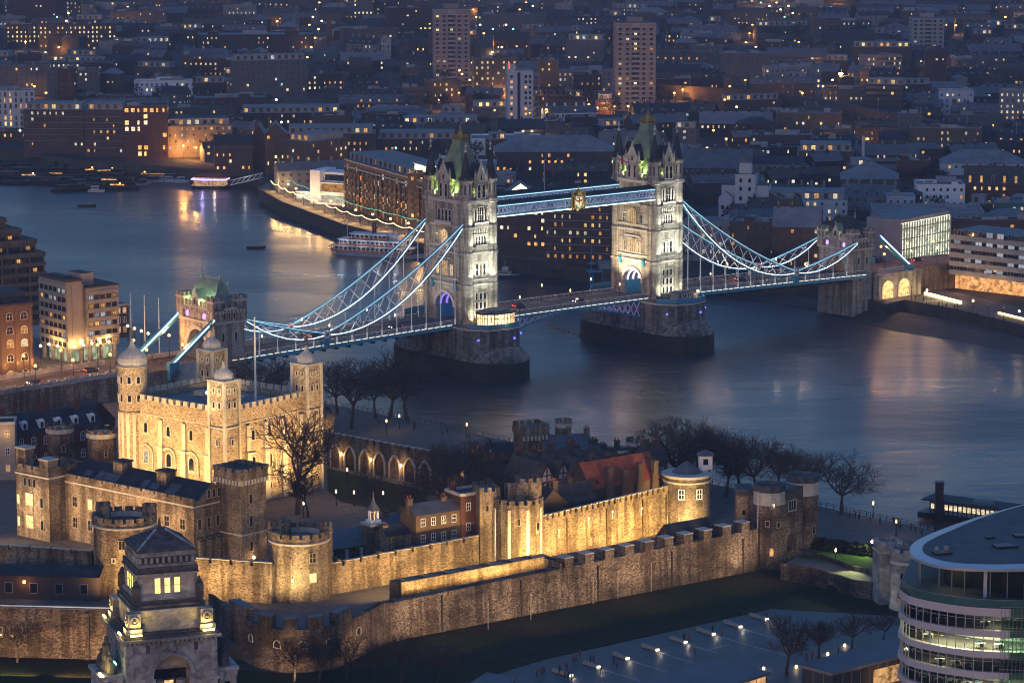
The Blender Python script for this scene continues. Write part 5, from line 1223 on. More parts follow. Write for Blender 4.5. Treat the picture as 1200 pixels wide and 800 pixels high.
lamp('POINT', COL.objects["lit_villa"], (1, -3, 12), 420, (1, .6, .25), .3)

for i, (px, py, w_, d_, h_, rh, wl_, rf_, lb) in enumerate(((600, 590, 12, 8, 6.4, 3.2, "dark_brick", "dark_tile", "low dark roofed house directly behind the lit mural tower"), (628, 582, 10, 8, 7.2, 3.4, "brown_brick", "dark_tile", "brick house with chimneys left of the timbered houses"), (700, 580, 13, 9, 7.0, 4.2, "dark_brick", "dark_tile", "dark gabled house behind the timbered houses, towards the river"), (757, 588, 9, 8, 8.2, 3.0, "brown_brick", "roof_slate", "slim brick house with chimneys between the red roofs and bell tower"), (735, 575, 12, 7, 6, 3.0, "old_wall_stone", "roof_slate", "low stone house in front of the small brown turret"), (470, 640, 8, 6, 5, 2.4, "rag_stone", "roof_lead", "small stone outbuilding with grey roof behind the chapel's bell turret"), (690, 560, 12, 7, 5.4, 3, "dark_brick", "roof_lead", "grey roofed house beside the riverside lodges"))):
    house("castle_house", lb, px, py, 8.5, w_, d_, h_, CA if i % 2 else R(20), wl_, rf_, rh, rows=1, cols=3, wspec=sash_lit if i in (3,) else sash, chim=((-w_*.3, d_*.5, rh+1.2), (w_*.25, d_*.5, rh+1.0)))
for px, py, pw_ in ((590, 600, 260), (640, 585, 200), (720, 596, 420), (690, 600, 200), (500, 600, 160), (770, 600, 300), (470, 600, 200), (540, 560, 160)): 
    p = G(px, py, 11.5); lamp_t = thing("wall_lantern", "small warm lantern glowing among the dark castle houses", "lantern", p, 0, "lanterns among the castle houses"); MB().lathe([(.05, -3.4), (.05, -.1), (.22, 0), (.22, .4), (.03, .6)], 6).build("lantern_glass", ["lamp_warm"], lamp_t); lamp('POINT', lamp_t, (0, -.8, 1.2), pw_*2.6, (1, .58, .22), .3)

tag(sheet("keep_grass", [G(x, y, 8.02) for x, y in ((383, 548), (500, 575), (500, 600), (455, 600), (400, 588), (384, 575))], 8.02, "grass"), kind="stuff")

for px, py, z_ in ((655, 622, 17), (690, 608, 18), (718, 600, 19), (752, 596, 19), (612, 600, 15), (640, 575, 16), (700, 570, 15)):  # lamps added to brighten the dark roofs behind the wall
    p = G(px, py, z_); q_ = tag(MB().lathe([(.03, -1.6), (.03, -.1), (.16, 0), (.16, .3), (.03, .45)], 6).build("roof_lantern", ["lamp_warm"], None, p), "small warm lamp among the roofs and chimneys behind the golden wall", "lantern", "lamps among the castle roofs"); lamp('POINT', q_, (0, -1.2, .8), 420, (1, .6, .26), .3)
for i, (px, py, w_, lb) in enumerate(((648, 640, 9, "small brick cottage with a gabled front just right of the lit mural tower"), (712, 606, 8, "small tiled cottage with chimney stacks left of the red roofs"), (770, 586, 7, "narrow brick lodge with chimneys beside the bell tower"))):
    house("brick_cottage", lb, px, py, 9, w_, 7, 10.4, CA, "brown_brick", "dark_tile", 3.6, 'y' if i == 0 else 'x', rows=2, cols=2, wspec=sash, chim=((-w_*.3, 3, 5.0), (w_*.3, 3, 4.6)), cat="cottage")
# ================================================================ foreground: stone tower, office, square
fc = G(161, 648, 47.4); A_ = R(19)
pl = thing("stone_office_tower", "pale classical stone office tower with stepped top, pyramid roof and yellow lit windows, nearest foreground", "office tower", (fc.x+5.6*(math.cos(A_)-math.sin(A_)), fc.y+5.6*(math.sin(A_)+math.cos(A_)), 0), A_)
def ringbox(b, h, z0, z1, m=0, hb=None, mt=None): b.prism([(-h, -h), (h, -h), (h, h), (-h, h)], z0, z1, m, mt, 1.0 if hb is None else hb/h)
b = MB()
def steps(b, lst):
    for h, z0, z1, m in lst: ringbox(b, h, z0, z1, m)
steps(b, [(5.5, 46.4, 47.3, 0), (5.75, 47.3, 47.6, 1), (5.35, 45.0, 46.4, 1), (5.55, 44.4, 45.0, 0), (6.0, 43.2, 44.4, 1), (6.2, 43.0, 43.25, 0), (5.8, 38.9, 43.0, 0), (6.2, 38.2, 38.9, 0), (6.6, 37.4, 38.2, 1), (7.0, 36.6, 37.4, 1), (7.3, 36.0, 36.6, 0)])
for s in (-1, 1):
    for t_ in (-1, 1):
        b.box(s*6.1-.7, t_*6.1-.7, 38.2, s*6.1+.7, t_*6.1+.7, 41.0, 1); b.lathe([(.5, 41), (.6, 41.4), (.2, 42.2)], 8, 1, s*6.1, t_*6.1)
for k in range(10):
    for s in (-1, 1): b.box(-5.4+1.13*k, s*5.55-.2, 45.2, -4.9+1.13*k, s*5.55+.2, 46.3, 0); b.box(s*5.55-.2, -5.4+1.13*k, 45.2, s*5.55+.2, -4.9+1.13*k, 46.3, 0)
b.build("upper_stage", ["portland_stone", "portland_dark"], pl)
r = MB(); n = 7
for i in range(n): ringbox(r, 5.75-.72*i, 47.6+.42*i, 48.02+.42*i, 0, 5.75-.72*i-.35)
r.lathe([(.5, 50.5), (.3, 51.3), (.12, 52.6)], 8, 0)
for s in (-1, 1):
    for t_ in (-1, 1): r.beam((s*5.6, t_*5.6, 47.75), (s*.9, t_*.9, 50.7), .4, .3, 1)
r.build("pyramid_roof", ["portland_dark", "portland_stone"], pl)
lw = win_mesh(1.05, 2.9, "portland_stone", "win_tower_yellow" if "win_tower_yellow" in M else glow("win_tower_yellow", (1, .66, .14), 2.6, .1).name, False, (0, 1), .16, .12)
for k in range(3): win(pl, lw, -1.9+1.9*k, -5.8, 39.4); win(pl, lw, -5.8, -1.9+1.9*k, 39.4, -math.pi/2)
b = MB()
steps(b, [(7.0, 32.4, 36.0, 0), (7.6, 31.9, 32.4, 1)])
for s in (-1, 1):
    for t_ in (-1, 1):
        b.box(s*7.1-1.5, t_*7.1-1.5, 32.3, s*7.1+1.5, t_*7.1+1.5, 33.4, 0); b.box(s*7.0-1.2, t_*7.0-1.2, 33.4, s*7.0+1.2, t_*7.0+1.2, 36.3, 0)
        vs = []; 
for (cx, cy, rz) in ((-7, -8.26, 0), (7, -8.26, 0), (-8.26, -7, -math.pi/2), (-8.26, 7, -math.pi/2)):
    b.at(cx, cy, 0, rz); n = 14
    for i in range(n): a0, a1 = 2*math.pi*i/n, 2*math.pi*(i+1)/n; b.beam((.75*math.cos(a0), -.05, 34.9+.75*math.sin(a0)), (.75*math.cos(a1), -.05, 34.9+.75*math.sin(a1)), .25, .2, 0, up=(0, 1, 0))
    b.lathe([(.3, 34.6), (.35, 34.9), (.1, 35.3)], 8, 0, 0, -.05)
b.at()
b.build("lantern_stage", ["portland_stone", "portland_dark"], pl)
for (x, y) in ((-7, -9.6), (7, -9.6), (-9.6, -7), (-9.6, 7)):
    dx, dy = (1.1, .16) if abs(y) > 9 else (.16, 1.1)
    MB().box(x-dx, y-dy, 32.35, x+dx, y+dy, 32.6).build("strip_lamp", ["lamp_strip"] if "lamp_strip" in M else [glow("lamp_strip", (1, .72, .22), 12)], pl)
    l = lamp('AREA', pl, (x, y, 32.8), 190, (1, .66, .18), 2.2, aim=(x*.8, y*.8, 35.2), sy=.3)
# main block with the great arch
m = MB(); H = 8.8; aw = 3.6; zt = 31.0
m.box(-H, -H, 8, -aw, H, zt, 0); m.box(aw, -H, 8, H, H, zt, 0); m.box(-aw, -4.5, 8, aw, H, zt, 0)
n = 14; pts = [(aw*math.cos(math.pi*i/n), 24.2+aw*math.sin(math.pi*i/n)) for i in range(n+1)]; prof = [(aw, zt)]+pts+[(-aw, zt)]; k = len(prof)
m.add([(x, -H, z) for x, z in prof]+[(x, -4.5, z) for x, z in prof], [tuple(range(k)), tuple(range(k, 2*k))[::-1]]+[(i, k+i, k+i+1, i+1) for i in range(k-1)], 0)
m.box(-H-.7, -H-.7, zt, H+.7, H+.7, zt+.5, 0); m.box(-H-.4, -H-.4, zt+.5, H+.4, H+.4, zt+.95, 1)
for k in range(20):
    m.box(-H-.5+.92*k, -H-.62, zt-.5, -H-.1+.92*k, -H, zt, 0); m.box(-H-.62, -H-.5+.92*k, zt-.5, -H, -H-.1+.92*k, zt, 0)
for sx in (-1, 1):
    for j in range(2): m.box(sx*7.9-.45, -H-.2-.1*j, 23.4, sx*7.9+.45, -H, 30.4, 0)
m.box(-H-.25, -H-.25, 22.6, -aw-.5, -H+.1, 23.2, 0); m.box(aw+.5, -H-.25, 22.6, H+.25, -H+.1, 23.2, 0); m.box(-H-.25, -H+.1, 22.6, -H+.1, H, 23.2, 0)
k_ = [(aw+.35)*1.0]; ar_ = [((aw+.4)*math.cos(math.pi*i/n), -H-.12, 24.2+(aw+.4)*math.sin(math.pi*i/n)) for i in range(n+1)]
for u, v in zip(ar_, ar_[1:]): m.beam(u, v, .7, .5, 0, up=(0, 1, 0))
for sx in (-1, 1):
    m.box(sx*6.7-1.1, -H-.14, 26.0, sx*6.7+1.1, -H, 28.4, 0); m.box(sx*6.7-.75, -H-.22, 26.4, sx*6.7+.75, -H-.1, 28.0, 0)
    m.box(sx*(aw+.2)-.5, -H-.3, 8, sx*(aw+.2)+.5, -H, 23.6, 0); m.prism([(sx*4.3, -H-.05), (sx*5.0, -H-.05), (sx*5.0, -H+.3), (sx*4.3, -H+.3)], 28.6, 30.2, 1)
m.lathe([(.4, 28.4), (.9, 29.2), (.5, 30.4), (.9, 31)], 10, 0, 0, -H-.1)
for j in range(3): m.box(-H-.14, -5.8+4.6*j, 25.6, -H, -3.4+4.6*j, 28.4, 0)
m.build("main_block", ["portland_stone", "portland_dark"], pl)
for sx in (-2.1, 2.1):
    c = MB().lathe([(.75, 8), (.62, 21.0), (.95, 22.0), (.95, 22.6)], 12, 0); c.build("column", ["portland_stone"], pl, (sx, -H+2.0, 0))
g = MB(); g.add([(-aw, -4.55, 8), (aw, -4.55, 8), (aw, -4.55, 24.2), (-aw, -4.55, 24.2)], [(0, 1, 2, 3)], 0); g.box(-1.1, -4.75, 8, 1.1, -4.6, 22, 1)
for z in (12, 17, 22): g.box(-aw, -4.8, z, aw, -4.58, z+.35, 2)
g.build("arch_glazing", ["glass_dark", "win_tower", "portland_dark"], pl)
# corner statuary podia
for i, (x, y, w, d) in enumerate(((-11.2, -2, 3.4, 9.5), (11.0, -3.0, 3.0, 8.5))):
    p = MB().box(x-w/2-.4, y-d/2, 8, x+w/2+.4, y+d/2, 23.6, 0); p.box(x-w/2-.8, y-d/2-.4, 23.6, x+w/2+.8, y+d/2+.4, 24.3, 0)
    for q in (-1, 1): p.lathe([(.55, 10), (.48, 22), (.7, 23), (.7, 23.6)], 10, 0, x+q*(w/2-.2), y-d/2-.5)
    p.box(x-.5, y-d/2-.05, 10, x+.5, y-d/2+.1, 21.5, 1)
    o = p.build("wing", ["portland_stone", "glass_dark"], pl)
    s = MB(); rr = random.Random(i+2)
    s.lathe([(1.5, 24.3), (1.35, 25.6), (.9, 26.2)], 10, 0, x, y); s.lathe([(.85, 26), (1.0, 27.2), (.75, 28.3), (.9, 29.2), (.35, 29.8), (.42, 30.2), (.3, 30.8), (.05, 31)], 10, 0, x, y)
    for a, h_ in ((-3.0, 27.5), (3.0, 27.5), (-1.5, 28.2), (1.6, 28.0)):
        s.lathe([(1.1, 24.3), (1.0, 25.4), (.75, 26.3), (.62, h_-.9), (.28, h_-.5), (.36, h_-.2), (.26, h_+.2), (.03, h_+.35)], 9, 0, x+rr.uniform(-.4, .4), y+a); s.tube((x, y+a, h_-1), (x+rr.uniform(-1, 1), y+a-.9, h_-1.9), .22, 6, 0, .15)
    s.build("statue_group", ["portland_dark"], o)
MB().box(-13.4, -7.2, 24.35, -12.9, -4.6, 24.6).build("strip_lamp", ["lamp_strip"], pl); lamp('AREA', pl, (-13.3, -5.9, 24.9), 130, (1, .7, .2), 2, aim=(-11, -4.5, 27), sy=.3)
MB().box(-10.6, -7.6, 26.6, -10.4, -5.4, 26.9).build("green_lamp", ["lamp_green"], pl)
lamp('POINT', pl, (0, -6.5, 13), 700, (1, .45, .12), .3)

# ---- curved office building
of = thing("curved_office", "curved glass and white banded office building with flat oval overhanging roof, right foreground", "office building", (0, 0, 0))
def zp(pts, z): return [Vector((p.x, p.y, 0)) for p in (G(x, y, z) for x, y in pts)]
fp_ = zp([(1056, 682), (1053.5, 690), (1064, 698), (1076, 701.5), (1089, 704.4), (1103, 706.8), (1116, 708.9), (1130, 710.6), (1144, 711.9), (1158, 712.8), (1172, 713.4), (1192, 713.9), (1215, 714), (1250, 713), (1290, 711)], 49.6)
back = [Vector((fp_[-1].x+2, 600, 0)), Vector((100, 622, 0)), Vector((84, 612, 0)), Vector((75, 592, 0))]
core = [p for p in fp_]+back
cx_ = sum(p.x for p in core)/len(core); cy_ = sum(p.y for p in core)/len(core); cc = Vector((cx_, cy_, 0))
def inset(pts, d): return [p+(cc-p).normalized()*d for p in pts]
# resample the curve for mullions
def resample(pts, step):
    out = [pts[0]]; acc = 0
    for a, c in zip(pts, pts[1:]):
        L = (c-a).length; t = step-acc
        while t <= L: out.append(a.lerp(c, t/L)); t += step
        acc = (acc+L) % step
    return out
panel = resample(fp_, 3.4); ns = len(panel)
zs = [49.4-3.72*k for k in range(11)]
sp = MB(); ig = MB(); mu = MB()
spi = inset(fp_, .9)
for z in zs:                                             # white spandrel bands
    for a, c, a2, c2 in zip(fp_, fp_[1:], spi, spi[1:]):
        sp.add([(a.x, a.y, z-1.15), (c.x, c.y, z-1.15), (c.x, c.y, z), (a.x, a.y, z), (a2.x, a2.y, z-1.15), (c2.x, c2.y, z-1.15), (c2.x, c2.y, z), (a2.x, a2.y, z)], [(0, 1, 2, 3), (3, 2, 6, 7), (0, 4, 5, 1)], 0)
o_sp = sp.build("spandrel", ["office_white"] if "office_white" in M else [rough_mat("office_white", (.46, .45, .46), (.55, .54, .54), .1, .45, .5)], of)
ng = tag(MB().add([], []).build("office_core", ["grey_render"], of), None) if False else None
cm = MB().prism([(p.x, p.y) for p in inset(core, 9.0)], 10, 49.2, 0); cm.build("core", ["grey_render"], of)
fl = MB()
for z in zs[1:]: fl.prism([(p.x, p.y) for p in inset(core, .95)], z-.45, z-.1, 0, 1)
fl.build("floor_slab", ["office_ceiling" if "office_ceiling" in M else rough_mat("office_ceiling", (.4, .4, .38), (.55, .55, .52), .3).name, "asphalt"], of)
gm = bpy.data.materials.new("office_glass"); gm.use_nodes = True; g_ = gm.node_tree; g_.nodes.clear(); MATS["office_glass"] = gm
mix = g_.nodes.new("ShaderNodeMixShader"); tr_ = g_.nodes.new("ShaderNodeBsdfTransparent"); gl_ = g_.nodes.new("ShaderNodeBsdfGlossy"); oo = g_.nodes.new("ShaderNodeOutputMaterial"); fr_ = g_.nodes.new("ShaderNodeFresnel")
tr_.inputs[0].default_value = (.66, .76, .74, 1); gl_.inputs["Roughness"].default_value = .03; fr_.inputs[0].default_value = 1.5
g_.links.new(fr_.outputs[0], mix.inputs[0]); g_.links.new(tr_.outputs[0], mix.inputs[1]); g_.links.new(gl_.outputs[0], mix.inputs[2]); g_.links.new(mix.outputs[0], oo.inputs[0])
pin = inset(panel, .35)
rr = random.Random(11)
desk_m = [principled("desk_white", (.6, .58, .52), .5)[0], principled("screen_blue", (.05, .16, .28), .4)[0], principled("chair_dark", (.03, .03, .04), .6)[0]]
for k, z in enumerate(zs[:-1]):
    z0, z1 = z-3.72, z-1.15
    lit_floor = (k == 1)
    for i in range(ns-1):
        a, c = pin[i], pin[i+1]
        w = MB().add([(a.x, a.y, z0), (c.x, c.y, z0), (c.x, c.y, z1), (a.x, a.y, z1)], [(0, 1, 2, 3)], 0)
        for t in (0, .5): q = a.lerp(c, t); w.box(q.x-.07, q.y-.12, z0, q.x+.07, q.y+.02, z1, 1)
        for hz in (.72,): w.beam((a.x, a.y, z0+(z1-z0)*hz), (c.x, c.y, z0+(z1-z0)*hz), .08, .08, 1)
        w.build("window", [gm, "pale_metal" if "pale_metal" in M else principled("pale_metal", (.42, .42, .43), .4)[1] and "pale_metal"], of)
        inn = a.lerp(c, .5); inn = inn+(cc-inn).normalized()*3.2
        lit = (lit_floor and i > 3) or (k == 3 and i in (7, 8, 9, 11)) or (k == 2 and i in (4,)) or (k == 0 and i in (8,))
        if lit:
            MB().box(inn.x-1.1, inn.y-.5, z1-.06, inn.x+1.1, inn.y+.5, z1+.02).build("ceiling_light", ["led_office" if "led_office" in M else glow("led_office", (1, .88, .52), 7).name], of)
            lamp('POINT', of, (inn.x, inn.y, z1-.5), 1300 if k == 1 else 420, (1, .82, .42), .3)
        if k < 4 and rr.random() < .6:
            d = MB(); x, y = inn.x+rr.uniform(-.6, .6), inn.y+rr.uniform(-1.2, .2)
            zf = z0-.1+.0
            d.box(x-.9, y-.4, zf+.7, x+.9, y+.4, zf+.76, 0); d.box(x-.85, y-.3, zf, x-.78, y+.3, zf+.7, 0); d.box(x+.78, y-.3, zf, x+.85, y+.3, zf+.7, 0)
            d.box(x-.5, y+.1, zf+.85, x+.1, y+.16, zf+1.25, 1); d.box(x-.25, y-1.2, zf+.4, x+.3, y-.7, zf+.5, 2); d.box(x-.25, y-1.25, zf+.5, x+.3, y-1.15, zf+1.1, 2); d.lathe([(.28, zf), (.05, zf+.1), (.05, zf+.4)], 6, 2, x, y-.95)
            d.build("desk", desk_m, of)
# terrace, top storey and roof
td = MB().prism([(p.x, p.y) for p in core], 49.4, 49.7, 0, 1); td.build("terrace", ["office_white", "plaza_paving"], of)
bal = MB(); bi = inset(fp_, .5)
for a, c in zip(bi, bi[1:]): bal.add([(a.x, a.y, 49.7), (c.x, c.y, 49.7), (c.x, c.y, 51.1), (a.x, a.y, 51.1)], [(0, 1, 2, 3)], 0); bal.beam((a.x, a.y, 51.1), (c.x, c.y, 51.1), .1, .08, 1)
bal.build("balustrade", ["glass_green", "grey_metal"], of)
pent = zp([(1076, 676), (1078, 684), (1100, 690), (1130, 694), (1160, 697), (1200, 699), (1290, 699)], 50.0)
ptb = [Vector((fp_[-1].x, 597, 0)), Vector((96, 610, 0)), Vector((83, 592, 0))]
pp = MB(); allp = pent+ptb
for a, c in zip(pent, pent[1:]):
    pp.add([(a.x, a.y, 49.7), (c.x, c.y, 49.7), (c.x, c.y, 54.3), (a.x, a.y, 54.3)], [(0, 1, 2, 3)], 0)
for a, c in zip(pent, pent[1:]):
    L = (c-a).length; nn = max(1, int(L/2.4))
    for j in range(nn): q = a.lerp(c, j/nn); pp.box(q.x-.09, q.y-.14, 49.7, q.x+.09, q.y, 54.3, 1)
q = pent[4]; pp.box(q.x-1.2, q.y-.4, 49.7, q.x-.6, q.y-.1, 54.3, 2)
pp.prism([(p.x, p.y) for p in inset(allp, 5)], 49.7, 54.3, 3)
pp.build("penthouse_glazing", ["office_glass", "grey_metal", "office_white", "black_iron"], of)
a = pent[2].lerp(pent[3], .6); lamp('POINT', of, (a.x, a.y+2, 53.4), 60, (1, .8, .4), .3); MB().box(a.x-1.6, a.y+1.4, 54.1, a.x+1.6, a.y+2.6, 54.25).build("ceiling_light", ["led_office"], of)
rim = zp([(1068, 638), (1065, 646), (1070, 654), (1085, 660), (1103, 664.5), (1130, 667), (1163, 668), (1200, 667.5), (1300, 664), (1330, 600), (1300, 570), (1200, 591), (1130, 611), (1085, 628)], 54.9)
rc = sum(rim, Vector())/len(rim)
# smooth the outline
def chaikin(P, n=2):
    for _ in range(n): P = [q for i in range(len(P)) for q in (P[i].lerp(P[(i+1) % len(P)], .25), P[i].lerp(P[(i+1) % len(P)], .75))]
    return P
rim = chaikin(rim); nr = len(rim)
ins = [p+(Vector((rc.x, rc.y, 0))-p).normalized()*min(2.6, (rc-p).length*.2) for p in rim]
b = MB(); vs = [(p.x, p.y, 54.3) for p in ins]+[(p.x, p.y, 54.6) for p in rim]+[(p.x, p.y, 55.1) for p in rim]+[(p.x, p.y, 55.35) for p in ins]
b.add(vs, [tuple(range(nr))[::-1]]+[(j*nr+i, j*nr+(i+1) % nr, (j+1)*nr+(i+1) % nr, (j+1)*nr+i) for j in range(3) for i in range(nr)], 0)
b.add([(p.x, p.y, 55.30) for p in ins], [tuple(range(nr))], 1)
rf = b.build("roof", ["roof_rim" if "roof_rim" in M else rough_mat("roof_rim", (.36, .39, .43), (.44, .47, .5), .1, .35, .5, .3).name, "roof_membrane" if "roof_membrane" in M else rough_mat("roof_membrane", (.085, .08, .085), (.13, .125, .13), .25, .8).name], of)
for px, py, w, d in ((1104, 648, 3.2, 2.2), (1178, 640, 4.2, 2.6), (1160, 630, 1.6, 1.2), (1196, 628, 2.6, 2.0)):
    p = G(px, py, 55.4); h_ = MB().box(-w/2, -d/2, 0, w/2, d/2, .3, 0); [h_.box(-w/2+.2+k*.5, -d/2+.15, .3, -w/2+.4+k*.5, d/2-.15, .36, 1) for k in range(int(w/.5)-1)]; h_.build("roof_hatch", ["black_iron", "grey_metal"], rf, p, R(14))
k = MB(); p = G(1098, 646, 55.4); k.lathe([(.5, 0), (.4, .9)], 8, 0); k.box(1.2, -.3, 0, 2.0, .3, 1.0, 0); k.build("roof_vent", ["grey_metal"], rf, p)
# atrium of green glass at the right edge
ag = gm.copy(); ag.name = "atrium_glass"; MATS["atrium_glass"] = ag
for n_ in ag.node_tree.nodes:
    if n_.type == 'BSDF_TRANSPARENT': n_.inputs[0].default_value = (.34, .62, .52, 1)
k = MB(); P = zp([(1172, 708), (1200, 709), (1260, 708)], 50)
for z in range(14):
    zz = 50-z*1.86
    for a, c in zip(P, P[1:]): k.add([(a.x, a.y-1.6, zz-1.86), (c.x, c.y-1.6, zz-1.86), (c.x, c.y-1.6, zz), (a.x, a.y-1.6, zz)], [(0, 1, 2, 3)], 0); k.beam((a.x, a.y-1.66, zz), (c.x, c.y-1.66, zz), .08, .1, 1)
for a, c in zip(P, P[1:]):
    for j in range(6): q = a.lerp(c, j/6); k.box(q.x-.04, q.y-1.72, 24, q.x+.04, q.y-1.6, 50, 1)
k.build("atrium_glass", [ag, "grey_metal"], of)

# ---- square: low wall blocks with end lamps, inlaid lines
def slab_bench(x0, y0, x1, y1, i):
    a = G(x0, y0, 12.0); c = G(x1, y1, 12.0); d = c-a; L = d.length; rz = math.atan2(d.y, d.x)
    t = thing("wall_bench", ["low stone slab bench with a glowing end lamp in the row across the square"][0], "bench", a, rz, "lamp ended slab benches along the square")
    MB().add([(0, -.35, 0), (L, -.35, 0), (L, .35, 0), (0, .35, 0), (0, -.35, .7), (L, -.35, .45), (L, .35, .45), (0, .35, .7)], [(0,3,2,1),(0,1,5,4),(1,2,6,5),(2,3,7,6),(3,0,4,7),(4,5,6,7)], 0).build("slab", ["concrete"], t)
    MB().box(L, -.4, .05, L+.25, .4, .4, 0).build("end_lamp", ["bench_lamp" if "bench_lamp" in M else glow("bench_lamp", (1, .82, .5), 4.5).name], t)
    lamp('SPOT', t, (L+.8, 0, .7), 90, (1, .82, .55), .15, aim=(L+6, -.5, 0), spot=100); lamp('POINT', t, (L+.9, 0, .9), 8, (1, .8, .5), .15)
for i, q in enumerate(((648, 786, 669, 792), (684, 777, 701, 782), (719, 766.5, 735, 772), (753, 757, 770, 762), (786, 748, 803, 753), (817, 738, 836, 743.5), (849, 729, 867.5, 735), (879, 721, 898, 726))): slab_bench(*q, i)
for i, (x0, y0, x1, y1) in enumerate(((702, 783, 750, 797), (737, 773, 782, 787), (771, 763, 820, 779), (804, 754, 838, 764), (838, 744, 925, 769), (868, 736, 940, 756), (826, 762, 855, 754))):
    a = G(x0, y0, 12.004); c = G(x1, y1, 12.004); tag(MB().beam(a, c, .28, .008).build("paving_line", ["white_paving" if "white_paving" in M else rough_mat("white_paving", (.3, .31, .32), (.4, .41, .42), .5).name]), kind="structure")
for px, py in ((990, 757), (895, 784), (933, 782), (970, 767)):
    p = G(px, py, 12); o = MB().lathe([(.25, 0), (.25, .5), (.05, .6)], 8).build("ground_lamp", ["lamp_warm"], None, p); tag(o, "small glowing ground lamp among the bare trees on the square", "lamp", "ground lamps under the trees"); lamp('POINT', o, (0, 0, .9), 60, (1, .75, .45), .15)
# railing along the moat edge
rl = thing("railing", "thin dark railing along the moat edge of the square", "railing", (0, 0, 0))
k = MB(); E_ = [Vector((p.x, p.y, 12)) for p in ed]
for a, c in zip(E_, E_[1:]):
    L = (c-a).length; nn = int(L/2.2)
    for j in range(nn): q = a.lerp(c, j/nn); k.box(q.x-.06, q.y-.06, 12, q.x+.06, q.y+.06, 13.2, 0)
    for z in (12.6, 13.15): k.beam((a.x, a.y, z), (c.x, c.y, z), .06, .06, 0)
k.build("rail_panel", ["black_iron"], rl)
def pavilion(name, label, corners, zr, lit, zg=12.0):
    P = [G(x, y, zr) for x, y in corners]; t = thing(name, label, "pavilion", (P[0].x, P[0].y, 0)); o = P[0]
    L = [(p.x-o.x, p.y-o.y) for p in P]
    MB().prism(L, zr-.55, zr, 0, 1).build("roof", ["grey_metal", "pavilion_roof"], t)
    c = (sum(p[0] for p in L)/4, sum(p[1] for p in L)/4); I = [(c[0]+(p[0]-c[0])*.93, c[1]+(p[1]-c[1])*.9) for p in L]
    w = MB(); 
    for i in range(4):
        a = Vector((*I[i], 0)); d = Vector((*I[(i+1) % 4], 0)); w.add([(a.x, a.y, zg), (d.x, d.y, zg), (d.x, d.y, zr-.55), (a.x, a.y, zr-.55)], [(0, 1, 2, 3)], 0)
        nn = max(2, int((d-a).length/2.5))
        for j in range(nn+1): q = a.lerp(d, j/nn); w.box(q.x-.08, q.y-.08, zg, q.x+.08, q.y+.08, zr-.55, 1)
    w.build("glazed_wall", [lit, "grey_metal"], t)
    return t, L, c
rough_mat("pavilion_roof", (.075, .085, .10), (.12, .13, .15), .12, .6); glow("pav_glow", (1, .52, .2), .55, tex=.5); principled("pav_dark", (.06, .065, .075), .3)
t, L, c = pavilion("flat_roofed_pavilion", "low pavilion with wide plain blue grey roof at the bottom edge of the square", [(838, 771), (903, 787), (842, 806), (735, 803)], 16.2, "pav_glow")
t, L, c = pavilion("flat_roofed_pavilion", "flat roofed pavilion with glazed front beside the curved office, orange light inside", [(936, 778), (1062, 742), (1064, 766), (975, 788.5)], 16.6, "pav_dark")
P = [G(x, y, 16.6) for x, y in ((1064, 766), (975, 788.5))]; a = P[1].lerp(P[0], .72)
k = MB().box(-4, -.1, 12, 4, .1, 15.4, 0); k.build("lit_doorway", ["pav_glow"], t, (a.x-t.location.x, a.y-t.location.y-1.2, 0), math.atan2(P[0].y-P[1].y, P[0].x-P[1].x)); lamp('POINT', t, (a.x-t.location.x, a.y-t.location.y-3, 14), 260, (1, .5, .2), .4)
t, L, c = pavilion("entrance_canopy", "small dark angular canopy at the bottom edge, left end of the square", [(570, 787), (605, 793), (590, 806), (550, 800)], 13.4, "pav_dark")
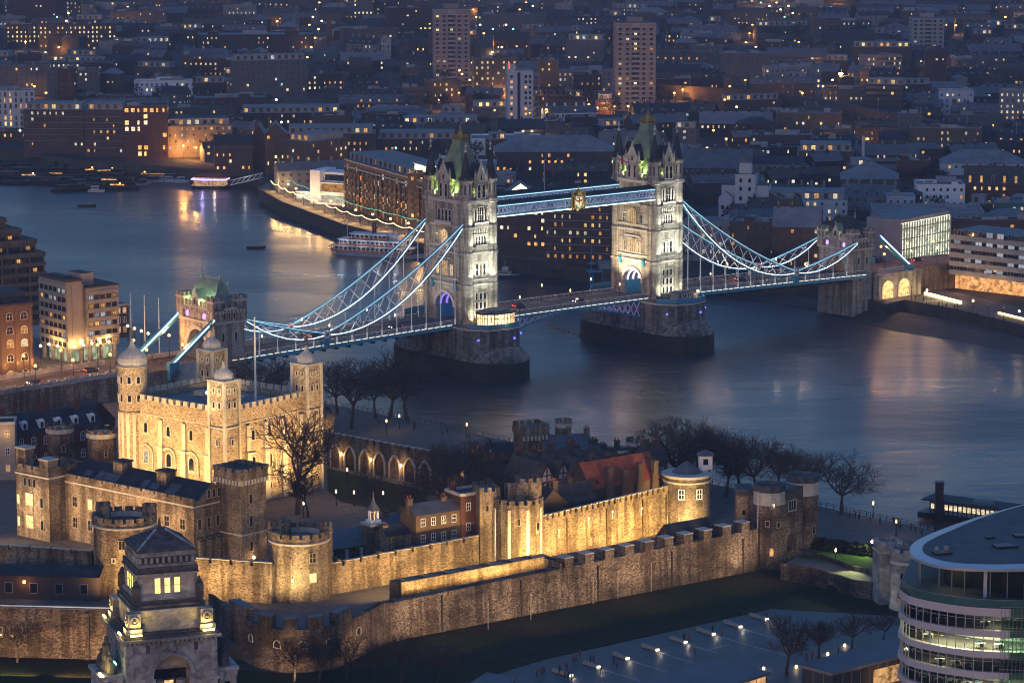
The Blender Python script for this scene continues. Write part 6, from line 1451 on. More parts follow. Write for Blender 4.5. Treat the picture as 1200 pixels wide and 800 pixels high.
# ================================================================ bare winter trees
def tree_meshes(seed, h=14., spread=.55, levels=4, twigs=1400, dense=1.0):
    rr = random.Random(seed); tr = MB(); cr = MB(); tips = []
    def grow(p, d, L, r, lv):
        n = 3; q = p
        for i in range(n):
            d2 = (d+Vector((rr.gauss(0, .10), rr.gauss(0, .10), rr.gauss(0, .05)+.03*lv))).normalized(); e = q+d2*L/n
            (tr if lv < 2 else cr).tube(q, e, r*(1-.22*i/n*2), 6 if lv < 2 else 3, 0, r*(1-.22*(i+1)/n*2)); q, d = e, d2
            if lv >= 2: tips.append((q, d, lv))
            if lv >= 1 and i < n-1 and lv < levels:
                a = rr.uniform(0, 2*math.pi); side = d.orthogonal().normalized(); side = Matrix.Rotation(a, 3, d) @ side
                grow(q, (d*.6+side*spread*1.3).normalized(), L*rr.uniform(.45, .62), r*.5, lv+1)
        if lv < levels:
            k = 4 if lv == 0 else 3
            a0 = rr.uniform(0, 6.28)
            for j in range(k):
                a = a0+2*math.pi*j/k+rr.gauss(0, .3); side = d.orthogonal().normalized(); side = Matrix.Rotation(a, 3, d) @ side
                grow(q, (d*(.85 if j else 1.2)+side*spread*rr.uniform(.7, 1.3)).normalized(), L*rr.uniform(.62, .82), r*.62, lv+1)
    grow(Vector((0, 0, -.3)), Vector((rr.gauss(0, .04), rr.gauss(0, .04), 1)), h*.27, h*.021, 0)
    for _ in range(int(twigs*dense)):
        p, d, lv = rr.choice(tips); dd = (d*.7+Vector((rr.gauss(0, .6), rr.gauss(0, .6), rr.gauss(0, .45)))).normalized(); L = rr.uniform(.6, 1.5)*h/14
        w = dd.orthogonal().normalized()*rr.uniform(.02, .045)*h/14; w = Matrix.Rotation(rr.uniform(0, 6.28), 3, dd) @ w
        m_ = p+dd*L*.55; e = p+dd*L
        cr.add([tuple(p-w), tuple(p+w), tuple(m_+w*.7), tuple(m_-w*.7)], [(0, 1, 2, 3)], 0)
        for s_ in (-1, 1):
            f = (dd+Vector((rr.gauss(0, .5), rr.gauss(0, .5), rr.gauss(0, .4)))).normalized(); g = m_+f*L*.6
            cr.add([tuple(m_-w*.6), tuple(m_+w*.6), tuple(g)], [(0, 1, 2)], 0)
    A = tr.build("trunk", ["bark"]); C_ = cr.build("crown", ["twigs"])
    ma, mc = A.data, C_.data; bpy.data.objects.remove(A); bpy.data.objects.remove(C_)
    zmax = max(v[2] for v in cr.v); return ma, mc, zmax
BARE = [tree_meshes(s, 14, sp, 4, tw) for s, sp, tw in ((1, .72, 620), (5, .85, 620), (9, .65, 560), (14, .8, 700))]
SPARSE = [tree_meshes(s, 14, sp, 4, tw) for s, sp, tw in ((21, .6, 700), (33, .5, 900))]
def bare_tree(p, h, label, var=0, group=None, rz=0., bank_=None, wide=1.0):
    ma, mc, zm = (bank_ or BARE)[var % len(bank_ or BARE)]
    t = thing("bare_tree", label, "tree", p, rz, group); s = h/zm; t.scale = (s*wide, s*wide, s)
    link("trunk", ma, t); link("crown", mc, t); return t
def T(px, py, ptop, label, zb=8.0, **k):
    p = G(px, py, zb); return bare_tree(p, max(3, ZT(ptop, p.y)-zb), label, **k)
T(349, 602, 470, "big bare tree with spreading branches right in front of the keep's lit wall", var=0, bank_=SPARSE, wide=1.15, rz=1.)
T(361, 606, 540, "short pollarded bare tree at the foot of the keep's right corner", var=1, bank_=SPARSE)
for i, (px, py, pt) in enumerate(((412, 502, 410), (455, 492, 408), (478, 494, 404), (440, 490, 415), (395, 486, 418))):
    T(px, py, pt, "bushy bare tree in the clump on the wharf below the bridge's nearer pier", var=i, group="wharf trees below the bridge", rz=i*1.3, wide=1.2)
for i, (px, py, pt) in enumerate(((308, 470, 405), (333, 474, 418), (285, 462, 420))):
    T(px, py, pt, "dark bare tree behind the keep beneath the bridge approach", var=i+1, group="trees behind the keep", rz=i*2.1, wide=1.3, zb=8)
for i, (px, py, pt) in enumerate(((788, 578, 478), (812, 572, 484), (832, 579, 492), (850, 582, 500), (868, 580, 506), (890, 582, 506), (908, 578, 510), (928, 580, 518), (948, 584, 524))):
    T(px, py, pt, ["tallest dense bare tree in the riverside row, directly behind the bell tower", "bare tree in the middle of the riverside row behind the moat gatehouse"][0 if i == 0 else 1], var=i, group="riverside row of bare trees", rz=i*.9, wide=1.4)
T(985, 602, 522, "lone bare tree with wide crown at the right end of the riverside row", var=1, wide=1.3, rz=.5)
for i, (px, py, pt, zb) in enumerate(((345, 800, 738, 5), (372, 800, 732, 5), (408, 797, 735, 5), (440, 797, 745, 5), (470, 800, 735, 5), (512, 802, 745, 5))):
    T(px, py, pt, "leafless scrubby tree in the dark moat at the foot of the half round bastion", zb=zb, var=i, group="moat trees by the bastion", rz=i*1.7, wide=1.1)
T(20, 775, 722, "twiggy bare tree at the lower left against the outer wall", zb=5, var=2, wide=1.3)
for i, (px, py, pt, lb) in enumerate(((922, 790, 712, "bare tree on the square with trunk showing, left of the glazed pavilion"), (959, 771, 716, "bare tree on the square behind the glazed pavilion's left end"), (998, 762, 714, "bare tree on the dark edge of the square beside the outer gatehouse"), (1035, 752, 712, "bare tree tucked between the outer gatehouse and the curved office"))):
    T(px, py, pt, lb, zb=12, var=i, bank_=SPARSE+BARE[:2], wide=1.25, rz=i)
for i, (px, py, pt) in enumerate(((520, 585, 512), (545, 590, 515), (570, 588, 522), (588, 580, 525), (500, 590, 545), (535, 575, 508), (605, 585, 530), (512, 600, 540), (560, 575, 512), (480, 600, 555), (578, 600, 535), (555, 605, 545))):
    T(px, py, pt, "bare tree in the dark courtyard clump behind the brick terrace", var=i, group="courtyard trees", rz=i*1.1, wide=1.15)
T(434, 606, 545, "thin bare tree trunk rising beside the chapel's bell turret", var=0, bank_=SPARSE); 
for i, (px, py, pt) in enumerate(((180, 440, 412), (192, 446, 418), (170, 448, 425), (205, 452, 428))):
    T(px, py, pt, "small dark tree beside the bridge road left of the gatehouse", zb=10, var=i, group="trees beside the bridge road", wide=1.3)
# clipped shrubs by the lamp lit lawn
def bush(p, r, label, group=None, seed=0, h=1.0, name="shrub"):
    rr = random.Random(seed); b = MB()
    for _ in range(420):
        u = Vector((rr.gauss(0, 1), rr.gauss(0, 1), rr.gauss(0, 1))).normalized()*rr.uniform(.55, 1)*r; u.z = abs(u.z)*h
        s = r*.16*rr.uniform(.6, 1.3); a = Vector((rr.gauss(0, 1), rr.gauss(0, 1), rr.gauss(0, 1))).normalized()*s; c = a.orthogonal().normalized()*s
        b.add([tuple(u-a), tuple(u+c), tuple(u+a), tuple(u-c)], [(0, 1, 2, 3)], 0)
    o = b.build(name, ["leaf_dark"], None, p); return tag(o, label, "shrub", group)
for i, (px, py) in enumerate(((972, 644), (985, 645), (1000, 647), (1015, 649), (1030, 651), (962, 642))): bush(G(px, py, 8), 2.6, "dark clipped shrub behind the lamp lit lawn", "shrubs behind the lit lawn", i)
# ================================================================ street lamps
def lamp_post(p, label, col="lamp_warm", h=5.5, power=180, lc=(1, .62, .28), group=None, name="street_lamp", r=.36):
    t = thing(name, label, "street lamp", p, 0, group)
    MB().lathe([(.2, 0), (.12, .8), (.09, h-.4), (.16, h-.35)], 6).build("post", ["black_iron"], t)
    MB().lathe([(.05, h-.4), (r, h-.15), (r*1.05, h+.25), (.1, h+.55)], 8).build("lantern", [col], t)
    if power: lamp('POINT', t, (0, 0, h+.9), power, lc, .25)
    return t
castle_lamps = [(407, 566, 8, "lamp glowing on the dark lawn beside the keep's foot"), (394, 592, 8, "first of three lamps along the path behind the chapel roof"), (415, 593, 8, "lamp just left of the chapel's white belfry"), (449, 594, 8, "lamp just right of the chapel's white belfry"), (356, 606, 8, "lamp between the keep's corner tree and the chapel roof"),
    (453, 508, 8, "lamp on the wharf behind the arcaded wall"), (468, 502, 8, "small wharf lamp beside the bushy trees"), (547, 512, 8, "wharf lamp on the riverside railing left of the ruined turrets"), (1023, 606, 8, "lantern post on the riverside wharf right of the bare trees"), (979, 662, 8.4, "lantern on the causeway between the two gatehouses"), (1050, 628, 8, "orange lamp behind the outer gatehouse")]
for px, py, z, lb in castle_lamps: lamp_post(G(px, py, z), lb, "lamp_warm" if "orange" not in lb else "lamp_orange", 3.6, 190, (1, .56, .2), r=.2)
t = lamp_post(G(1022, 650, 8), "brightest floodlight shining on the small green lawn between the gatehouses", "lamp_white", 3.2, 0); lamp('SPOT', t, (0, -.2, 4), 2600, (1, .92, .45), .3, aim=(-8, -5, 0), spot=120)
lamp('SPOT', t, (-6, -14, 5), 6000, (.95, 1, .4), .3, aim=(-9, -24, -3), spot=70)
# riverside railing of the wharf
wr = thing("wharf_railing", "dark railing along the castle wharf above the river", "railing", (0, 0, 0)); k = MB()
P = [Vector((x, bank(x), 8)) for x in (-132, -100, -60, -29.8, 10, 50, 82)]+[Vector((138, 752.5, 8))]
for a, c in zip(P, P[1:]):
    nn = int((c-a).length/2.2)
    for j in range(nn): q = a.lerp(c, j/nn); k.box(q.x-.09, q.y-.09-.4, 8, q.x+.09, q.y+.09-.4, 9.25)
    for z in (8.6, 9.2): k.beam((a.x, a.y-.4, z), (c.x, c.y-.4, z), .09, .09)
k.build("rail_panel", ["black_iron"], wr)
# ================================================================ people (one skinned body each pose)
def person_mesh(seed, walk=True, arms=0):
    rr = random.Random(seed); b = MB()
    st = .22 if walk else .06
    def limb(pts, rad, n=7):
        rings = []; k = len(b.v)
        vs = []; fs = []
        for (p, r) in zip(pts, rad):
            for i in range(n): a = 2*math.pi*i/n; vs.append((p[0]+r*math.cos(a), p[1]+r*.85*math.sin(a), p[2]))
        for j in range(len(pts)-1):
            for i in range(n): fs.append((j*n+i, j*n+(i+1) % n, (j+1)*n+(i+1) % n, (j+1)*n+i))
        fs.append(tuple(range(n))[::-1]); fs.append(tuple(range((len(pts)-1)*n, len(pts)*n))); return vs, fs
    me = bpy.data.meshes.new("person"); bm_v = []; e = []; rad = []
    def V(x, y, z, r): bm_v.append((x, y, z)); rad.append(r); return len(bm_v)-1
    pel = V(0, 0, .95, .15); ch = V(0, .01, 1.25, .17); sh = V(0, .0, 1.42, .13); nk = V(0, -.01, 1.52, .06); hd = V(0, -.03, 1.64, .10); tp = V(0, -.02, 1.74, .075)
    e += [(pel, ch), (ch, sh), (sh, nk), (nk, hd), (hd, tp)]
    for s_ in (-1, 1):
        hp = V(.10*s_, 0, .86, .11); kn = V(.11*s_, -st*s_*.6-.02, .48, .075); an = V(.11*s_, -st*s_*.9+.03, .09, .05); to = V(.12*s_, -st*s_*.9-.15, .05, .045); e += [(pel, hp), (hp, kn), (kn, an), (an, to)]
        s2 = V(.20*s_, 0, 1.40, .075); el = V(.27*s_, .03+st*s_*.5, 1.13, .055); fy = -.22 if arms else -.06+st*s_
        wr_ = V(.25*s_*(.6 if arms else 1), fy, 1.12 if arms else .88, .04); hn = V(.25*s_*(.5 if arms else 1), fy-.05, 1.14 if arms else .78, .04); e += [(sh, s2), (s2, el), (el, wr_), (wr_, hn)]
    me.from_pydata(bm_v, e, []); o = bpy.data.objects.new("person", me); COL.objects.link(o)
    sk = o.modifiers.new("skin", 'SKIN'); sb = o.modifiers.new("sub", 'SUBSURF'); sb.levels = 1; sb.render_levels = 1
    for v, r in zip(me.skin_vertices[0].data, rad): v.radius = (r, r)
    me.skin_vertices[0].data[0].use_root = True
    dg = bpy.context.evaluated_depsgraph_get(); ev = o.evaluated_get(dg); m2 = bpy.data.meshes.new_from_object(ev)
    bpy.data.objects.remove(o); return m2
PM = [person_mesh(1, True), person_mesh(2, False, 1), person_mesh(3, False)]
cols = [principled("clothes_black", (.02, .02, .025), .8)[0], principled("clothes_navy", (.03, .04, .07), .8)[0], principled("clothes_grey", (.1, .1, .11), .8)[0], principled("clothes_red", (.2, .04, .04), .8)[0]]
skin = principled("skin", (.45, .28, .2), .6)[0]; hairm = principled("hair_dark", (.03, .02, .015), .6)[0]
PMC = []
for me in PM:
    for c in cols:
        m2 = me.copy(); m2.materials.clear(); m2.materials.append(c); m2.materials.append(skin); m2.materials.append(principled_j if False else cols[0])
        for f in m2.polygons:
            z = f.center.z; f.material_index = 1 if (z > 1.5 and f.center.y < -.02) or (.74 < z < .86 and abs(f.center.x) > .2) else (2 if z < .9 else 0)
        PMC.append(m2)
hm = MB().lathe([(.10, 1.60), (.125, 1.68), (.115, 1.76), (.06, 1.80), (.01, 1.81)], 10, 0, 0, .015)
ho = hm.build("hair", [hairm]); hmesh = ho.data; bpy.data.objects.remove(ho)
def person(p, rz, i, label, group=None):
    o = link("person", PMC[i % len(PMC)], None, p, rz); tag(o, label, "person", group); o.scale = (1.05,)*3; link("hair", hmesh, o); return o
rr = random.Random(5)
spots = [(634.7, 791), (637.5, 790), (629.5, 793), (656, 789), (664, 785), (672, 777), (675, 776), (679, 770), (662, 795), (666, 796), (670, 798), (692, 776), (695.5, 775), (704.7, 789), (719, 779), (723, 782)]
for i, (px, py) in enumerate(spots): person(G(px, py, 12.0), rr.uniform(0, 6.28), rr.randrange(12), "person in dark clothes standing in the crowd near the lower left lamps of the square", "people gathered on the left of the square")
for i, (px, py) in enumerate(((801.5, 750), (807, 751), (814, 767), (835, 741), (845.6, 745), (920, 732), (945, 774), (952, 773), (982, 765))): person(G(px, py, 12.0), rr.uniform(0, 6.28), rr.randrange(12), "person in dark winter clothes on the emptier right half of the square", "people scattered on the right of the square")
for i in range(34):
    f = i/33; p = Vector((86+50*f+rr.uniform(-2, 2), bank(86+50*f) if 86+50*f < 83 else 812-(86+50*f-83)*1.05-3-rr.uniform(0, 6), 8.02)); person(p, rr.uniform(0, 6.28), rr.randrange(12), "tiny dark figure in the crowd along the wharf railing at the right", "people along the right of the wharf")
for i in range(16):
    x = -60+rr.uniform(0, 62); person(Vector((x, bank(x)-2-rr.uniform(0, 14), 8.02)), rr.uniform(0, 6.28), rr.randrange(12), "tiny dark figure strolling on the wharf behind the arcaded wall", "people strolling on the wharf")
# ================================================================ the near bank left of the bridge
def BP(t, w, z=0.): return Vector((BX+t*math.cos(BA)+w*math.sin(BA), BY+t*math.sin(BA)-w*math.cos(BA), z))
b = MB(); xs = [-172, -190, -215, -240, -275]
def rz_(x): return 15.35-.018*(abs(x)-172)
for a, c in zip(xs, xs[1:]):
    for y0, y1, d, m in ((-5.4, 5.4, 0, 0), (5.4, 9.2, .14, 1), (-9.2, -5.4, .14, 1)):
        P = [BP(a, y0, 3), BP(c, y0, 3), BP(c, y1, 3), BP(a, y1, 3)]; b.add([tuple(p) for p in P]+[(P[0].x, P[0].y, rz_(a)+d), (P[1].x, P[1].y, rz_(c)+d), (P[2].x, P[2].y, rz_(c)+d), (P[3].x, P[3].y, rz_(a)+d)], [(0,3,2,1),(0,1,5,4),(1,2,6,5),(2,3,7,6),(3,0,4,7),(4,5,6,7)], [2, 2, 2, 2, 2, m])
tag(b.build("approach_road", ["asphalt", "footway", "rag_stone"]), kind="structure")
for w, lb in ((-9.4, "pale block parapet along the farther side of the bridge approach road at left"), (9.4, "pale block parapet along the nearer side of the bridge approach road at left")):
    k = MB()
    for i in range(36):
        x = -173-2.85*i; z = rz_(x); k.beam(BP(x, w, z+.75), BP(x-2.3, w, z+.75), .5, 1.4, 0); k.beam(BP(x-2.3, w, z+.9), BP(x-2.85, w, z+.9), .6, 1.9, 0)
    tag(k.build("road_parapet", ["portland_stone"]), lb, "parapet")
k = MB()
for i in range(14): x = -175-7*i; k.beam(BP(x, 0, rz_(x)+.012), BP(x-3, 0, rz_(x-3)+.012), .16, .012)
tag(k.build("road_marking", ["white_paint"]), kind="structure")
for i in range(9):
    for w in (-8.2, 8.2):
        x = -150-13*i-(0 if w < 0 else 6); lamp_post(BP(x, w, (deck_z(x) if x > -172 else rz_(x))+.15), "orange street lamp on the bridge approach road at the left", "lamp_orange", 6.5, 2800, (1, .46, .14), "lamps along the bridge approach road", r=.42)
# lamp beyond the road, in front of the hotel
for i, (px, py) in enumerate(((48, 424), (58, 422), (68, 424), (88, 425), (98, 423), (108, 421), (118, 420), (128, 419), (150, 400), (158, 403), (166, 406), (174, 409))): lamp_post(G(px, py, 13.2), "amber lamp in the bright row between the concrete hotel and the bridge road", "lamp_warm", 5.0, 900, (1, .58, .2), "lamps in front of the hotel", r=.42)
slab("hotel_forecourt", [(-230, 905), (-190, 905), (-121, 962), (-124, 1012), (-150, 1040), (-230, 1090)], 4.8, 12.9, "footway", "rag_stone")
def rowwin(parent, p, q, zs, n, me, me_lit, lit, rr, **k):
    facade(parent, p, q, zs, n, me, rnd=rr, lit=lit, litspecs=[me_lit] if not isinstance(me_lit, list) else me_lit, **k)
ho_ = thing("concrete_hotel", "brown concrete hotel with long window bands and blank corner pier, left of bridge", "hotel", G(80, 426, 12.9), R(38))
b = MB(); b.box(0, 0, 4.2, 5.4, 17, 25.5, 0, 1); b.box(5.4, 2.2, 0, 7.4, 17, 24, 0, 1); b.box(7.4, .8, 4.2, 19.0, 15, 22.8, 0, 1); b.box(1.5, 2, 0, 17, 14, 4.2, 2)
for x, y in ((.6, .6), (.6, 5), (.6, 10), (.6, 15.5), (5, .6), (8.5, 1.4), (12.5, 1.4), (17.5, 1.4)): b.box(x-.45, y-.45, 0, x+.45, y+.45, 4.2, 0)
for k in range(7): b.box(-.35, .2, 6.6+2.8*k, 0, 16.8, 7.8+2.8*k, 0); 
for k in range(6): b.box(7.6, .35, 6.6+2.8*k, 18.8, .8, 7.8+2.8*k, 0)
b.box(2, 5, 25.5, 5, 15, 26.4, 1); b.box(7.6, 4, 22.8, 12, 12, 27, 0, 1); b.box(-.3, -.3, 25.5, 5.6, 17.3, 26.0, 3); b.box(7.2, .5, 22.8, 19.3, 15.3, 23.2, 3)
for k in range(5): b.box(1.8-.02, -.06, 4.6+4*k, 1.86, 0, 8.4+4*k, 3)
b.build("wall", ["concrete", "roof_slate", "win_lobby" if "win_lobby" in M else glow("win_lobby", (.8, .85, .5), .45, 0, False, .5).name, "dark_brick"], ho_)
rr = random.Random(8)
wn = win_mesh(1.5, 1.25, "timber_dark", "glass_dark", False, (1, 0), .1, .1); wy = win_mesh(1.5, 1.25, "timber_dark", "win_amber", False, (1, 0), .1, .1); ww = win_mesh(1.5, 1.25, "timber_dark", "win_cool_dim" if "win_cool_dim" in M else glow("win_cool_dim", (.7, .75, .85), .35, .5).name, False, (1, 0), .1, .1)
rowwin(ho_, (0, 17), (0, 0), [5.1+2.8*k for k in range(7)], 6, wn, [wy, ww, ww], .2, rr)
rowwin(ho_, (7.4, .8), (19, .8), [5.1+2.8*k for k in range(6)], 5, wn, [wy, ww, ww], .4, rr)
ih = thing("warehouse_offices", "brown brick building with round arched windows and uplit ground floor at the left edge", "office building", G(40, 444, 12.9), R(30))
b = MB().box(-24, 0, 0, 0, 18, 23.5, 0, 1); b.box(-24.2, -.3, 22.4, .3, 18.2, 23.0, 0); b.box(-24, 3, 23.5, -1, 16, 26.4, 1)
for k in range(6): b.box(-23.6+4.55*k-.35, -.35, 0, -23.6+4.55*k+.35, 0, 22, 0)
b.build("wall", ["red_brick_warm" if "red_brick_warm" in M else (brick("red_brick_warm", (.12, .075, .048), (.175, .115, .075), (.25, .18, .12)) or "red_brick_warm"), "roof_slate"], ih)
wa = win_mesh(1.9, 2.2, "dressed_stone", "glass_dark", True, (1, 1), .15, .12); wal = win_mesh(1.9, 2.2, "dressed_stone", "win_amber", True, (1, 1), .15, .12); wbl = win_mesh(1.9, 2.2, "dressed_stone", "win_white", True, (1, 1), .15, .12)
rowwin(ih, (-24, 0), (0, 0), [1.0, 6.0, 10.4, 14.4, 18.6], 5, wa, [wbl, wal], .3, rr)
for k in range(6): lamp('POINT', ih, (-22+4.3*k, -1.2, 5.4), 210, (1, .6, .22), .2)
st = thing("terraced_hotel", "dark stepped concrete hotel wing at the left edge, above the arched brick building", "hotel", G(52, 380, 12.9), R(34))
b = MB()
for x0, x1, y0, y1, h in ((-40, 0, 0, 14, 24), (-40, -1.5, 3, 20, 28), (-40, -5.5, 6, 24, 31.5), (-40, -9.5, 9, 28, 35), (-40, -14, 12, 32, 38)):
    b.box(x0, y0, 0, x1, y1, h, 0, 1); b.box(x0, y0-.7, h-1.0, x1+.7, y1, h+.5, 0, 1)
    for k in range(int(h/3.2)): b.box(x0, y0-.1, 2+3.2*k, x1-.3, y0-.02, 3.6+3.2*k, 2); b.box(x0, y0-1.1, .8+3.2*k, x1+.8, y0, 1.9+3.2*k, 0)
    for k in range(6): b.box(x1-.3-5*k, y0-1.2, 0, x1-5*k, y0, h, 0)
b.build("wall", ["concrete_brown", "roof_slate", "glass_dark"], st)
for i, (x, y, z) in enumerate(((-3, -.12, 18), (-9, -.12, 21.3), (-4, 2.88, 25), (-14, 2.88, 25), (-9, 5.88, 28.4), (-20, 8.88, 31.6), (-12, 8.88, 31.6), (-18, 11.88, 34.6))): win(st, wy, x, y, z)
for i, (px, y0, y1) in enumerate(((154, 412, 345), (170, 400, 347), (187, 414, 350))):
    p = G(px, y0, 12.9); h = ZT(y1, p.y)-12.9; tag(MB().lathe([(.22, 0), (.14, h), (.24, h+.1), (.02, h+.5)], 8).build("flagpole", ["flag_white"], None, p), "bare white flagpole in the group of three between hotel and gatehouse", "flagpole", "three flagpoles by the hotel")
house("lit_kiosk", "small dark riverside block with amber lit windows just right of the concrete hotel", 143, 392, 12, 5, 6, 9.5, R(25), "dark_brick", "roof_slate", 0, flat=True, rows=3, cols=2, wspec=[sash_lit, sash, sash_lit], cat="building")
# bar pavilion and control cabin on the piers
pv = thing("pier_bar", "glass walled bar full of warm lights on the nearer bridge pier", "bar", BP(-41, 18.2, 17.0), BA)
oct_ = [(7.6*math.cos(R(22.5+45*i)), 5.2*math.sin(R(22.5+45*i))) for i in range(8)]
MB().prism(oct_, 4.3, 4.9, 0, 1, scale=1.0).prism([(x*.7, y*.7) for x, y in oct_], 4.9, 5.4, 1).build("roof", ["roof_slate", "roof_lead"], pv)
w = MB(); g2 = [(x*.9, y*.88) for x, y in oct_]
for i in range(8):
    a = Vector((*g2[i], 0)); c = Vector((*g2[(i+1) % 8], 0)); w.add([(a.x, a.y, .3), (c.x, c.y, .3), (c.x, c.y, 4.3), (a.x, a.y, 4.3)], [(0, 1, 2, 3)], 0)
    for j in range(4): q = a.lerp(c, j/4); w.box(q.x-.1, q.y-.1, 0, q.x+.1, q.y+.1, 4.3, 1)
    w.beam((a.x, a.y, 2.9), (c.x, c.y, 2.9), .15, .15, 1)
w.build("glazed_wall", ["win_bar" if "win_bar" in M else glow("win_bar", (1, .66, .30), 2.6, 0, False, 1.1).name, "black_iron"], pv)
lamp('POINT', pv, (0, -6.4, 2.4), 240, (1, .66, .3), .4)
cb = thing("control_cabin", "small dark control cabin with blue railings on the farther bridge pier", "cabin", BP(41, 19.0, 17.0), BA)
MB().box(-4.5, -1.6, 0, 2.2, 1.8, 3.0, 0).box(-4.8, -1.9, 3.0, 2.5, 2.1, 3.35, 1).box(3.2, -1.2, 0, 5.4, 1.2, 2.2, 0).build("wall", ["grey_render", "roof_lead"], cb)
for k in range(3): win(cb, win_mesh(1.4, 1.3, "bridge_white", "glass_dark", False, (1, 0), .1, .1), -3.5+2.2*k, -1.6, 1.2)
k = MB()
for i in range(9): k.box(-6.5+1.5*i-.06, -3.6, 0, -6.5+1.5*i+.06, -3.5, 1.2)
k.beam((-6.5, -3.55, 1.2), (5.5, -3.55, 1.2), .1, .1); k.build("rail_panel", ["bridge_blue"], cb)
k = MB().lathe([(0, 2.6), (.4, 2.8), (.4, 3.4), (0, 3.6)], 8); k.build("wall_lamp", ["lamp_warm"], cb, (4.6, -1.9, 0)); lamp('POINT', cb, (4.6, -2.8, 3), 220, (1, .7, .35), .3)
# flags on the walkway
for t_, col, lb in ((-13, "dark_flag" if "dark_flag" in M else principled("dark_flag", (.10, .05, .10), .8)[0], "flagpole with a dark limp flag on the walkway, nearer tower side"), (19, None, "flagpole flying a white flag with red cross over the bridge walkway")):
    f = thing("flagpole", lb, "flagpole", BP(t_, 9.2, 56.2), R(20))
    MB().lathe([(.09, 0), (.06, 11.6), (.14, 11.7), (.02, 11.9)], 6).build("pole", ["bridge_white"], f)
    def wave(x): return .35*math.sin(x*1.4)
    def dz(x): return -.42*x
    fb = MB(); n = 10; 
    for i in range(n):
        x0, x1 = .1+3.6*i/n, .1+3.6*(i+1)/n
        for z0, z1, m in ((8.8, 9.85, 0), (9.85, 10.25, 1), (10.25, 11.3, 0)):
            mm = m if col is None else 2
            if col is None and i in (4, 5): mm = 1
            fb.add([(x0, wave(x0), z0+dz(x0)), (x1, wave(x1), z0+dz(x1)), (x1, wave(x1), z1+dz(x1)), (x0, wave(x0), z1+dz(x0))], [(0, 1, 2, 3)], mm)
    fb.build("flag", ["flag_white", "flag_red" if "flag_red" in M else principled("flag_red", (.4, .03, .03), .8)[0], "dark_flag"], f)
# ================================================================ boats
def hull(b, L, W_, H, m=0, md=1, bow=.28):
    n = 9; top = []; bot = []
    for s in (1, -1):
        for i in range(n):
            t = i/(n-1) if s > 0 else 1-i/(n-1); x = -L/2+L*t; w = W_/2*(1-max(0, (t-(1-bow))/bow)**2)*(1-.25*max(0, (.12-t)/.12))
            top.append((x, s*w, H+.25*max(0, (t-.7)/.3)*H)); bot.append((x*.96, s*w*.8, -.3))
    k = len(top); b.add(bot+top, [tuple(range(k)), tuple(range(k, 2*k))[::-1]]+[(i, k+i, k+(i+1) % k, (i+1) % k) for i in range(k)], [m, md]+[m]*k)
p = G(447, 300, 0)
ps = thing("paddle_steamer", "white paddle steamer with three decks, red trim and tall funnels moored below the promenade", "boat", p, R(-21))
b = MB(); hull(b, 40, 8, 1.7, 0, 1, .2); b.build("hull", ["white_boat" if "white_boat" in M else rough_mat("white_boat", (.36, .38, .42), (.5, .52, .56), .6, .5).name, "timber_dark"], ps)
b = MB(); 
for z, x0, x1, w in ((1.7, -19, 14, 3.6), (4.3, -17, 10, 3.4), (6.8, -12, 3, 2.6)):
    b.box(x0, -w, z, x1, w, z+2.2, 0); b.box(x0-1.0, -w-.7, z+2.2, x1+1.4, w+.7, z+2.45, 1); b.box(x0-1, -w-.6, z, x1+1.2, -w-.5, z+.8, 2); b.box(x0, -w-.06, z+.9, x1, -w-.01, z+1.7, 3)
    for i in range(int((x1-x0)/2)): b.box(x0+2*i, -w-.65, z, x0+2*i+.14, -w-.5, z+2.2, 0); b.box(x0+2*i+1.3, -w-.1, z+.8, x0+2*i+1.6, -w, z+1.8, 0)
b.box(4, -1.6, 6.8, 8, 1.6, 9.0, 0); b.box(3.6, -2, 9, 8.4, 2, 9.2, 1)
b.build("deckhouse", ["white_boat", "pale_render", "red_tile", "glass_dark"], ps)
k = MB().lathe([(.5, 6.8), (.45, 13), (.6, 13.2), (.6, 13.6)], 10, 0, -3, 1.2).lathe([(.5, 6.8), (.45, 13), (.6, 13.2), (.6, 13.6)], 10, 0, -3, -1.2); k.build("funnel", ["black_iron"], ps)
k = MB().lathe([(.1, 6), (.06, 15)], 5, 0, 11, 0).lathe([(.1, 7), (.06, 14)], 5, 0, -15, 0); k.build("mast", ["bridge_white"], ps)
for x in (-15, -7, 1, 9): lamp('POINT', ps, (x, -6.5, 5.8), 320, (.9, .93, 1), .3)
k = MB(); n = 10
for i in range(n): a = 2*math.pi*i/n; k.box(-2.6+0, -3.2, 0, -2.5, 3.2, .1) if False else k.beam((-20.5, -3, 2.2), (-20.5+2.0*math.cos(a), -3, 2.2+2.0*math.sin(a)), .2, .2, 0, up=(0, 1, 0)); k.beam((-20.5+2*math.cos(a), -3, 2.2+2*math.sin(a)), (-20.5+2*math.cos(a), 3, 2.2+2*math.sin(a)), .5, .12, 0)
k.build("paddle_wheel", ["red_tile"], ps)
p = G(592, 325, 0); tb = thing("tour_boat", "small white and red passenger boat beside the nearer river tower", "boat", p, R(-12))
b = MB(); hull(b, 13, 4, 1.1, 0, 1); b.build("hull", ["clothes_navy", "white_boat"], tb); MB().box(-5, -1.5, 1.1, 2.4, 1.5, 2.7, 0).box(-5.2, -1.7, 2.7, 2.6, 1.7, 2.85, 1).box(-1, -1.1, 2.85, 1.4, 1.1, 4.2, 0).box(-4.6, -1.54, 1.7, 2, -1.5, 2.4, 2).build("cabin", ["white_boat", "red_tile", "glass_dark"], tb); MB().lathe([(.06, 4), (.04, 7)], 5).build("mast", ["bridge_white"], tb)
p = G(248, 221, 0); pb = thing("restaurant_boat", "floating restaurant with red roof and glowing violet light band near the footbridge ramp", "boat", p, R(-10))
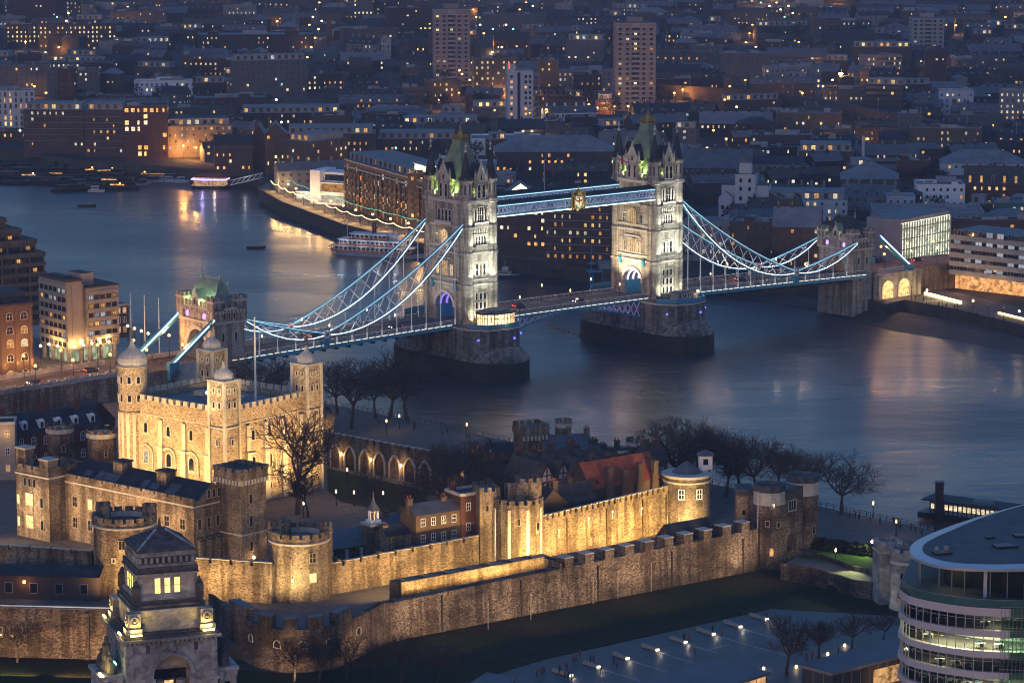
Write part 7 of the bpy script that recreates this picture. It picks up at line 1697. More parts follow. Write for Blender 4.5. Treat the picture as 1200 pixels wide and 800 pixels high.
b = MB(); hull(b, 19, 7.5, 1.5, 0, 0, .15); b.build("hull", ["black_iron"], pb)
MB().box(-8, -3.1, 1.5, 7, 3.1, 4.0, 0).box(-8.3, -3.4, 4.0, 7.3, 3.4, 4.4, 1).box(-7.5, -3.0, 4.4, 6.6, 3.0, 5.4, 0).build("cabin", ["win_boat" if "win_boat" in M else glow("win_boat", (1, .6, .3), .45, 0, False, .9).name, "white_boat"], pb)
MB().hip(-8.6, -3.8, 7.6, 3.8, 5.6, 7.4, 0).build("roof", ["red_tile"], pb)
MB().box(-9, -4.0, 4.4, 8, -3.7, 5.0).box(-9, -4, 4.4, -8.7, 3.8, 5.0).box(7.7, -4, 4.4, 8, 3.8, 5).build("light_strip", ["led_violet_strong" if "led_violet_strong" in M else glow("led_violet_strong", (.42, .30, 1), 2.6).name], pb)
lamp('POINT', pb, (-3, -6, 3.6), 600, (.5, .4, 1), .4); lamp('POINT', pb, (3, -6, 2.6), 400, (1, .7, .5), .4)
# gangways
def gangway(name, label, p, q, h=2.2, w=2.4):
    d = q-p; L = Vector((d.x, d.y, 0)).length; t = thing(name, label, "footbridge", p, math.atan2(d.y, d.x)); k = MB(); zz = d.z
    for s in (-1, 1):
        n = max(4, int(L/2.6))
        for z in (0, h): k.beam((0, s*w/2, z), (L, s*w/2, zz+z), .22, .22)
        for i in range(n): x0, x1 = L*i/n, L*(i+1)/n; k.beam((x0, s*w/2, zz*i/n), (x1, s*w/2, zz*(i+1)/n+h), .14, .14); k.beam((x1, s*w/2, zz*(i+1)/n), (x1, s*w/2, zz*(i+1)/n+h), .14, .14)
    for z in (0,): k.add([(0, -w/2, 0), (L, -w/2, zz), (L, w/2, zz), (0, w/2, 0)], [(0, 1, 2, 3)])
    k.build("truss", ["bridge_white"], t); lamp('POINT', t, (L*.5, -3, zz*.5+3), 160, (.9, .95, 1), .3)
gangway("gangway", "sloping white truss gangway from the restaurant boat to the promenade corner", G(270, 217, 2.2), G(308, 208, 6.2))
gangway("gangway", "white truss gangway to the pontoon right of the nearer river tower", G(578, 300, 5), G(610, 291, 6.5), 2.8)
wd = thing("work_platform", "blue railed river work platform with a mast, left of the farther river tower", "platform", G(705, 333, 0), R(12))
b = MB()
for x in (-4, 0, 4): 
    for y in (-2, 2): b.lathe([(.35, -3), (.35, 5)], 6, 0, x, y)
b.box(-5.5, -3, 5, 5.5, 3, 5.5, 0); b.build("deck", ["bridge_blue"], wd); MB().box(-1, -1.5, 5.5, 4.5, 1.5, 8.6, 0).box(-1.3, -1.8, 8.6, 4.8, 1.8, 8.9, 1).lathe([(.2, 5.5), (.15, 15)], 6, 1, -4, 0).box(-5.2, -1, 8, -2.8, 1, 8.4, 1).build("cabin", ["grey_render", "bridge_blue"], wd)
def small_boat(px, py, L, rz, label, hullm="timber_dark", deck_="pale_render", group=None, cab=True, lit=0, z=0.):
    t = thing("moored_boat", label, "boat", G(px, py, z), R(rz), group); b = MB(); hull(b, L, L*.26+.6, L*.05+.6, 0, 1); b.build("hull", [hullm, deck_], t)
    if cab: k = MB().box(-L*.32, -L*.09, L*.05+.6, L*.12, L*.09, L*.05+2.3, 0); k.box(-L*.34, -L*.1-.1, L*.05+2.3, L*.14, L*.1+.1, L*.05+2.45, 1); k.box(-L*.3, -L*.09-.04, L*.05+1.3, L*.1, -L*.09-.01, L*.05+1.9, 2); k.build("cabin", ["white_boat" if hullm == "white_boat" else "timber_dark", deck_, "win_amber" if lit else "glass_dark"], t)
    return t
small_boat(300, 291, 8, 5, "small moored work boat alone in mid river left of the golden reflection", "timber_dark", "concrete", cab=False); MB().box(-1.2, -.8, .9, 1, .8, 1.6).build("cabin", ["concrete"], COL.objects["moored_boat"])
small_boat(102, 242, 8.5, 0, "lone small flat boat moored in mid river left of centre", "timber_dark", "concrete", cab=False)
small_boat(15, 216, 19, -12, "dark open barge lying alone at the far left of the river", "black_iron", "earth", cab=False)
small_boat(113, 225, 8, -6, "small white cruiser with rounded cabin at the front of the moored barges", "white_boat", "white_boat")
rr = random.Random(17)
bl = ["dark barge with low cabin in the moored cluster by the far bank", "pale roofed houseboat in the moored cluster by the far bank", "lamp lit houseboat in the moored cluster by the far bank", "white pleasure cruiser in the moored cluster right part"]
rough_mat("teal_roof", (.03, .085, .095), (.06, .13, .14), .3, .7)
k = 0
for row, (y0, n, x0, x1) in enumerate(((222, 6, 70, 150), (216, 9, 40, 190), (210, 12, 10, 215), (204, 12, 5, 225), (199, 9, 0, 190))):
    for i in range(n):
        px = x0+(x1-x0)*(i+.5)/n+rr.uniform(-4, 4); ty = rr.choice((0, 0, 1, 2)) if px < 155 else rr.choice((3, 2, 3))
        small_boat(px, y0+rr.uniform(-2, 2)-(px-100)*.008, rr.uniform(11, 22) if ty < 3 else rr.uniform(8, 12), rr.uniform(-14, -2) if rr.random() < .7 else rr.uniform(10, 40), bl[ty], "black_iron" if ty < 3 else "grey_render", ["earth", "teal_roof", "timber_dark", "grey_render"][ty], "boats moored by the far bank", True, ty == 2)
        if ty == 2 and rr.random() < .8:
            o = MB().lathe([(0, 0), (.4, .15), (.4, .6), (0, .8)], 6).build("lantern", ["lamp_orange" if rr.random() < .6 else "lamp_warm"], COL.objects[-1].parent if COL.objects[-1].parent else None, (rr.uniform(-3, 3), -1.6, 2.8))
for px in (190, 200, 214): small_boat(px, 213+(px-190)*.04, 8, 12, bl[3], "white_boat", "white_boat", "boats moored by the far bank")
for i, (px, py) in enumerate(((82, 199), (100, 201))): bush(G(px, py, 0), 4.0, "dark leafy tree mass on a garden barge among the moored boats", "garden barge trees", i, 1.2, "barge_shrub")
# buoys in a row by the bascule
for i in range(7): p = G(642+6*i, 381+2.0*i, 0); tag(MB().lathe([(.05, -.3), (.6, 0), (.5, .5), (.1, .8)], 8).build("buoy", ["red_tile" if False else "buoy_orange" if "buoy_orange" in M else principled("buoy_orange", (.5, .22, .05), .5)[0]], None, p), "small orange buoy in the row below the bridge's opening span", "buoy", "row of buoys under the bridge")
# pier boat and black pylon at the right
p = G(1100, 612, 0); tag(MB().box(-1.0, -1.0, -4, 1.0, 1.0, 10.5).box(-1.15, -1.15, 10.5, 1.15, 1.15, 10.9).build("mooring_pylon", ["black_iron"], None, p), "tall plain black mooring pylon rising from the river at the right", "pylon")
rv = thing("river_pier", "pier building with dark roof and glittering lights behind the oval roof at the right", "pier", G(1140, 612, 0), R(-32))
MB().box(-14, -4, .5, 16, 4, 2, 0).build("pontoon", ["black_iron"], rv); MB().box(-11, -3, 2, 14, 3, 3.1, 1).box(-10.8, -2.9, 3.1, 13.8, 2.9, 4.5, 0).box(-11, -3, 4.5, 14, 3, 5.2, 1).build("cabin", ["win_pier" if "win_pier" in M else glow("win_pier", (1, .75, .45), .9, 0, False, 2.2).name, "grey_render"], rv)
k = MB()
for i in range(20): k.box(-11+1.3*i, -3.08, 2, -10.7+1.3*i, -2.85, 5.2)
k.build("post", ["black_iron"], rv)
MB().prism([(-13, -4), (16, -4), (16, 4), (-13, 4)], 5.2, 5.6, 0).lathe([(3.2, 5.6), (2.8, 6.2), (.2, 6.4)], 16, 1, 3, 0).build("roof", ["roof_slate", "roof_lead"], rv)

# traffic on the bridge: low cars and two tall buses with their lights on
def vehicle(x, y, fwd, kind, label, colm):
    t = thing("bus" if kind else "car", label, "bus" if kind else "car", BP(x, -y, (deck_z(x) if abs(x) < 172 else (rz_(x) if x < 0 else 15.3-.03*(x-172)))+.01), BA+(0 if fwd > 0 else math.pi))
    L, Wd = (10.5, 2.5) if kind else (4.3, 1.8); b = MB()
    if kind:
        b.box(-L/2, -Wd/2, .35, L/2, Wd/2, 4.3, 0); 
        for z in (1.2, 3.0): b.box(-L/2+.3, -Wd/2-.02, z, L/2-.3, Wd/2+.02, z+.8, 1); b.box(L/2, -1.1, z, L/2+.03, 1.1, z+.9, 1)
    else:
        b.prism([(-L/2, -Wd/2), (L/2, -Wd/2), (L/2, Wd/2), (-L/2, Wd/2)], .3, .85, 0, scale=.97); b.prism([(-1.6, -.85), (1.0, -.85), (1.0, .85), (-1.6, .85)], .85, 1.45, 1, 0, scale=.8)
    b.build("body", [colm, "win_white" if kind else "glass_dark"], t)
    for sx in (-1, 1):
        for sy in (-1, 1): MB().tube((sx*L*.32, sy*Wd*.42-.1, .34), (sx*L*.32, sy*Wd*.42+.1, .34), .34, 10).build("wheel", ["black_iron"], t)
    for sy in (-1, 1): MB().box(L/2, sy*Wd*.36-.16, .55, L/2+.05, sy*Wd*.36+.16, .8).build("headlight", ["lamp_white"], t); MB().box(-L/2-.05, sy*Wd*.36-.16, .6, -L/2, sy*Wd*.36+.16, .85).build("tail_light", ["tail_red" if "tail_red" in M else glow("tail_red", (1, .05, .02), 8).name], t)
    lamp('SPOT', t, (L/2+.1, 0, .7), 260, (1, .9, .7), .2, aim=(L/2+10, 0, -.2), spot=80); lamp('POINT', t, (-L/2-.9, 0, .8), 150, (1, .12, .04), .3)
glow("bus_red", (1, 1, 1), 0) if False else principled("bus_red", (.35, .02, .02), .4)
for x, y, f, kd, lb in ((-98, 2.6, 1, 0, "car driving away on the bridge's nearer side span"), (-70, -2.6, -1, 0, "car driving towards the viewer on the bridge's nearer side span"), (-14, 2.6, 1, 0, "car on the bridge's opening span heading to the far tower"), (8, -2.6, -1, 0, "car on the middle of the opening span heading this way"), (88, 2.6, 1, 0, "car driving on the bridge's farther side span"), (112, -2.6, -1, 0, "car near the farther gatehouse on the bridge"), (178, 2.6, 1, 0, "car on the far approach road beyond the gatehouse"), (196, -2.6, -1, 0, "second car on the far approach road"), (-182, 2.6, 1, 0, "car on the left approach road near the gatehouse"), (-205, -2.6, -1, 0, "car on the left approach road near the hotel"), (-222, 2.6, 1, 0, "car nearest the left edge on the approach road")): vehicle(x, y, f, kd, lb, "bus_red" if kd else "clothes_navy")
for i in range(7):  # street lamps added to give the road the orange glow of traffic
    for w in (-7.6, 7.6): x = 150+14*i; lamp_post(BP(x, w, (deck_z(x) if x < 172 else 15.3-.03*(x-172))+.15), "orange street lamp along the far approach road right of the farther gatehouse", "lamp_orange", 6.0, 1500, (1, .38, .12), "lamps on the far approach road", r=.4)

for i, x in enumerate((-126, -100, -74, -22, 0, 22, 64, 86, 110)):
    for w in (-7.4, 7.4): lamp_post(BP(x, w, deck_z(x)+.16), "slim lamp standard along the footways of the bridge deck", "lamp_warm", 5.2, 800, (1, .58, .42), "lamp standards on the bridge deck", r=.2)
# ================================================================ the far bank and the city
FOOT = []
NW_ = ["glass_city", "win_amber", "win_yellow", "win_white", "win_cool", "win_orange"]
def blk_mesh(w, d, h, wall, roof, style, lit, seed, fl=3.1, bay=2.9, lits=(1, 1, 2, 3), band=False, ww=1.05, wh=1.4, sides=True, clutter=True, top_lit=0, balc=False):
    """a whole building too far off to show its parts: walls, roof, parapet, roof plant and rows of windows, origin at the front foot"""
    rr = random.Random(seed); b = MB()
    b.box(-w/2, 0, -2, w/2, d, h, 0, 1)
    if style == 'flat':
        for x0, y0, x1, y1 in ((-w/2-.1, -.1, w/2+.1, .4), (-w/2-.1, d-.4, w/2+.1, d+.1), (-w/2-.1, .4, -w/2+.4, d-.4), (w/2-.4, .4, w/2+.1, d-.4)): b.box(x0, y0, h, x1, y1, h+.8, 0, 8)
        if clutter:
            for _ in range(rr.randint(2, 5)):
                cw, cd, chh = rr.uniform(1.5, w*.22+1.5), rr.uniform(1.2, 3.5), rr.uniform(1, 2.8); x = rr.uniform(-w/2+1, w/2-cw-1) if w > cw+2.2 else -cw/2; y = rr.uniform(.8, max(.9, d-cd-1)); b.box(x, y, h, x+cw, y+cd, h+chh, rr.choice((7, 8, 0)), rr.choice((1, 8)))
            if rr.random() < .5: xx = rr.uniform(-w/2+1, w/2-1); b.lathe([(.08, h), (.05, h+5)], 4, 7, xx, d*.5)
    elif style == 'gable':
        b.gable(-w/2, 0, w/2, d, h, h+d*.36, 0, 1, 'x' if w >= d else 'y', .3)
        for i in range(max(1, int(w/rr.uniform(4.5, 8)))): x = -w/2+.7+(w-1.4)*(i+rr.random()*.3)/max(1, int(w/5.5)); x = min(x, w/2-.6); b.box(x-.45, d/2-.8, h, x+.45, d/2+.8, h+d*.36+rr.uniform(.9, 1.6), 0); b.box(x-.3, d/2-.6, h+d*.36+.9, x+.3, d/2+.6, h+d*.36+1.9, 7)
        if rr.random() < .5:
            for i in range(int(w/5)): x = -w/2+2.5+5*i; b.box(x-.7, 1.0, h, x+.7, d*.4, h+d*.2, 8, 1); b.quad((x-.5, .97, h+.5), (x+.5, .97, h+.5), (x+.5, .97, h+d*.2-.3), (x-.5, .97, h+d*.2-.3), 3 if rr.random() < lit*2 else 2)
    elif style == 'hip':
        b.hip(-w/2-.3, -.3, w/2+.3, d+.3, h, h+min(w, d)*.28, 1)
    elif style == 'set':
        b.box(-w/2+1.5, 1.8, h, w/2-1.5, d-1.5, h+3.0, 8, 1); b.box(-w/2+1.1, 1.3, h+3, w/2-1.1, d-1.1, h+3.3, 8, 1)
        for i in range(max(1, int(w/4))): 
            x = -w/2+2.4+4*i
            if x+1.8 < w/2-1.6: b.quad((x, 1.77, h+.5), (x+1.8, 1.77, h+.5), (x+1.8, 1.77, h+2.6), (x, 1.77, h+2.6), 2 if rr.random() > max(lit, .35) else 2+rr.choice(lits))
    elif style == 'saw':
        n = max(2, int(w/8))
        for i in range(n): x0 = -w/2+w*i/n; b.gable(x0, 0, x0+w/n, d, h, h+w/n*.3, 0, 1, 'y', .1)
    nf = max(1, int((h-.6)/fl)); off = h-nf*fl
    def rowf(P, Q, n, out):
        P = Vector(P); Q = Vector(Q); D = Q-P; L = D.length; D /= L; N = Vector((D.y, -D.x, 0))*out
        for j in range(nf):
            z = off+fl*j+.75
            if band: 
                a = P+D*.6+N*.5; c = Q-D*.6+N*.5; b.quad((a.x, a.y, z), (c.x, c.y, z), (c.x, c.y, z+wh), (a.x, a.y, z+wh), 2)
            run = None
            for i in range(n):
                t = L*(i+.5)/n; a = P+D*(t-ww/2)+N; c = P+D*(t+ww/2)+N
                li = lit*(1.6 if j == 0 else 1)+(top_lit if j == nf-1 else 0)
                m = 2
                if rr.random() < li or (run is not None and rr.random() < .25): m = 2+rr.choice(lits) if run is None else run; run = m
                else: run = None
                if m == 2 and (band or rr.random() < .12): continue
                if m > 2 and rr.random() < .35: c = a+D*ww*.55
                b.quad((a.x, a.y, z), (c.x, c.y, z), (c.x, c.y, z+wh), (a.x, a.y, z+wh), m)
            if balc and j: a = P+N*30; b.box(min(P.x, Q.x)+.5, -1.1, z-.9, max(P.x, Q.x)-.5, -.02, z-.75, 8) if abs(D.y) < .01 else None
    rowf((-w/2, 0, 0), (w/2, 0, 0), max(1, int(w/bay)), .06)
    if sides: rowf((-w/2, d, 0), (-w/2, 0, 0), max(1, int(d/bay)), .06); rowf((w/2, 0, 0), (w/2, d, 0), max(1, int(d/bay)), .06)
    me = bpy.data.meshes.new("city_block"); me.from_pydata(b.v, [], b.f)
    for x in [wall, roof]+NW_[:1]+NW_[1:5]+["grey_metal", "pale_trim"]: me.materials.append(M[x])
    mi = [m if m < 7 else m for m in b.m]; me.polygons.foreach_set("material_index", mi); me.update(); return me
rough_mat("pale_trim", (.22, .225, .24), (.34, .345, .36), .4)
# slots: 0 wall 1 roof 2 glass 3 amber 4 yellow 5 white 6 cool 7 metal 8 trim
def blk(name, label, xl, xr, yt, yb, d, rot, wall, roof, style='flat', lit=.12, cat="building", z=6.0, seed=None, group=None, **k):
    p = G((xl+xr)/2, yb, z); s = CAM_F/math.hypot(p.y, CAM_H-z); w = (xr-xl)/s/max(.5, math.cos(R(rot))); h = max(3, ZT(yt, p.y)-z)
    if style in ('gable',): h = max(3, h-min(d, w)*.2)
    if style == 'set': h -= 3
    me = blk_mesh(w, d, h, wall, roof, style, lit, seed if seed is not None else int(xl*7+yb*13), **k)
    me.name = name; o = link(name, me, None, p, R(rot)); tag(o, label, cat, group)
    FOOT.append((p.x-math.sin(R(rot))*d/2, p.y+math.cos(R(rot))*d/2, max(w, d)*.5)); o["w"] = w; o["h"] = h
    return o
LND = []   # landmarks for the descriptions of ordinary blocks: (x, y, words)
def lm(px, py, words): p = G(px, py, 6); LND.append((p.x, p.y, words))
L3 = (1, 1, 2, 3)
# --- left, behind the moored boats
blk("apartment_block", "pale apartment block with tall vertical window strips at the left edge above the boats", -8, 41, 108, 160, 14, 8, "pale_render", "roof_lead", 'flat', .18, bay=2.6, wh=2.2)
blk("riverside_flats", "long dark brick flats with scattered lit windows behind the moored boats", 28, 100, 122, 180, 16, -4, "dark_brick", "roof_lead", 'set', .14, balc=True, top_lit=.1)
blk("riverside_flats", "dark flats with bright rooftop storey next to the orange brick corner block", 100, 146, 122, 184, 16, -3, "dark_brick", "roof_lead", 'set', .2, balc=True)
blk("corner_block", "red brick corner block with glazed lit top, middle of the far left bank", 146, 197, 126, 186, 14, 4, "red_brick", "roof_lead", 'flat', .2, ww=1.8, wh=2.0, top_lit=.6)
blk("wharf_flats", "yellow brick four storey flats with many amber windows left of the pink arched house", 197, 272, 140, 184, 16, 12, "yellow_brick", "roof_slate", 'set', .38)
blk("wharf_flats", "low dark block with pitched roof beside the yellow brick flats by the inlet", 252, 296, 164, 202, 12, 6, "dark_brick", "roof_slate", 'gable', .16)
t = blk("arched_house", "narrow pink brick wharf house with a big arched front and gabled roof", 296, 311, 156, 198, 14, 0, "red_brick", "roof_lead", 'gable', .12)
blk("wharf_flats", "grey gabled wharf flats between the pink arched house and the brown warehouse", 311, 336, 152, 203, 14, 4, "brown_brick", "roof_lead", 'gable', .2)
blk("wharf_warehouse", "large brown brick riverside warehouse with flat roof left of the white museum", 334, 366, 158, 212, 26, -38, "brown_brick", "roof_lead", 'set', .16)
# white museum
mp = G(384, 240, 6); mu_ = thing("white_museum", "white modern block with terrace and lit cafe floor on the promenade", "museum", mp, R(-28))
MB().box(-9, 0, 0, -4, 14, 15, 0).box(-4, 4, 0, 9, 16, 14, 0).box(-4, 0, 0, 9, 4, 5.4, 0).box(-4.2, -.6, 5.4, 9.3, 4, 5.8, 0).box(-4, .5, 9.4, 9, 4, 9.8, 0).box(-4, 1.4, 5.8, 9, 4, 9.4, 1).box(-3.5, -.06, 1, 8.5, 0, 4.2, 2).box(-3.6, 3.94, 10.4, 8.6, 4, 13, 3).build("wall", ["white_paint", "win_amber", "win_white", "glass_dark"], mu_); lamp('POINT', mu_, (2, -4, 5), 900, (1, .75, .4), .4); lamp('POINT', mu_, (-8, -5, 6), 500, (1, .85, .65), .4)
FOOT.append((mp.x, mp.y+8, 14))
# long warehouse on the promenade
a0 = G(405, 243, 6); a1 = G(496, 272, 6); d_ = a1-a0; LL = d_.length
bw = thing("long_warehouse", "long brown riverside warehouse with rows of balconies above the string lit promenade", "warehouse", (a0.x, a0.y, 6), math.atan2(d_.y, d_.x))
b = MB(); hB = 21.5; dB = 24
b.box(0, 0, 0, LL, dB, hB, 0, 1); b.box(0, 2.2, hB, LL-2, dB-2, hB+3, 2, 1); b.box(-.2, -.3, hB-.6, LL+.2, 0, hB, 3)
for k in range(22): b.box(LL*k/21-.35, -.4, 0, LL*k/21+.35, 0, hB-2.6, 0)
b.box(0, -.45, hB-3.4, LL, 0, hB-2.7, 3)
b.build("wall", ["brown_brick", "roof_lead", "grey_render", "pale_trim"], bw)
rr = random.Random(31); wd_ = win_mesh(1.5, 2.2, "timber_dark", "glass_dark", False, (1, 1), .1, .08); wl_ = [win_mesh(1.5, 2.2, "timber_dark", x, False, (1, 1), .1, .08) for x in ("win_amber", "win_amber", "win_white", "win_orange")]
rowwin(bw, (0, 0), (LL, 0), [.8, 4.2, 7.4, 10.6, 13.8], 17, wd_, wl_, .42, rr); rowwin(bw, (0, 2.2), (LL, 2.2), [hB+.4], 16, wd_, wl_, .4, rr); rowwin(bw, (0, 0), (LL, 0), [17.0], 17, wd_, wl_, .25, rr)
for j in range(5):
    k = MB()
    for i in range(17): x = LL*(i+.5)/17; k.box(x-1.3, -1.3, 3.6+3.25*j, x+1.3, 0, 3.75+3.25*j); k.box(x-1.3, -1.3, 3.75+3.25*j, x+1.3, -1.22, 4.6+3.25*j)
    tag(k.build("balcony", ["black_iron"], bw), kind="stuff")
k = MB().box(LL-16, 3, hB+.2, LL-3, 12, hB+5.6, 0).box(LL-17, 2, hB+5.6, LL-2, 13, hB+6.0, 1); k.build("lit_penthouse", ["win_pent" if "win_pent" in M else glow("win_pent", (1, .78, .4), 4.2, 0, False, .5).name, "pale_trim"], bw)
lamp('POINT', bw, (LL-10, -3, hB+4), 900, (1, .72, .35), .5)
FOOT.append((a0.x+d_.x*.3+8, a0.y+d_.y*.3+10, 26)); FOOT.append((a0.x+d_.x*.7+8, a0.y+d_.y*.7+10, 26)); FOOT.append((a1.x+14, a1.y+16, 22))
blk("wharf_block", "dark brick block joined to the long warehouse behind the nearer river tower", 478, 500, 205, 270, 16, -24, "brown_brick", "roof_lead", 'flat', .4)
blk("brick_warehouse", "dark brick warehouse with many small amber windows seen under the walkways", 584, 640, 244, 300, 18, -12, "dark_brick", "roof_slate", 'flat', .38, bay=2.6, ww=1.2, wh=1.4)
blk("brick_warehouse", "dark brick warehouse with balconies left of the farther river tower", 638, 716, 240, 310, 18, -12, "dark_brick", "roof_slate", 'flat', .42, bay=2.8, balc=True)
# promenade string lights and lamps
qv = [Vector((p.x, p.y, 6)) for p in quay[:6]]; qi = [v+Vector((3, 5.5, 0)) for v in qv]
def along(P, f):
    Ls = [(c-a).length for a, c in zip(P, P[1:])]; s = f*sum(Ls)
    for a, c, L in zip(P, P[1:], Ls):
        if s <= L: return a.lerp(c, s/L)
        s -= L
    return P[-1].copy()
sl_ = thing("string_lights", "scalloped string of warm bulbs hung along the far bank promenade", "string lights", (0, 0, 0)); k = MB(); kp = MB(); NS = 15
for i in range(NS):
    f0, f1 = .04+.8*i/NS, .04+.8*(i+1)/NS; a, c = along(qi, f0), along(qi, f1); kp.lathe([(.12, 6), (.1, 10.3)], 5, 0, a.x, a.y); kp.build("pole", ["black_iron"], sl_); kp = MB()
    for j in range(10): 
        t = j/10; t2 = (j+1)/10; p = a.lerp(c, t)+Vector((0, 0, 4.2-1.5*4*t*(1-t)*.6)); q = a.lerp(c, t2)+Vector((0, 0, 4.2-1.5*4*t2*(1-t2)*.6)); k.tube(p, q, .13, 4)
    m_ = a.lerp(c, .5)+Vector((0, -1, 3.6)); lamp('POINT', sl_, m_, 3600, (1, .55, .18), .4)
k.build("bulb_string", ["string_glow" if "string_glow" in M else glow("string_glow", (1, .60, .2), 6).name], sl_)
k = MB(); kk = [Vector((v.x+6, v.y+19, 6)) for v in qv]
for i in range(40): a, c = along(kk, .06+.72*i/40), along(kk, .06+.72*(i+1)/40); k.tube(a+Vector((0, 0, 5.2+.25*math.sin(i*1.7))), c+Vector((0, 0, 5.2+.25*math.sin((i+1)*1.7))), .11, 4)
tag(k.build("string_lights", ["led_teal" if "led_teal" in M else glow("led_teal", (.25, 1, .65), .8).name]), "thin green string lights across the front of the long warehouse", "string lights")
for i in range(14): lamp_post(along(kk, .05+.06*i)+Vector((0, -3, 0)), "warm cafe lamp along the foot of the long warehouse", "lamp_warm", 3.4, 420 if i % 2 else 0, (1, .58, .22), "cafe lamps on the promenade", r=.5)
ks = MB(); 
kt = thing("lit_kiosk", "small bright white kiosk on the string lit promenade before the white museum", "kiosk", G(358, 232, 6), R(-20)); MB().box(-3.6, -1.8, 0, 3.6, 1.8, 2.8, 0).box(-4.0, -2.2, 2.8, 4.0, 2.2, 3.1, 1).build("wall", ["win_white", "white_paint"], kt); lamp('POINT', kt, (0, -4, 2.5), 500, (1, .9, .7), .4)
for i in range(16): 
    p = along(qv, .1+.05*i+.01*(i % 3)); person(p+Vector((2, 8+i % 5, .03)), i*1.3, i, "tiny figure strolling on the string lit promenade", "people on the far promenade")
# --- towers and named blocks
def tower_block(name, label, xl, xr, yt, yb, d, rot, wall, lit, hollow=True):
    p = G((xl+xr)/2, yb, 6); s = CAM_F/math.hypot(p.y, 185); w = (xr-xl)/s; h = ZT(yt, p.y)-6
    t = thing(name, label, "tower block", p, R(rot)); b = MB(); wv = w*.40
    b.box(-w/2, 0, 0, -w/2+wv, d, h, 0, 1); b.box(w/2-wv, 0, 0, w/2, d, h, 0, 1); b.box(-w/2+wv, 1.8, 0, w/2-wv, d, h-1, 2, 1); b.box(-w*.2, d*.3, h, w*.2, d*.7, h+3.4, 0, 1); b.box(-w/2-.15, -.15, h, w/2+.15, d+.15, h+.5, 3, 1)
    n = int(h/2.8)
    for j in range(n): b.box(-w/2+wv, .3, 2.8*j+2.4, w/2-wv, 1.9, 2.8*j+3.5 if j < n-1 else h, 3); b.box(-w/2-.05, -.06, 2.8*j+2.3, w/2+.05, -.01, 2.8*j+2.6, 3)
    b.build("wall", [wall, "roof_slate", "timber_dark", "pale_trim"], t); rr = random.Random(int(xl)); dm = [win_mesh(1.7, 1.2, "pale_trim", "glass_dark", False, (1, 0), .1, .05)]; lt_ = [win_mesh(1.7, 1.2, "pale_trim", x, False, (1, 0), .1, .05) for x in ("win_amber", "win_yellow", "win_white")]
    sm = MB()
    for j in range(n):
        for cidx, x in enumerate((-w/2+wv*.28, -w/2+wv*.74, w/2-wv*.74, w/2-wv*.28, 0)):
            l_ = rr.random() < (lit if cidx < 4 else lit*2.2)
            if cidx == 4 or l_: win(t, rr.choice(lt_) if l_ else dm[0], x, 1.78 if cidx == 4 else 0, 2.8*j+.9)
            else: sm.box(x-.85, -.07, 2.8*j+.9, x+.85, -.01, 2.8*j+2.1)
        for y in (d*.25, d*.5, d*.75): sm.box(-w/2-.07, y-.8, 2.8*j+.9, -w/2-.01, y+.8, 2.8*j+2.1); sm.box(w/2+.01, y-.8, 2.8*j+.9, w/2+.07, y+.8, 2.8*j+2.1)
    tag(sm.build("window_pane", ["glass_dark"], t), kind="stuff"); FOOT.append((p.x, p.y+d/2, w*.7)); return t
rough_mat("tower_pink", (.19, .165, .16), (.26, .23, .225), .3); rough_mat("tower_blue", (.34, .38, .45), (.44, .48, .56), .3)
tower_block("tower_block", "tall pinkish concrete tower block left of centre, upper middle", 508, 551, 12, 96, 20, 3, "tower_pink", .10)
tower_block("tower_block", "tall pinkish concrete tower block right of the slim white tower, behind the bridge", 721, 768, 28, 130, 20, 2, "tower_pink", .09)
tower_block("tower_block", "grey concrete tower block with lit stair window column at the upper right", 1068, 1106, 22, 66, 18, 0, "grey_render", .05)
# slim white tower
p = G(612, 150, 6); sw = thing("slim_tower", "slim pale blue white tower with curved side balconies between the two tower blocks", "tower block", p, R(4)); h = ZT(83, p.y)-6
b = MB().box(-8, 0, 0, 6, 14, h, 0, 1).box(-8, 0, h, -4, 8, h+3.5, 0, 1).box(-2.6, -.08, 2, -1.0, 0, h-1, 2); rr = random.Random(2)
for j in range(int(h/2.9)): b.box(6, 1, 2.9*j+2.4, 9, 12, 2.9*j+2.7, 3); b.box(8.8, 1, 2.9*j+2.7, 9, 12, 2.9*j+3.5, 3); b.box(-6.4, -.06, 2.9*j+1, -5.2, 0, 2.9*j+2.4, 4 if j % 3 else 2); b.box(1.2, -.06, 2.9*j+1, 2.6, 0, 2.9*j+2.4, 4 if rr.random() < .55 else 2); b.box(3.6, -.06, 2.9*j+1, 4.8, 0, 2.9*j+2.4, 2)
b.build("wall", ["tower_blue", "roof_lead", "glass_dark", "pale_trim", "win_amber"], sw); FOOT.append((p.x, p.y+7, 14)); MB().box(-7.4, -.2, h+1, -6.8, 0, h+4.4).build("roof_light", ["led_red"], sw)
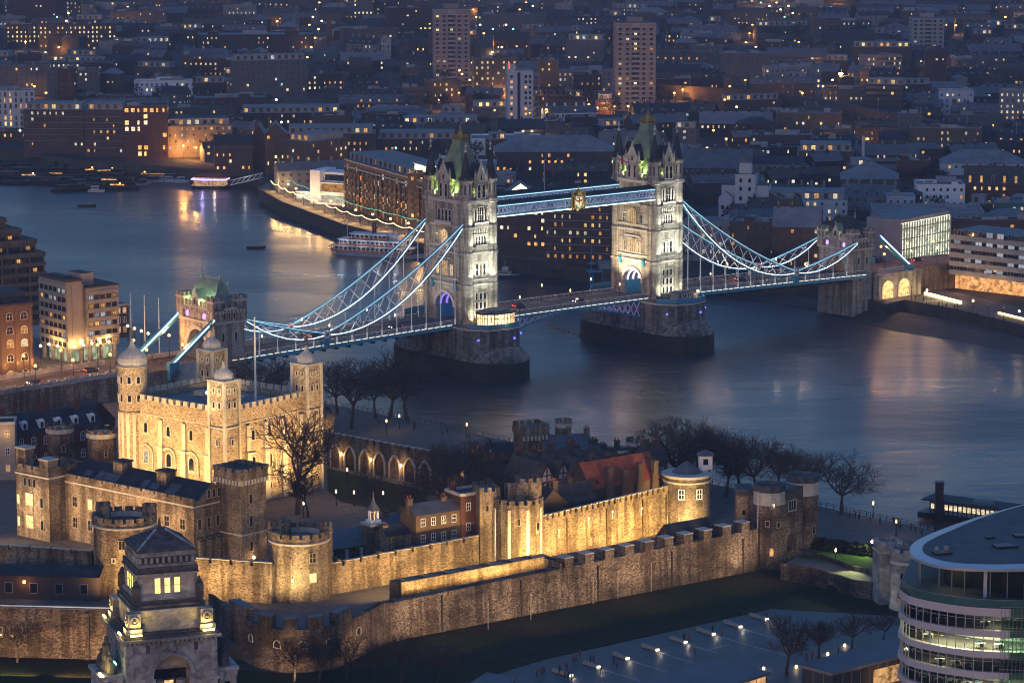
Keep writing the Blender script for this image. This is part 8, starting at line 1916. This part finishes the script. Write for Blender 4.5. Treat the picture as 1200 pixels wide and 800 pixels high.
data = [
 ("apartment_block", "amber lit pale brick apartment block just left of the slim white tower", 556, 606, 70, 122, 16, 6, "yellow_brick", 'flat', .42), ("apartment_block", "pale brick apartment wing with a few lit windows right of the slim white tower", 632, 655, 72, 118, 14, 4, "yellow_brick", 'flat', .2),
 ("apartment_block", "dark framed block with amber window column left of the right pink tower block", 672, 705, 89, 117, 14, 3, "dark_brick", 'flat', .4), ("apartment_block", "pale apartment block stretching behind the dark amber windowed block", 654, 722, 84, 110, 14, 5, "city_pale", 'flat', .22), ("apartment_block", "pale brick block at the foot of the left pink tower block", 500, 540, 96, 120, 14, 8, "yellow_brick", 'flat', .18),
 ("white_terrace", "low white terrace stepping down right of the slim white tower", 638, 700, 128, 142, 10, 10, "white_paint", 'gable', .06), ("office_block", "low white office with square framed windows above the nearer river tower", 553, 636, 164, 182, 22, 3, "white_paint", 'flat', .04), ("office_block", "brick low block with white rooftop row left of the nearer river tower's spire", 442, 535, 156, 182, 18, 0, "brown_brick", 'set', .14), ("white_house", "pale flat roofed house group behind the nearer river tower's roof", 470, 562, 138, 158, 16, 2, "pale_render", 'set', .1),
 ("long_office", "long dark office with grey metal roof between the two river towers", 580, 722, 178, 208, 24, 2, "dark_brick", 'hip', .16), ("white_house", "pale low industrial roofs left of the lit triangular rooflight", 505, 575, 196, 222, 26, -6, "pale_render", 'flat', .05), ("lit_mill", "grey block with white rooftop near the lit triangular rooflight", 566, 600, 208, 232, 18, -6, "grey_render", 'flat', .14),
 ("brick_terrace", "long brick terrace with a line of amber windows left of the left pink tower block", 398, 486, 116, 134, 12, 4, "brown_brick", 'gable', .32), ("church", "pale stone church tower at the upper left of centre", 447, 458, 46, 70, 8, 0, "portland_stone", 'flat', 0), ("church_hall", "dark church hall with lit arcade windows beside the church tower", 400, 450, 66, 84, 14, 3, "dark_brick", 'gable', .3),
 ("estate_block", "long lit estate block at the upper left edge", 8, 48, 30, 54, 12, 5, "brown_brick", 'flat', .55), ("estate_block", "brightest long lit estate block at the upper left", 47, 136, 30, 58, 12, 7, "brown_brick", 'flat', .7), ("estate_block", "lit estate block behind at the very top left", 42, 95, 2, 20, 12, 4, "brown_brick", 'flat', .6), ("glass_office", "blue grey office slab at the left behind the riverside flats", 0, 58, 78, 112, 16, 6, "grey_render", 'flat', .12), ("glass_office", "grey ribbed office left of the lit modern row", 56, 116, 84, 114, 16, 2, "grey_render", 'flat', .10), ("lit_row", "bright lit modern row above the grey ribbed office", 56, 132, 74, 92, 12, 2, "grey_render", 'flat', .75),
 ("white_row", "low white modern row with amber stair ends at left centre", 158, 252, 96, 112, 12, 4, "white_paint", 'flat', .16), ("brick_terrace", "brick terrace with many lit windows below the wide dark shed", 222, 306, 72, 92, 12, 3, "red_brick", 'flat', .34), ("modern_row", "white fronted modern row with bright windows right of the brick terrace", 264, 350, 94, 112, 12, 4, "pale_render", 'flat', .5), ("modern_row", "bright lit modern row further right of the white fronted row", 324, 402, 88, 108, 12, 5, "brown_brick", 'flat', .5), ("wide_shed", "wide dark shed with two long lit window strips at upper left", 232, 366, 42, 66, 30, 2, "dark_brick", 'flat', .1), ("brown_block", "large plain brown block above the wharf flats", 230, 312, 116, 142, 20, 8, "brown_brick", 'flat', .08), ("dark_block", "dark block with blue lit roof edge above the brown warehouse", 282, 400, 126, 150, 18, 4, "dark_brick", 'set', .2), ("dark_block", "dark brick block with lit penthouse above the white museum", 336, 440, 150, 186, 20, 2, "brown_brick", 'set', .12),
 ("teal_roofed_hall", "low hall with teal roof at upper left of centre", 346, 400, 62, 76, 14, 3, "teal_roof", 'flat', .1), ("mid_block", "small white block at the top left of centre", 262, 300, 8, 30, 12, 3, "pale_render", 'flat', .3), ("tower_pair", "lit tower at the top left of centre", 405, 437, -20, 26, 14, 3, "grey_render", 'flat', .4), ("mid_block", "bright lit long block right of the left pink tower block", 560, 640, 18, 36, 12, 3, "grey_render", 'flat', .04), ("mid_block", "lit block with white window rows at the top right of centre", 662, 700, 20, 38, 12, 3, "dark_brick", 'flat', .6), ("mid_block", "lit two storey block right of the right pink tower block", 782, 840, 40, 54, 12, 3, "dark_brick", 'flat', .6), ("white_sheds", "pale low sheds at the upper right of centre", 800, 845, 42, 62, 16, 3, "pale_render", 'flat', .25),
 ("dark_block", "dark wrapped block with curved white roof behind at right of centre", 844, 902, 64, 100, 20, 3, "grey_render", 'flat', .04), ("apartment_block", "pale apartments with four amber windows right of the dark wrapped block", 896, 962, 80, 106, 14, 3, "pale_render", 'flat', .3), ("apartment_block", "brick apartments along the railway in the upper right", 965, 1060, 106, 122, 12, -6, "yellow_brick", 'flat', .4), ("apartment_block", "white banded apartment block with bright balconies at the right edge", 1171, 1215, 108, 148, 14, -12, "pale_render", 'flat', .6), ("blue_block", "blue grey block left of the banded apartments at the right", 1100, 1140, 108, 136, 14, -6, "tower_blue", 'flat', .1),
 ("mansion_block", "yellow brick mansion block with lit stairs in the middle of the right side", 910, 986, 134, 162, 14, -4, "yellow_brick", 'flat', .16), ("mansion_block", "yellow brick mansion block with lit stair columns near the right edge", 1066, 1148, 152, 188, 14, -9, "yellow_brick", 'flat', .16), ("warehouse", "dark warehouse with round arched gable behind the farther river tower", 820, 905, 138, 160, 16, -3, "dark_brick", 'gable', .12), ("dark_block", "dark block with few lit windows right of the farther river tower's roof", 880, 950, 160, 190, 18, -4, "brown_brick", 'flat', .08), ("dark_block", "brown block with dark roof plant in the middle right", 935, 1000, 170, 206, 18, -4, "brown_brick", 'set', .1), ("warehouse", "long dark pitched roof range right of the farther river tower", 800, 880, 186, 222, 22, -6, "dark_brick", 'gable', .05),
 ("white_hall", "white hall with long blue grey roof at the right", 1102, 1200, 192, 206, 20, -7, "pale_render", 'hip', .12), ("red_warehouse", "red brick warehouse with white window surrounds at the right edge", 1130, 1205, 206, 244, 20, -8, "red_brick", 'gable', .34), ("white_office", "white gridded office with large windows right of the long terraced flats", 1074, 1130, 218, 246, 18, -3, "white_paint", 'flat', .28), ("striped_block", "red and white striped brick block in the middle right", 1052, 1090, 190, 212, 14, -4, "red_brick", 'flat', .06),
 ("terraced_flats", "long terraced flats with pale balcony fronts right of the white cupola brewery", 892, 992, 226, 262, 18, -6, "pale_render", 'set', .3), ("grey_roof_hall", "hall with curved grey blue roof in the right centre", 985, 1052, 210, 238, 24, -6, "brown_brick", 'hip', .06), ("blue_box", "small blue sided rooftop box behind the glowing glass building", 1040, 1072, 232, 256, 12, -3, "tower_blue", 'flat', .02), ("long_mall", "long low pale roofed building behind the glowing glass building", 1024, 1152, 250, 285, 26, -3, "grey_render", 'flat', .1), ("brick_wharf", "brick wharf block with tall glazed stair left of the farther gatehouse", 855, 908, 262, 312, 16, -12, "brown_brick", 'flat', .24), ("brick_wharf", "brown wharf block behind the farther gatehouse arch", 905, 960, 255, 318, 18, -8, "brown_brick", 'gable', .3), ("brick_wharf", "dark wharf with lit ground floor right of the farther river tower", 800, 858, 262, 306, 16, -12, "grey_render", 'flat', .4), ("stone_mill", "tall plain brown stone block between gatehouse and glowing glass building", 1024, 1052, 262, 312, 16, 0, "brown_brick", 'flat', .02), ("glass_block", "dark glass block at the right edge above the banded hotel", 1166, 1210, 240, 272, 18, -3, "glass_green", 'flat', .1),
]
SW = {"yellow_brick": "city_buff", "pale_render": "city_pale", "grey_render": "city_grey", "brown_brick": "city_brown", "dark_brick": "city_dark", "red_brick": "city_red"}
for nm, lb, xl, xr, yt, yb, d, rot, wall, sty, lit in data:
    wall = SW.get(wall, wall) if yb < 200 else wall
    blk(nm, lb, xl, xr, yt, yb, d, rot, wall, random.Random(int(xl+yb)).choice(("roof_lead", "city_roof", "city_roof")) if nm != "red_warehouse" else "dark_tile", sty, lit, lits=(1, 2, 3, 3) if lit > .5 else L3)
# triangular rooflight
p = G(610, 228, 14); rl_ = thing("lit_rooflight", "brilliant lit triangular gable of a market hall between the river towers", "hall", p, R(2)); MB().gable(-8, 0, 8, 14, -1.0, 4.6, 0, 1, 'y', .2).box(-8.6, .2, -8, 8.6, 14, -1.2, 2).build("hall", ["win_pent", "roof_lead", "grey_render"], rl_); FOOT.append((p.x, p.y+7, 14))
lamp('POINT', rl_, (0, -4, 3), 900, (1, .78, .4), .4)
# brewery with cupola
p = G(872, 262, 6); br = thing("white_brewery", "white riverside brewery with tall domed cupola tower right of the farther river tower", "brewery", p, R(-10))
MB().box(-10, 2, 0, 10, 14, 16, 0, 1).box(-4, 0, 0, 4.5, 10, 21, 0, 1).box(-11, 0, 0, -5, 8, 11, 0, 1).gable(-11, 0, -5, 8, 11, 13.6, 0, 1, 'y', .2).build("wall", ["pale_render", "roof_slate"], br)
MB().box(-2.6, 2.5, 21, 2.6, 7.5, 24.5, 0).lathe([(2.6, 24.5), (2.6, 25.5)], 8, 0, 0, 5).lathe([(2.3, 25.4), (2.1, 27), (1.2, 28.6), (.3, 29.4), (.1, 31)], 10, 1, 0, 5).build("cupola", ["pale_render", "roof_lead"], br)
for z in (2, 6, 10, 14, 17.6): facade(br, (-4, 0), (4.5, 0), [z], 2, win_mesh(1.1, 1.7, "pale_trim", "glass_dark", True, (0, 0), .1, .08))
for z in (2, 6): facade(br, (-11, 0), (-5, 0), [z], 2, win_mesh(1.1, 1.6, "pale_trim", "glass_dark", False, (0, 0), .1, .08))
FOOT.append((p.x, p.y+7, 14))
# glowing glass building, banded hotel and the walk in front
a0, a1 = G(1056, 318, 7), G(1113, 306, 7); gg_ = thing("glowing_glass_hall", "glowing glass hall with bright vertical fins behind the far end of the bridge road", "office building", a0, math.atan2(a1.y-a0.y, a1.x-a0.x)); LL = (a1-a0).length; hh = ZT(258, a0.y)-7
b = MB().box(0, .6, 0, LL, 16, hh, 0, 1).box(.2, .4, .3, LL-.2, .6, hh-1.4, 2)
b.build("wall", ["grey_render", "roof_lead", "win_hall" if "win_hall" in M else glow("win_hall", (.92, 1, .68), 1.3, 0, False, .3).name], gg_); k = MB()
for i in range(20): k.box(LL*i/19-.14, -.2, 0, LL*i/19+.14, .4, hh-1.5, 0)
for j in range(5): k.box(0, .2, hh*j/5, LL, .42, hh*j/5+.35, 1)
k.build("fin", ["pale_trim", "grey_metal"], gg_); lamp('POINT', gg_, (LL/2, -5, 9), 1500, (.92, 1, .7), .5); FOOT.append((a0.x+12, a0.y+8, 16))
a0, a1 = G(1113, 338, 6.5), G(1230, 352, 6.5); bh = thing("banded_hotel", "wide grey hotel with dark window bands over a lit orange ground floor, right edge", "hotel", a0, math.atan2(a1.y-a0.y, a1.x-a0.x)); LL = (a1-a0).length; hh = ZT(270, a0.y)-6.5
b = MB().box(0, 0, 5.6, LL, 20, hh, 0, 1).box(1, 2, 0, LL-1, 18, 5.6, 2)
for j in range(5): b.box(-.3, -.5, 5.4+(hh-5.4)*j/5, LL+.3, 0, 7.2+(hh-5.4)*j/5, 3)
b.build("wall", ["glass_dark", "roof_lead", "win_rest" if "win_rest" in M else glow("win_rest", (1, .45, .15), .9, 0, False, .5).name, "grey_render"], bh); rr = random.Random(6)
wc_ = win_mesh(2.6, 1.8, "grey_metal", "win_cool_dim", False, (1, 0), .1, .06); wc2 = win_mesh(2.6, 1.8, "grey_metal", "glass_dark", False, (1, 0), .1, .06)
rowwin(bh, (0, 0), (LL, 0), [7.35+(hh-5.4)*j/5 for j in range(5)], 9, wc2, [wc_], .42, rr); lamp('POINT', bh, (8, -5, 4), 900, (1, .5, .18), .4); lamp('POINT', bh, (22, -5, 4), 900, (1, .5, .18), .4); FOOT.append((a0.x+15, a0.y+10, 24))
p = G(1050, 344, 6); va = thing("bridge_vaults", "stone vaults with two brightly lit arches under the far end of the bridge road", "building", BP(142.5, 9.8, 6), BA); k = MB().box(0, -2.6, 0, 22, .2, 9.2, 0)
k.build("wall", ["bridge_stone"], va)
for i in range(2): win(va, win_mesh(5.6, 6.4, "carved_stone", "win_vault" if "win_vault" in M else glow("win_vault", (1, .58, .2), 1.6, 0, False, .6).name, True, (2, 1), .4, .2), 4.6+8.4*i, -2.6, .3, 0, "lit_arch"); lamp('POINT', va, (4.6+8.4*i, -6, 3.5), 700, (1, .6, .25), .4)
ap2 = MB(); xs = [172, 200, 240, 300]
for a, c in zip(xs, xs[1:]): P = [BP(a, 9.2, 3), BP(c, 9.2, 3), BP(c, -9.2, 3), BP(a, -9.2, 3)]; ap2.prism([(q.x, q.y) for q in P], 3, 15.3-.03*(a-172), 0, 1)
tag(ap2.build("approach_road", ["rag_stone", "asphalt"]), kind="structure")
a, c = G(1084, 345, 6.1), G(1126, 356, 6.1); o = tag(MB().beam(a+Vector((0, 0, .5)), c+Vector((0, 0, .5)), .7, .9).build("light_bench", ["lamp_strip"]), "long bar of light along the riverside walk in front of the banded hotel", "light bar"); lamp('AREA', o, (a+c)/2+Vector((0, -1, 2.5)), 400, (1, .8, .4), 14, aim=(a+c)/2+Vector((0, -3, 0)), sy=.5)
a, c = G(1170, 368, 6.1), G(1215, 379, 6.1); o = tag(MB().beam(a+Vector((0, 0, .5)), c+Vector((0, 0, .5)), .5, .6).build("light_bench", ["string_glow"]), "thin orange bar of light on the riverside walk at the right edge", "light bar")
for i in range(9): lamp_post(G(1050+18*i, 348+4.2*i, 6.05), "lamp post along the riverside walk right of the bridge", "lamp_warm" if i in (2, 5, 8) else "lantern_off" if "lantern_off" in M else principled("lantern_off", (.3, .3, .3), .4)[0].name, 5, 260 if i in (2, 5, 8) else 0, (1, .72, .4), "riverside walk lamps")
for i in range(14): person(G(1046+9*i, 344+2.6*i-(i % 3), 6.05), i*.9, i, "tiny dark figure on the riverside walk right of the bridge", "people on the far right walk")
# railway viaduct
b = MB(); P = [G(x, y, 14) for x, y in ((770, 98), (900, 106), (1000, 122), (1100, 142), (1215, 160))]
for a, c in zip(P, P[1:]):
    d = (c-a).normalized(); n = Vector((-d.y, d.x, 0))*6; b.prism([a-n, c-n, c+n, a+n], 5, 13, 0, 1); b.beam(a-n+Vector((0, 0, -.4)), c-n+Vector((0, 0, -.4)), .4, 1.4, 0)
    L = (c-a).length; m_ = int(L/9)
    for i in range(m_): q = a.lerp(c, (i+.5)/m_)-n*1.005; b.at(q.x, q.y, 0, math.atan2(d.y, d.x)); b.lathe([(.1, 6)], 3, 2) if False else b.quad((-2.8, -.05, 6), (2.8, -.05, 6), (2.8, -.05, 10.5), (-2.8, -.05, 10.5), 2); b.at()
    for i in range(int(L/60)+1): q = a.lerp(c, .3+.5*i/max(1, int(L/60))); b.box(q.x-.15, q.y-.15, 13, q.x+.15, q.y+.15, 20, 3); b.box(q.x-.15, q.y-4, 19, q.x+.15, q.y+4, 19.3, 3)
tag(b.build("railway_viaduct", ["dark_brick", "earth", "black_iron", "grey_metal"]), "dark curving railway viaduct with gantries across the upper right", "viaduct")
for x, y in ((G(800, 100, 6)), (G(900, 107, 6)), (G(960, 116, 6)), (G(1050, 134, 6)), (G(1150, 150, 6))) if False else []: pass
for q in P: FOOT.append((q.x, q.y, 12))
for a, c in zip(P, P[1:]):
    for i in range(1, 6): q = a.lerp(c, i/6); FOOT.append((q.x, q.y, 12))
p = G(386, 62, 6); tag(MB().lathe([(1.6, 0), (1.3, 24), (1.5, 24.2), (1.5, 25)], 10).build("factory_chimney", ["brown_brick"], None, p), "tall lone factory chimney at upper left of centre", "chimney")
p = G(1011, 204, 6); tag(MB().lathe([(.8, 0), (.7, 18), (.9, 18.2)], 10).build("flue_stack", ["pale_render"], None, p), "thin pale flue stack rising over the roofs right of centre", "chimney")
# --- ordinary blocks filling the streets
for px, py, w_ in ((529, 95, "the left pink tower block"), (743, 128, "the right pink tower block"), (613, 147, "the slim white tower"), (1087, 65, "the grey tower block"), (90, 50, "the bright estate blocks"), (300, 60, "the wide dark shed"), (386, 62, "the factory chimney"), (170, 185, "the red corner block"), (40, 160, "the pale block at left"), (450, 68, "the church tower"), (872, 262, "the white brewery"), (1084, 310, "the glowing glass hall"), (948, 160, "the middle mansion block"), (1107, 186, "the right mansion block"), (650, 205, "the long grey roofed office"), (450, 240, "the long warehouse"), (875, 100, "the dark wrapped block"), (1185, 145, "the banded apartments"), (1165, 242, "the red warehouse"), (940, 250, "the terraced flats"), (1011, 204, "the flue stack"), (205, 110, "the low white row"), (330, 140, "the blue lit dark block"), (800, 60, "the pale sheds")): lm(px, py, w_)
rr = random.Random(77); seen = {}
def free(x, y, r): return all((x-a)**2+(y-c)**2 > (r*.8+q)**2 for a, c, q in FOOT)
def on_land(x, y):
    """south of the river wall"""
    pts = sb; inside = False; n = len(pts)
    P_ = list(pts)+[(900, 900), (4000, 900), (4000, 9000), (-4000, 9000), (-4000, 1720)]; j = len(P_)-1
    for i in range(len(P_)):
        xi, yi = P_[i]; xj, yj = P_[j]
        if (yi > y) != (yj > y) and x < (xj-xi)*(y-yi)/(yj-yi)+xi: inside = not inside
        j = i
    return inside
walls = [("city_brown", "brown"), ("city_dark", "dark"), ("city_dark", "dark"), ("city_red", "reddish"), ("city_buff", "buff"), ("city_grey", "grey"), ("city_brown", "brown"), ("city_dark", "dark"), ("city_pale", "pale")]
roofs = {"flat": "flat roofed", "gable": "pitched roofed", "hip": "hipped", "set": "stepped top"}
KIND = {"flat": "city_block", "set": "office_block", "hip": "office_block", "gable": "terraced_row"}; CNT = {}
far = MB(); TREES = []; LAMPS = []; BELT = []
STREETS = [((x0, 1500), (x0+dx, 2900)) for x0, dx in ((-230, -160), (-120, -40), (-60, 90), (20, -60), (90, 140), (170, 60), (250, 260))]
def near_street(x, y):
    for (ax, ay), (bx, by) in STREETS:
        t = (y-ay)/(by-ay)
        if 0 <= t <= 1 and abs(ax+(bx-ax)*t-x) < 7: return True
    return False
y = 1230.0
while y < 3050:
    step = 25+(y-1230)*.011; hw_ = y*.162+25; x = -hw_+rr.uniform(0, 20)
    while x < hw_:
        sty = rr.choice(("flat", "flat", "gable", "gable", "gable", "hip", "set"))
        w = rr.choice((8, 11, 15, 20, 28, 38) if sty != "gable" else (14, 22, 30, 42))*rr.uniform(.85, 1.15); d = rr.uniform(8.5, 13); h = rr.choice((5, 6, 6.4, 8, 9.4, 9.6, 12.6)) if rr.random() < .95 else rr.uniform(16, 27)
        if sty == "gable": h = min(h, 9.4)
        cx, cy = x+w/2, y+rr.uniform(-8, 8)
        if on_land(cx, cy-10) and on_land(cx-w/2, cy-12) and on_land(cx+w/2, cy-12):
            u = rr.random()
            if u < .70 and free(cx, cy+d/2, w/2) and not near_street(cx, cy):
                wl_n, wname = rr.choice(walls); lit = rr.choice((.02, .05, .07, .1, .14, .2, .34)); rot = rr.choice((-24, -15, -8, 4, 11, 19))+rr.uniform(-5, 5); kn = KIND[sty]
                if CNT.get(kn, 0) < 270 and y < 2650:
                    me = blk_mesh(w, d, h, wl_n, rr.choice(("roof_slate", "city_roof", "city_roof", "roof_lead", "dark_tile") if sty != "gable" else ("roof_slate", "dark_tile", "roof_lead")), sty, lit, rr.randrange(1 << 30), bay=rr.uniform(2.3, 4.2), ww=rr.uniform(.75, 1.5), wh=rr.uniform(.95, 1.6), band=rr.random() < .12, lits=rr.choice(((1, 1, 2, 3), (1, 1, 2, 2), (3, 3, 2, 4))), sides=y < 1900)
                    me.name = kn; o = link(kn, me, None, (cx, cy, 6), R(rot)); CNT[kn] = CNT.get(kn, 0)+1
                    l_ = min(LND, key=lambda q: ((q[0]-cx)*1.6)**2+((q[1]-cy)*.55)**2); dx, dy = cx-l_[0], cy-l_[1]
                    di = ("left of" if dx < 0 else "right of") if abs(dx)*1.9 > abs(dy)*.3 else ("beyond" if dy > 0 else "in front of")
                    sz = "low" if h < 7 else "tall" if h > 15 else "wide" if w > 30 else "narrow" if w < 13 else "mid height"
                    lt = "dark windows" if lit < .04 else "well lit" if lit > .19 else "partly lit"
                    lab = f"{sz} {wname} {roofs[sty]} {'terrace' if sty == 'gable' else 'block'} {di} {l_[2]}, {lt}"
                    tag(o, lab, "building"); seen.setdefault(lab, []).append(o)
                else:
                    far.at(cx, cy, 6, R(rot)); far.box(-w/2, 0, -1, w/2, d, h, rr.choice((0, 1, 1, 2)), 3)
                    if sty == "gable": far.gable(-w/2, 0, w/2, d, h, h+d*.34, 0, 3, 'x', .3)
                    for j in range(int(h/3.2)):
                        for i in range(int(w/3.4)):
                            if rr.random() < lit*1.3: xx = -w/2+3.4*(i+.5); far.quad((xx-.8, -.06, 3.2*j+1), (xx+.8, -.06, 3.2*j+1), (xx+.8, -.06, 3.2*j+2.6), (xx-.8, -.06, 3.2*j+2.6), rr.choice((4, 4, 5, 6)))
                    far.at()
            elif free(cx, cy, 4) and not near_street(cx, cy):
                if len(TREES) < 250: TREES.append((cx, cy, rr.uniform(6, 10)))
                for _ in range(rr.randint(1, 3)): BELT.append((cx+rr.uniform(-14, 14), cy+rr.uniform(-8, 8), rr.uniform(5, 9)))
        x += w+rr.uniform(1.5, 11)
    y += step
for (ax, ay), (bx, by) in STREETS:
    n = 34
    for i in range(n):
        t = (i+.5)/n; px_, py_ = ax+(bx-ax)*t+(4 if i % 2 else -4), ay+(by-ay)*t
        if on_land(px_, py_) and free(px_, py_, 1) and abs(px_) < py_*.165: LAMPS.append((px_, py_))
for lab, os_ in seen.items():
    if len(os_) > 1:
        for o in os_: o["group"] = "like buildings "+lab.split(" terrace " if " terrace " in lab else " block ", 1)[1].split(",")[0]
if far.v: tag(far.build("far_city", ["brown_brick", "dark_brick", "grey_render", "roof_slate", "win_amber", "win_yellow", "win_white"]), kind="stuff")
# dark winter crowns between the houses
def crown_mesh(seed):
    r2 = random.Random(seed); b = MB(); b.lathe([(.35, -.5), (.25, 4), (.1, 6)], 5, 1)
    lobes = [(Vector((r2.gauss(0, 1.1), r2.gauss(0, 1.1), r2.uniform(4.5, 7.5))), r2.uniform(1.6, 2.8)) for _ in range(7)]
    for _ in range(520):
        c, rad = r2.choice(lobes); u = c+Vector((r2.gauss(0, 1), r2.gauss(0, 1), r2.gauss(0, .8))).normalized()*rad*r2.uniform(.5, 1.05); s = r2.uniform(.10, .34); a = Vector((r2.gauss(0, 1), r2.gauss(0, 1), r2.gauss(0, 1))).normalized()*s*1.5; c2 = a.orthogonal().normalized()*s*.6
        b.add([tuple(u-a), tuple(u+c2), tuple(u+a), tuple(u-c2)], [(0, 1, 2, 3)], 0)
    o = b.build("city_tree", ["dusk_crown", "bark"]); me = o.data; bpy.data.objects.remove(o); return me
CR = [crown_mesh(s) for s in range(4)]
TREES += [(G(px, py, 6).x, G(px, py, 6).y, h) for px, py, h in ((505, 130, 12), (520, 134, 11), (548, 128, 12), (565, 132, 11), (480, 133, 11), (655, 126, 12), (668, 130, 11), (690, 128, 12), (640, 122, 11), (700, 130, 10), (210, 62, 14), (205, 60, 12), (905, 55, 15), (935, 56, 16), (1010, 50, 14), (870, 50, 13), (180, 70, 12), (760, 140, 10), (775, 135, 11), (715, 140, 10), (580, 292, 7))]
belt = MB(); cv = [([tuple(v.co) for v in m_.vertices], [tuple(p.vertices) for p in m_.polygons][20::2]) for m_ in CR]
for i, (x, y, h) in enumerate(BELT[:420]):
    if not free(x, y, 3) or near_street(x, y) or not on_land(x, y-6): continue
    s = h/9.5; vs, fs = cv[i % 4]; used = sorted({k for f in fs for k in f}); mp_ = {k: j for j, k in enumerate(used)}; ca, sa = math.cos(i*2.1)*s*1.3, math.sin(i*2.1)*s*1.3
    belt.add([(x+vs[k][0]*ca-vs[k][1]*sa, y+vs[k][0]*sa+vs[k][1]*ca, 6+vs[k][2]*s*.9) for k in used], [tuple(mp_[k] for k in f) for f in fs], 0)
tag(belt.build("far_tree_belt", ["dusk_crown"]), kind="stuff")
for i, (x, y, h) in enumerate(TREES[-290:]):
    o = link("city_tree", CR[i % 4], None, (x, y, 6), i*1.7); s = h/9.5*1.15; o.scale = (s*1.25, s*1.25, s); tag(o, "dark winter tree among the far city rooftops", "tree", "dark trees between the city blocks")
lg = [MB().lathe([(.09, 0), (.07, 6)], 5, 0).lathe([(.05, 5.8), (r_, 6.1), (r_, 6.6), (.05, 7)], 6, 1).build("street_lamp", ["black_iron", mm]) for r_, mm in ((.55, "lamp_orange"), (.5, "lamp_warm"), (.5, "lamp_white"), (.4, "lamp_green"))]
lgm = [o.data for o in lg]
for o in lg: bpy.data.objects.remove(o)
rr.shuffle(LAMPS); STL = LAMPS[:235]; hot = [(262, 12), (150, 18), (140, 36), (160, 42), (235, 24), (60, 58), (30, 60), (320, 20), (310, 62), (325, 35), (1178, 30), (1195, 35), (690, 136), (720, 138), (560, 120), (585, 122), (790, 122), (800, 118), (640, 142), (890, 122), (940, 122), (985, 101), (1085, 95), (230, 188), (215, 186), (245, 189), (960, 18), (1080, 10), (880, 8), (1120, 40), (950, 95), (700, 140), (736, 138), (1060, 110), (1040, 106)]
HP = [(G(px, py, 6).x, G(px, py, 6).y) for px, py in hot]
nl = 0
for i, (x, y) in enumerate(HP+STL):
    v = 0 if i < len(HP) else rr.choice((0, 0, 0, 0, 0, 1, 1, 2, 3)); o = link("street_lamp", lgm[v], None, (x, y, 6)); s = 1+max(0, (y-1500)/1500)*.9; o.scale = (s, s, 1)
    tag(o, ["orange street lamp glowing between the far city blocks", "warm white street lamp between the far city blocks", "white street lamp between the far city blocks", "greenish lamp between the far city blocks"][v], "street lamp", ["far orange street lamps", "far warm street lamps", "far white street lamps", "far greenish lamps"][v])
    if i < len(HP) or (v < 2 and nl < 130): nl += 1; lamp('POINT', o, (0, -1.2, 5.2), 9000 if i < len(HP) else 4200, (1, .42, .10) if v == 0 else (1, .6, .3), .5)
o = lamp_post(Vector(G(985, 104, 6)), "brilliant orange floodlight beside the railway viaduct in the upper right", "lamp_star" if "lamp_star" in M else glow("lamp_star", (1, .5, .15), 120).name, 9, 5200, (1, .5, .16), r=1.5)

# ================================================================ dusk air
hz = bpy.data.materials.new("haze"); hz.use_nodes = True; _t = hz.node_tree; _t.nodes.clear()
_v = _t.nodes.new("ShaderNodeVolumePrincipled"); _o = _t.nodes.new("ShaderNodeOutputMaterial"); _t.links.new(_v.outputs[0], _o.inputs["Volume"])
_v.inputs["Color"].default_value = (.70, .78, 1, 1); _v.inputs["Density"].default_value = .0001; _v.inputs["Anisotropy"].default_value = .25
MATS["haze"] = hz
tag(MB().box(-4200, -400, -7.5, 4200, 9200, 215).build("haze", ["haze"]), kind="stuff")
S.cycles.volume_bounces = 0
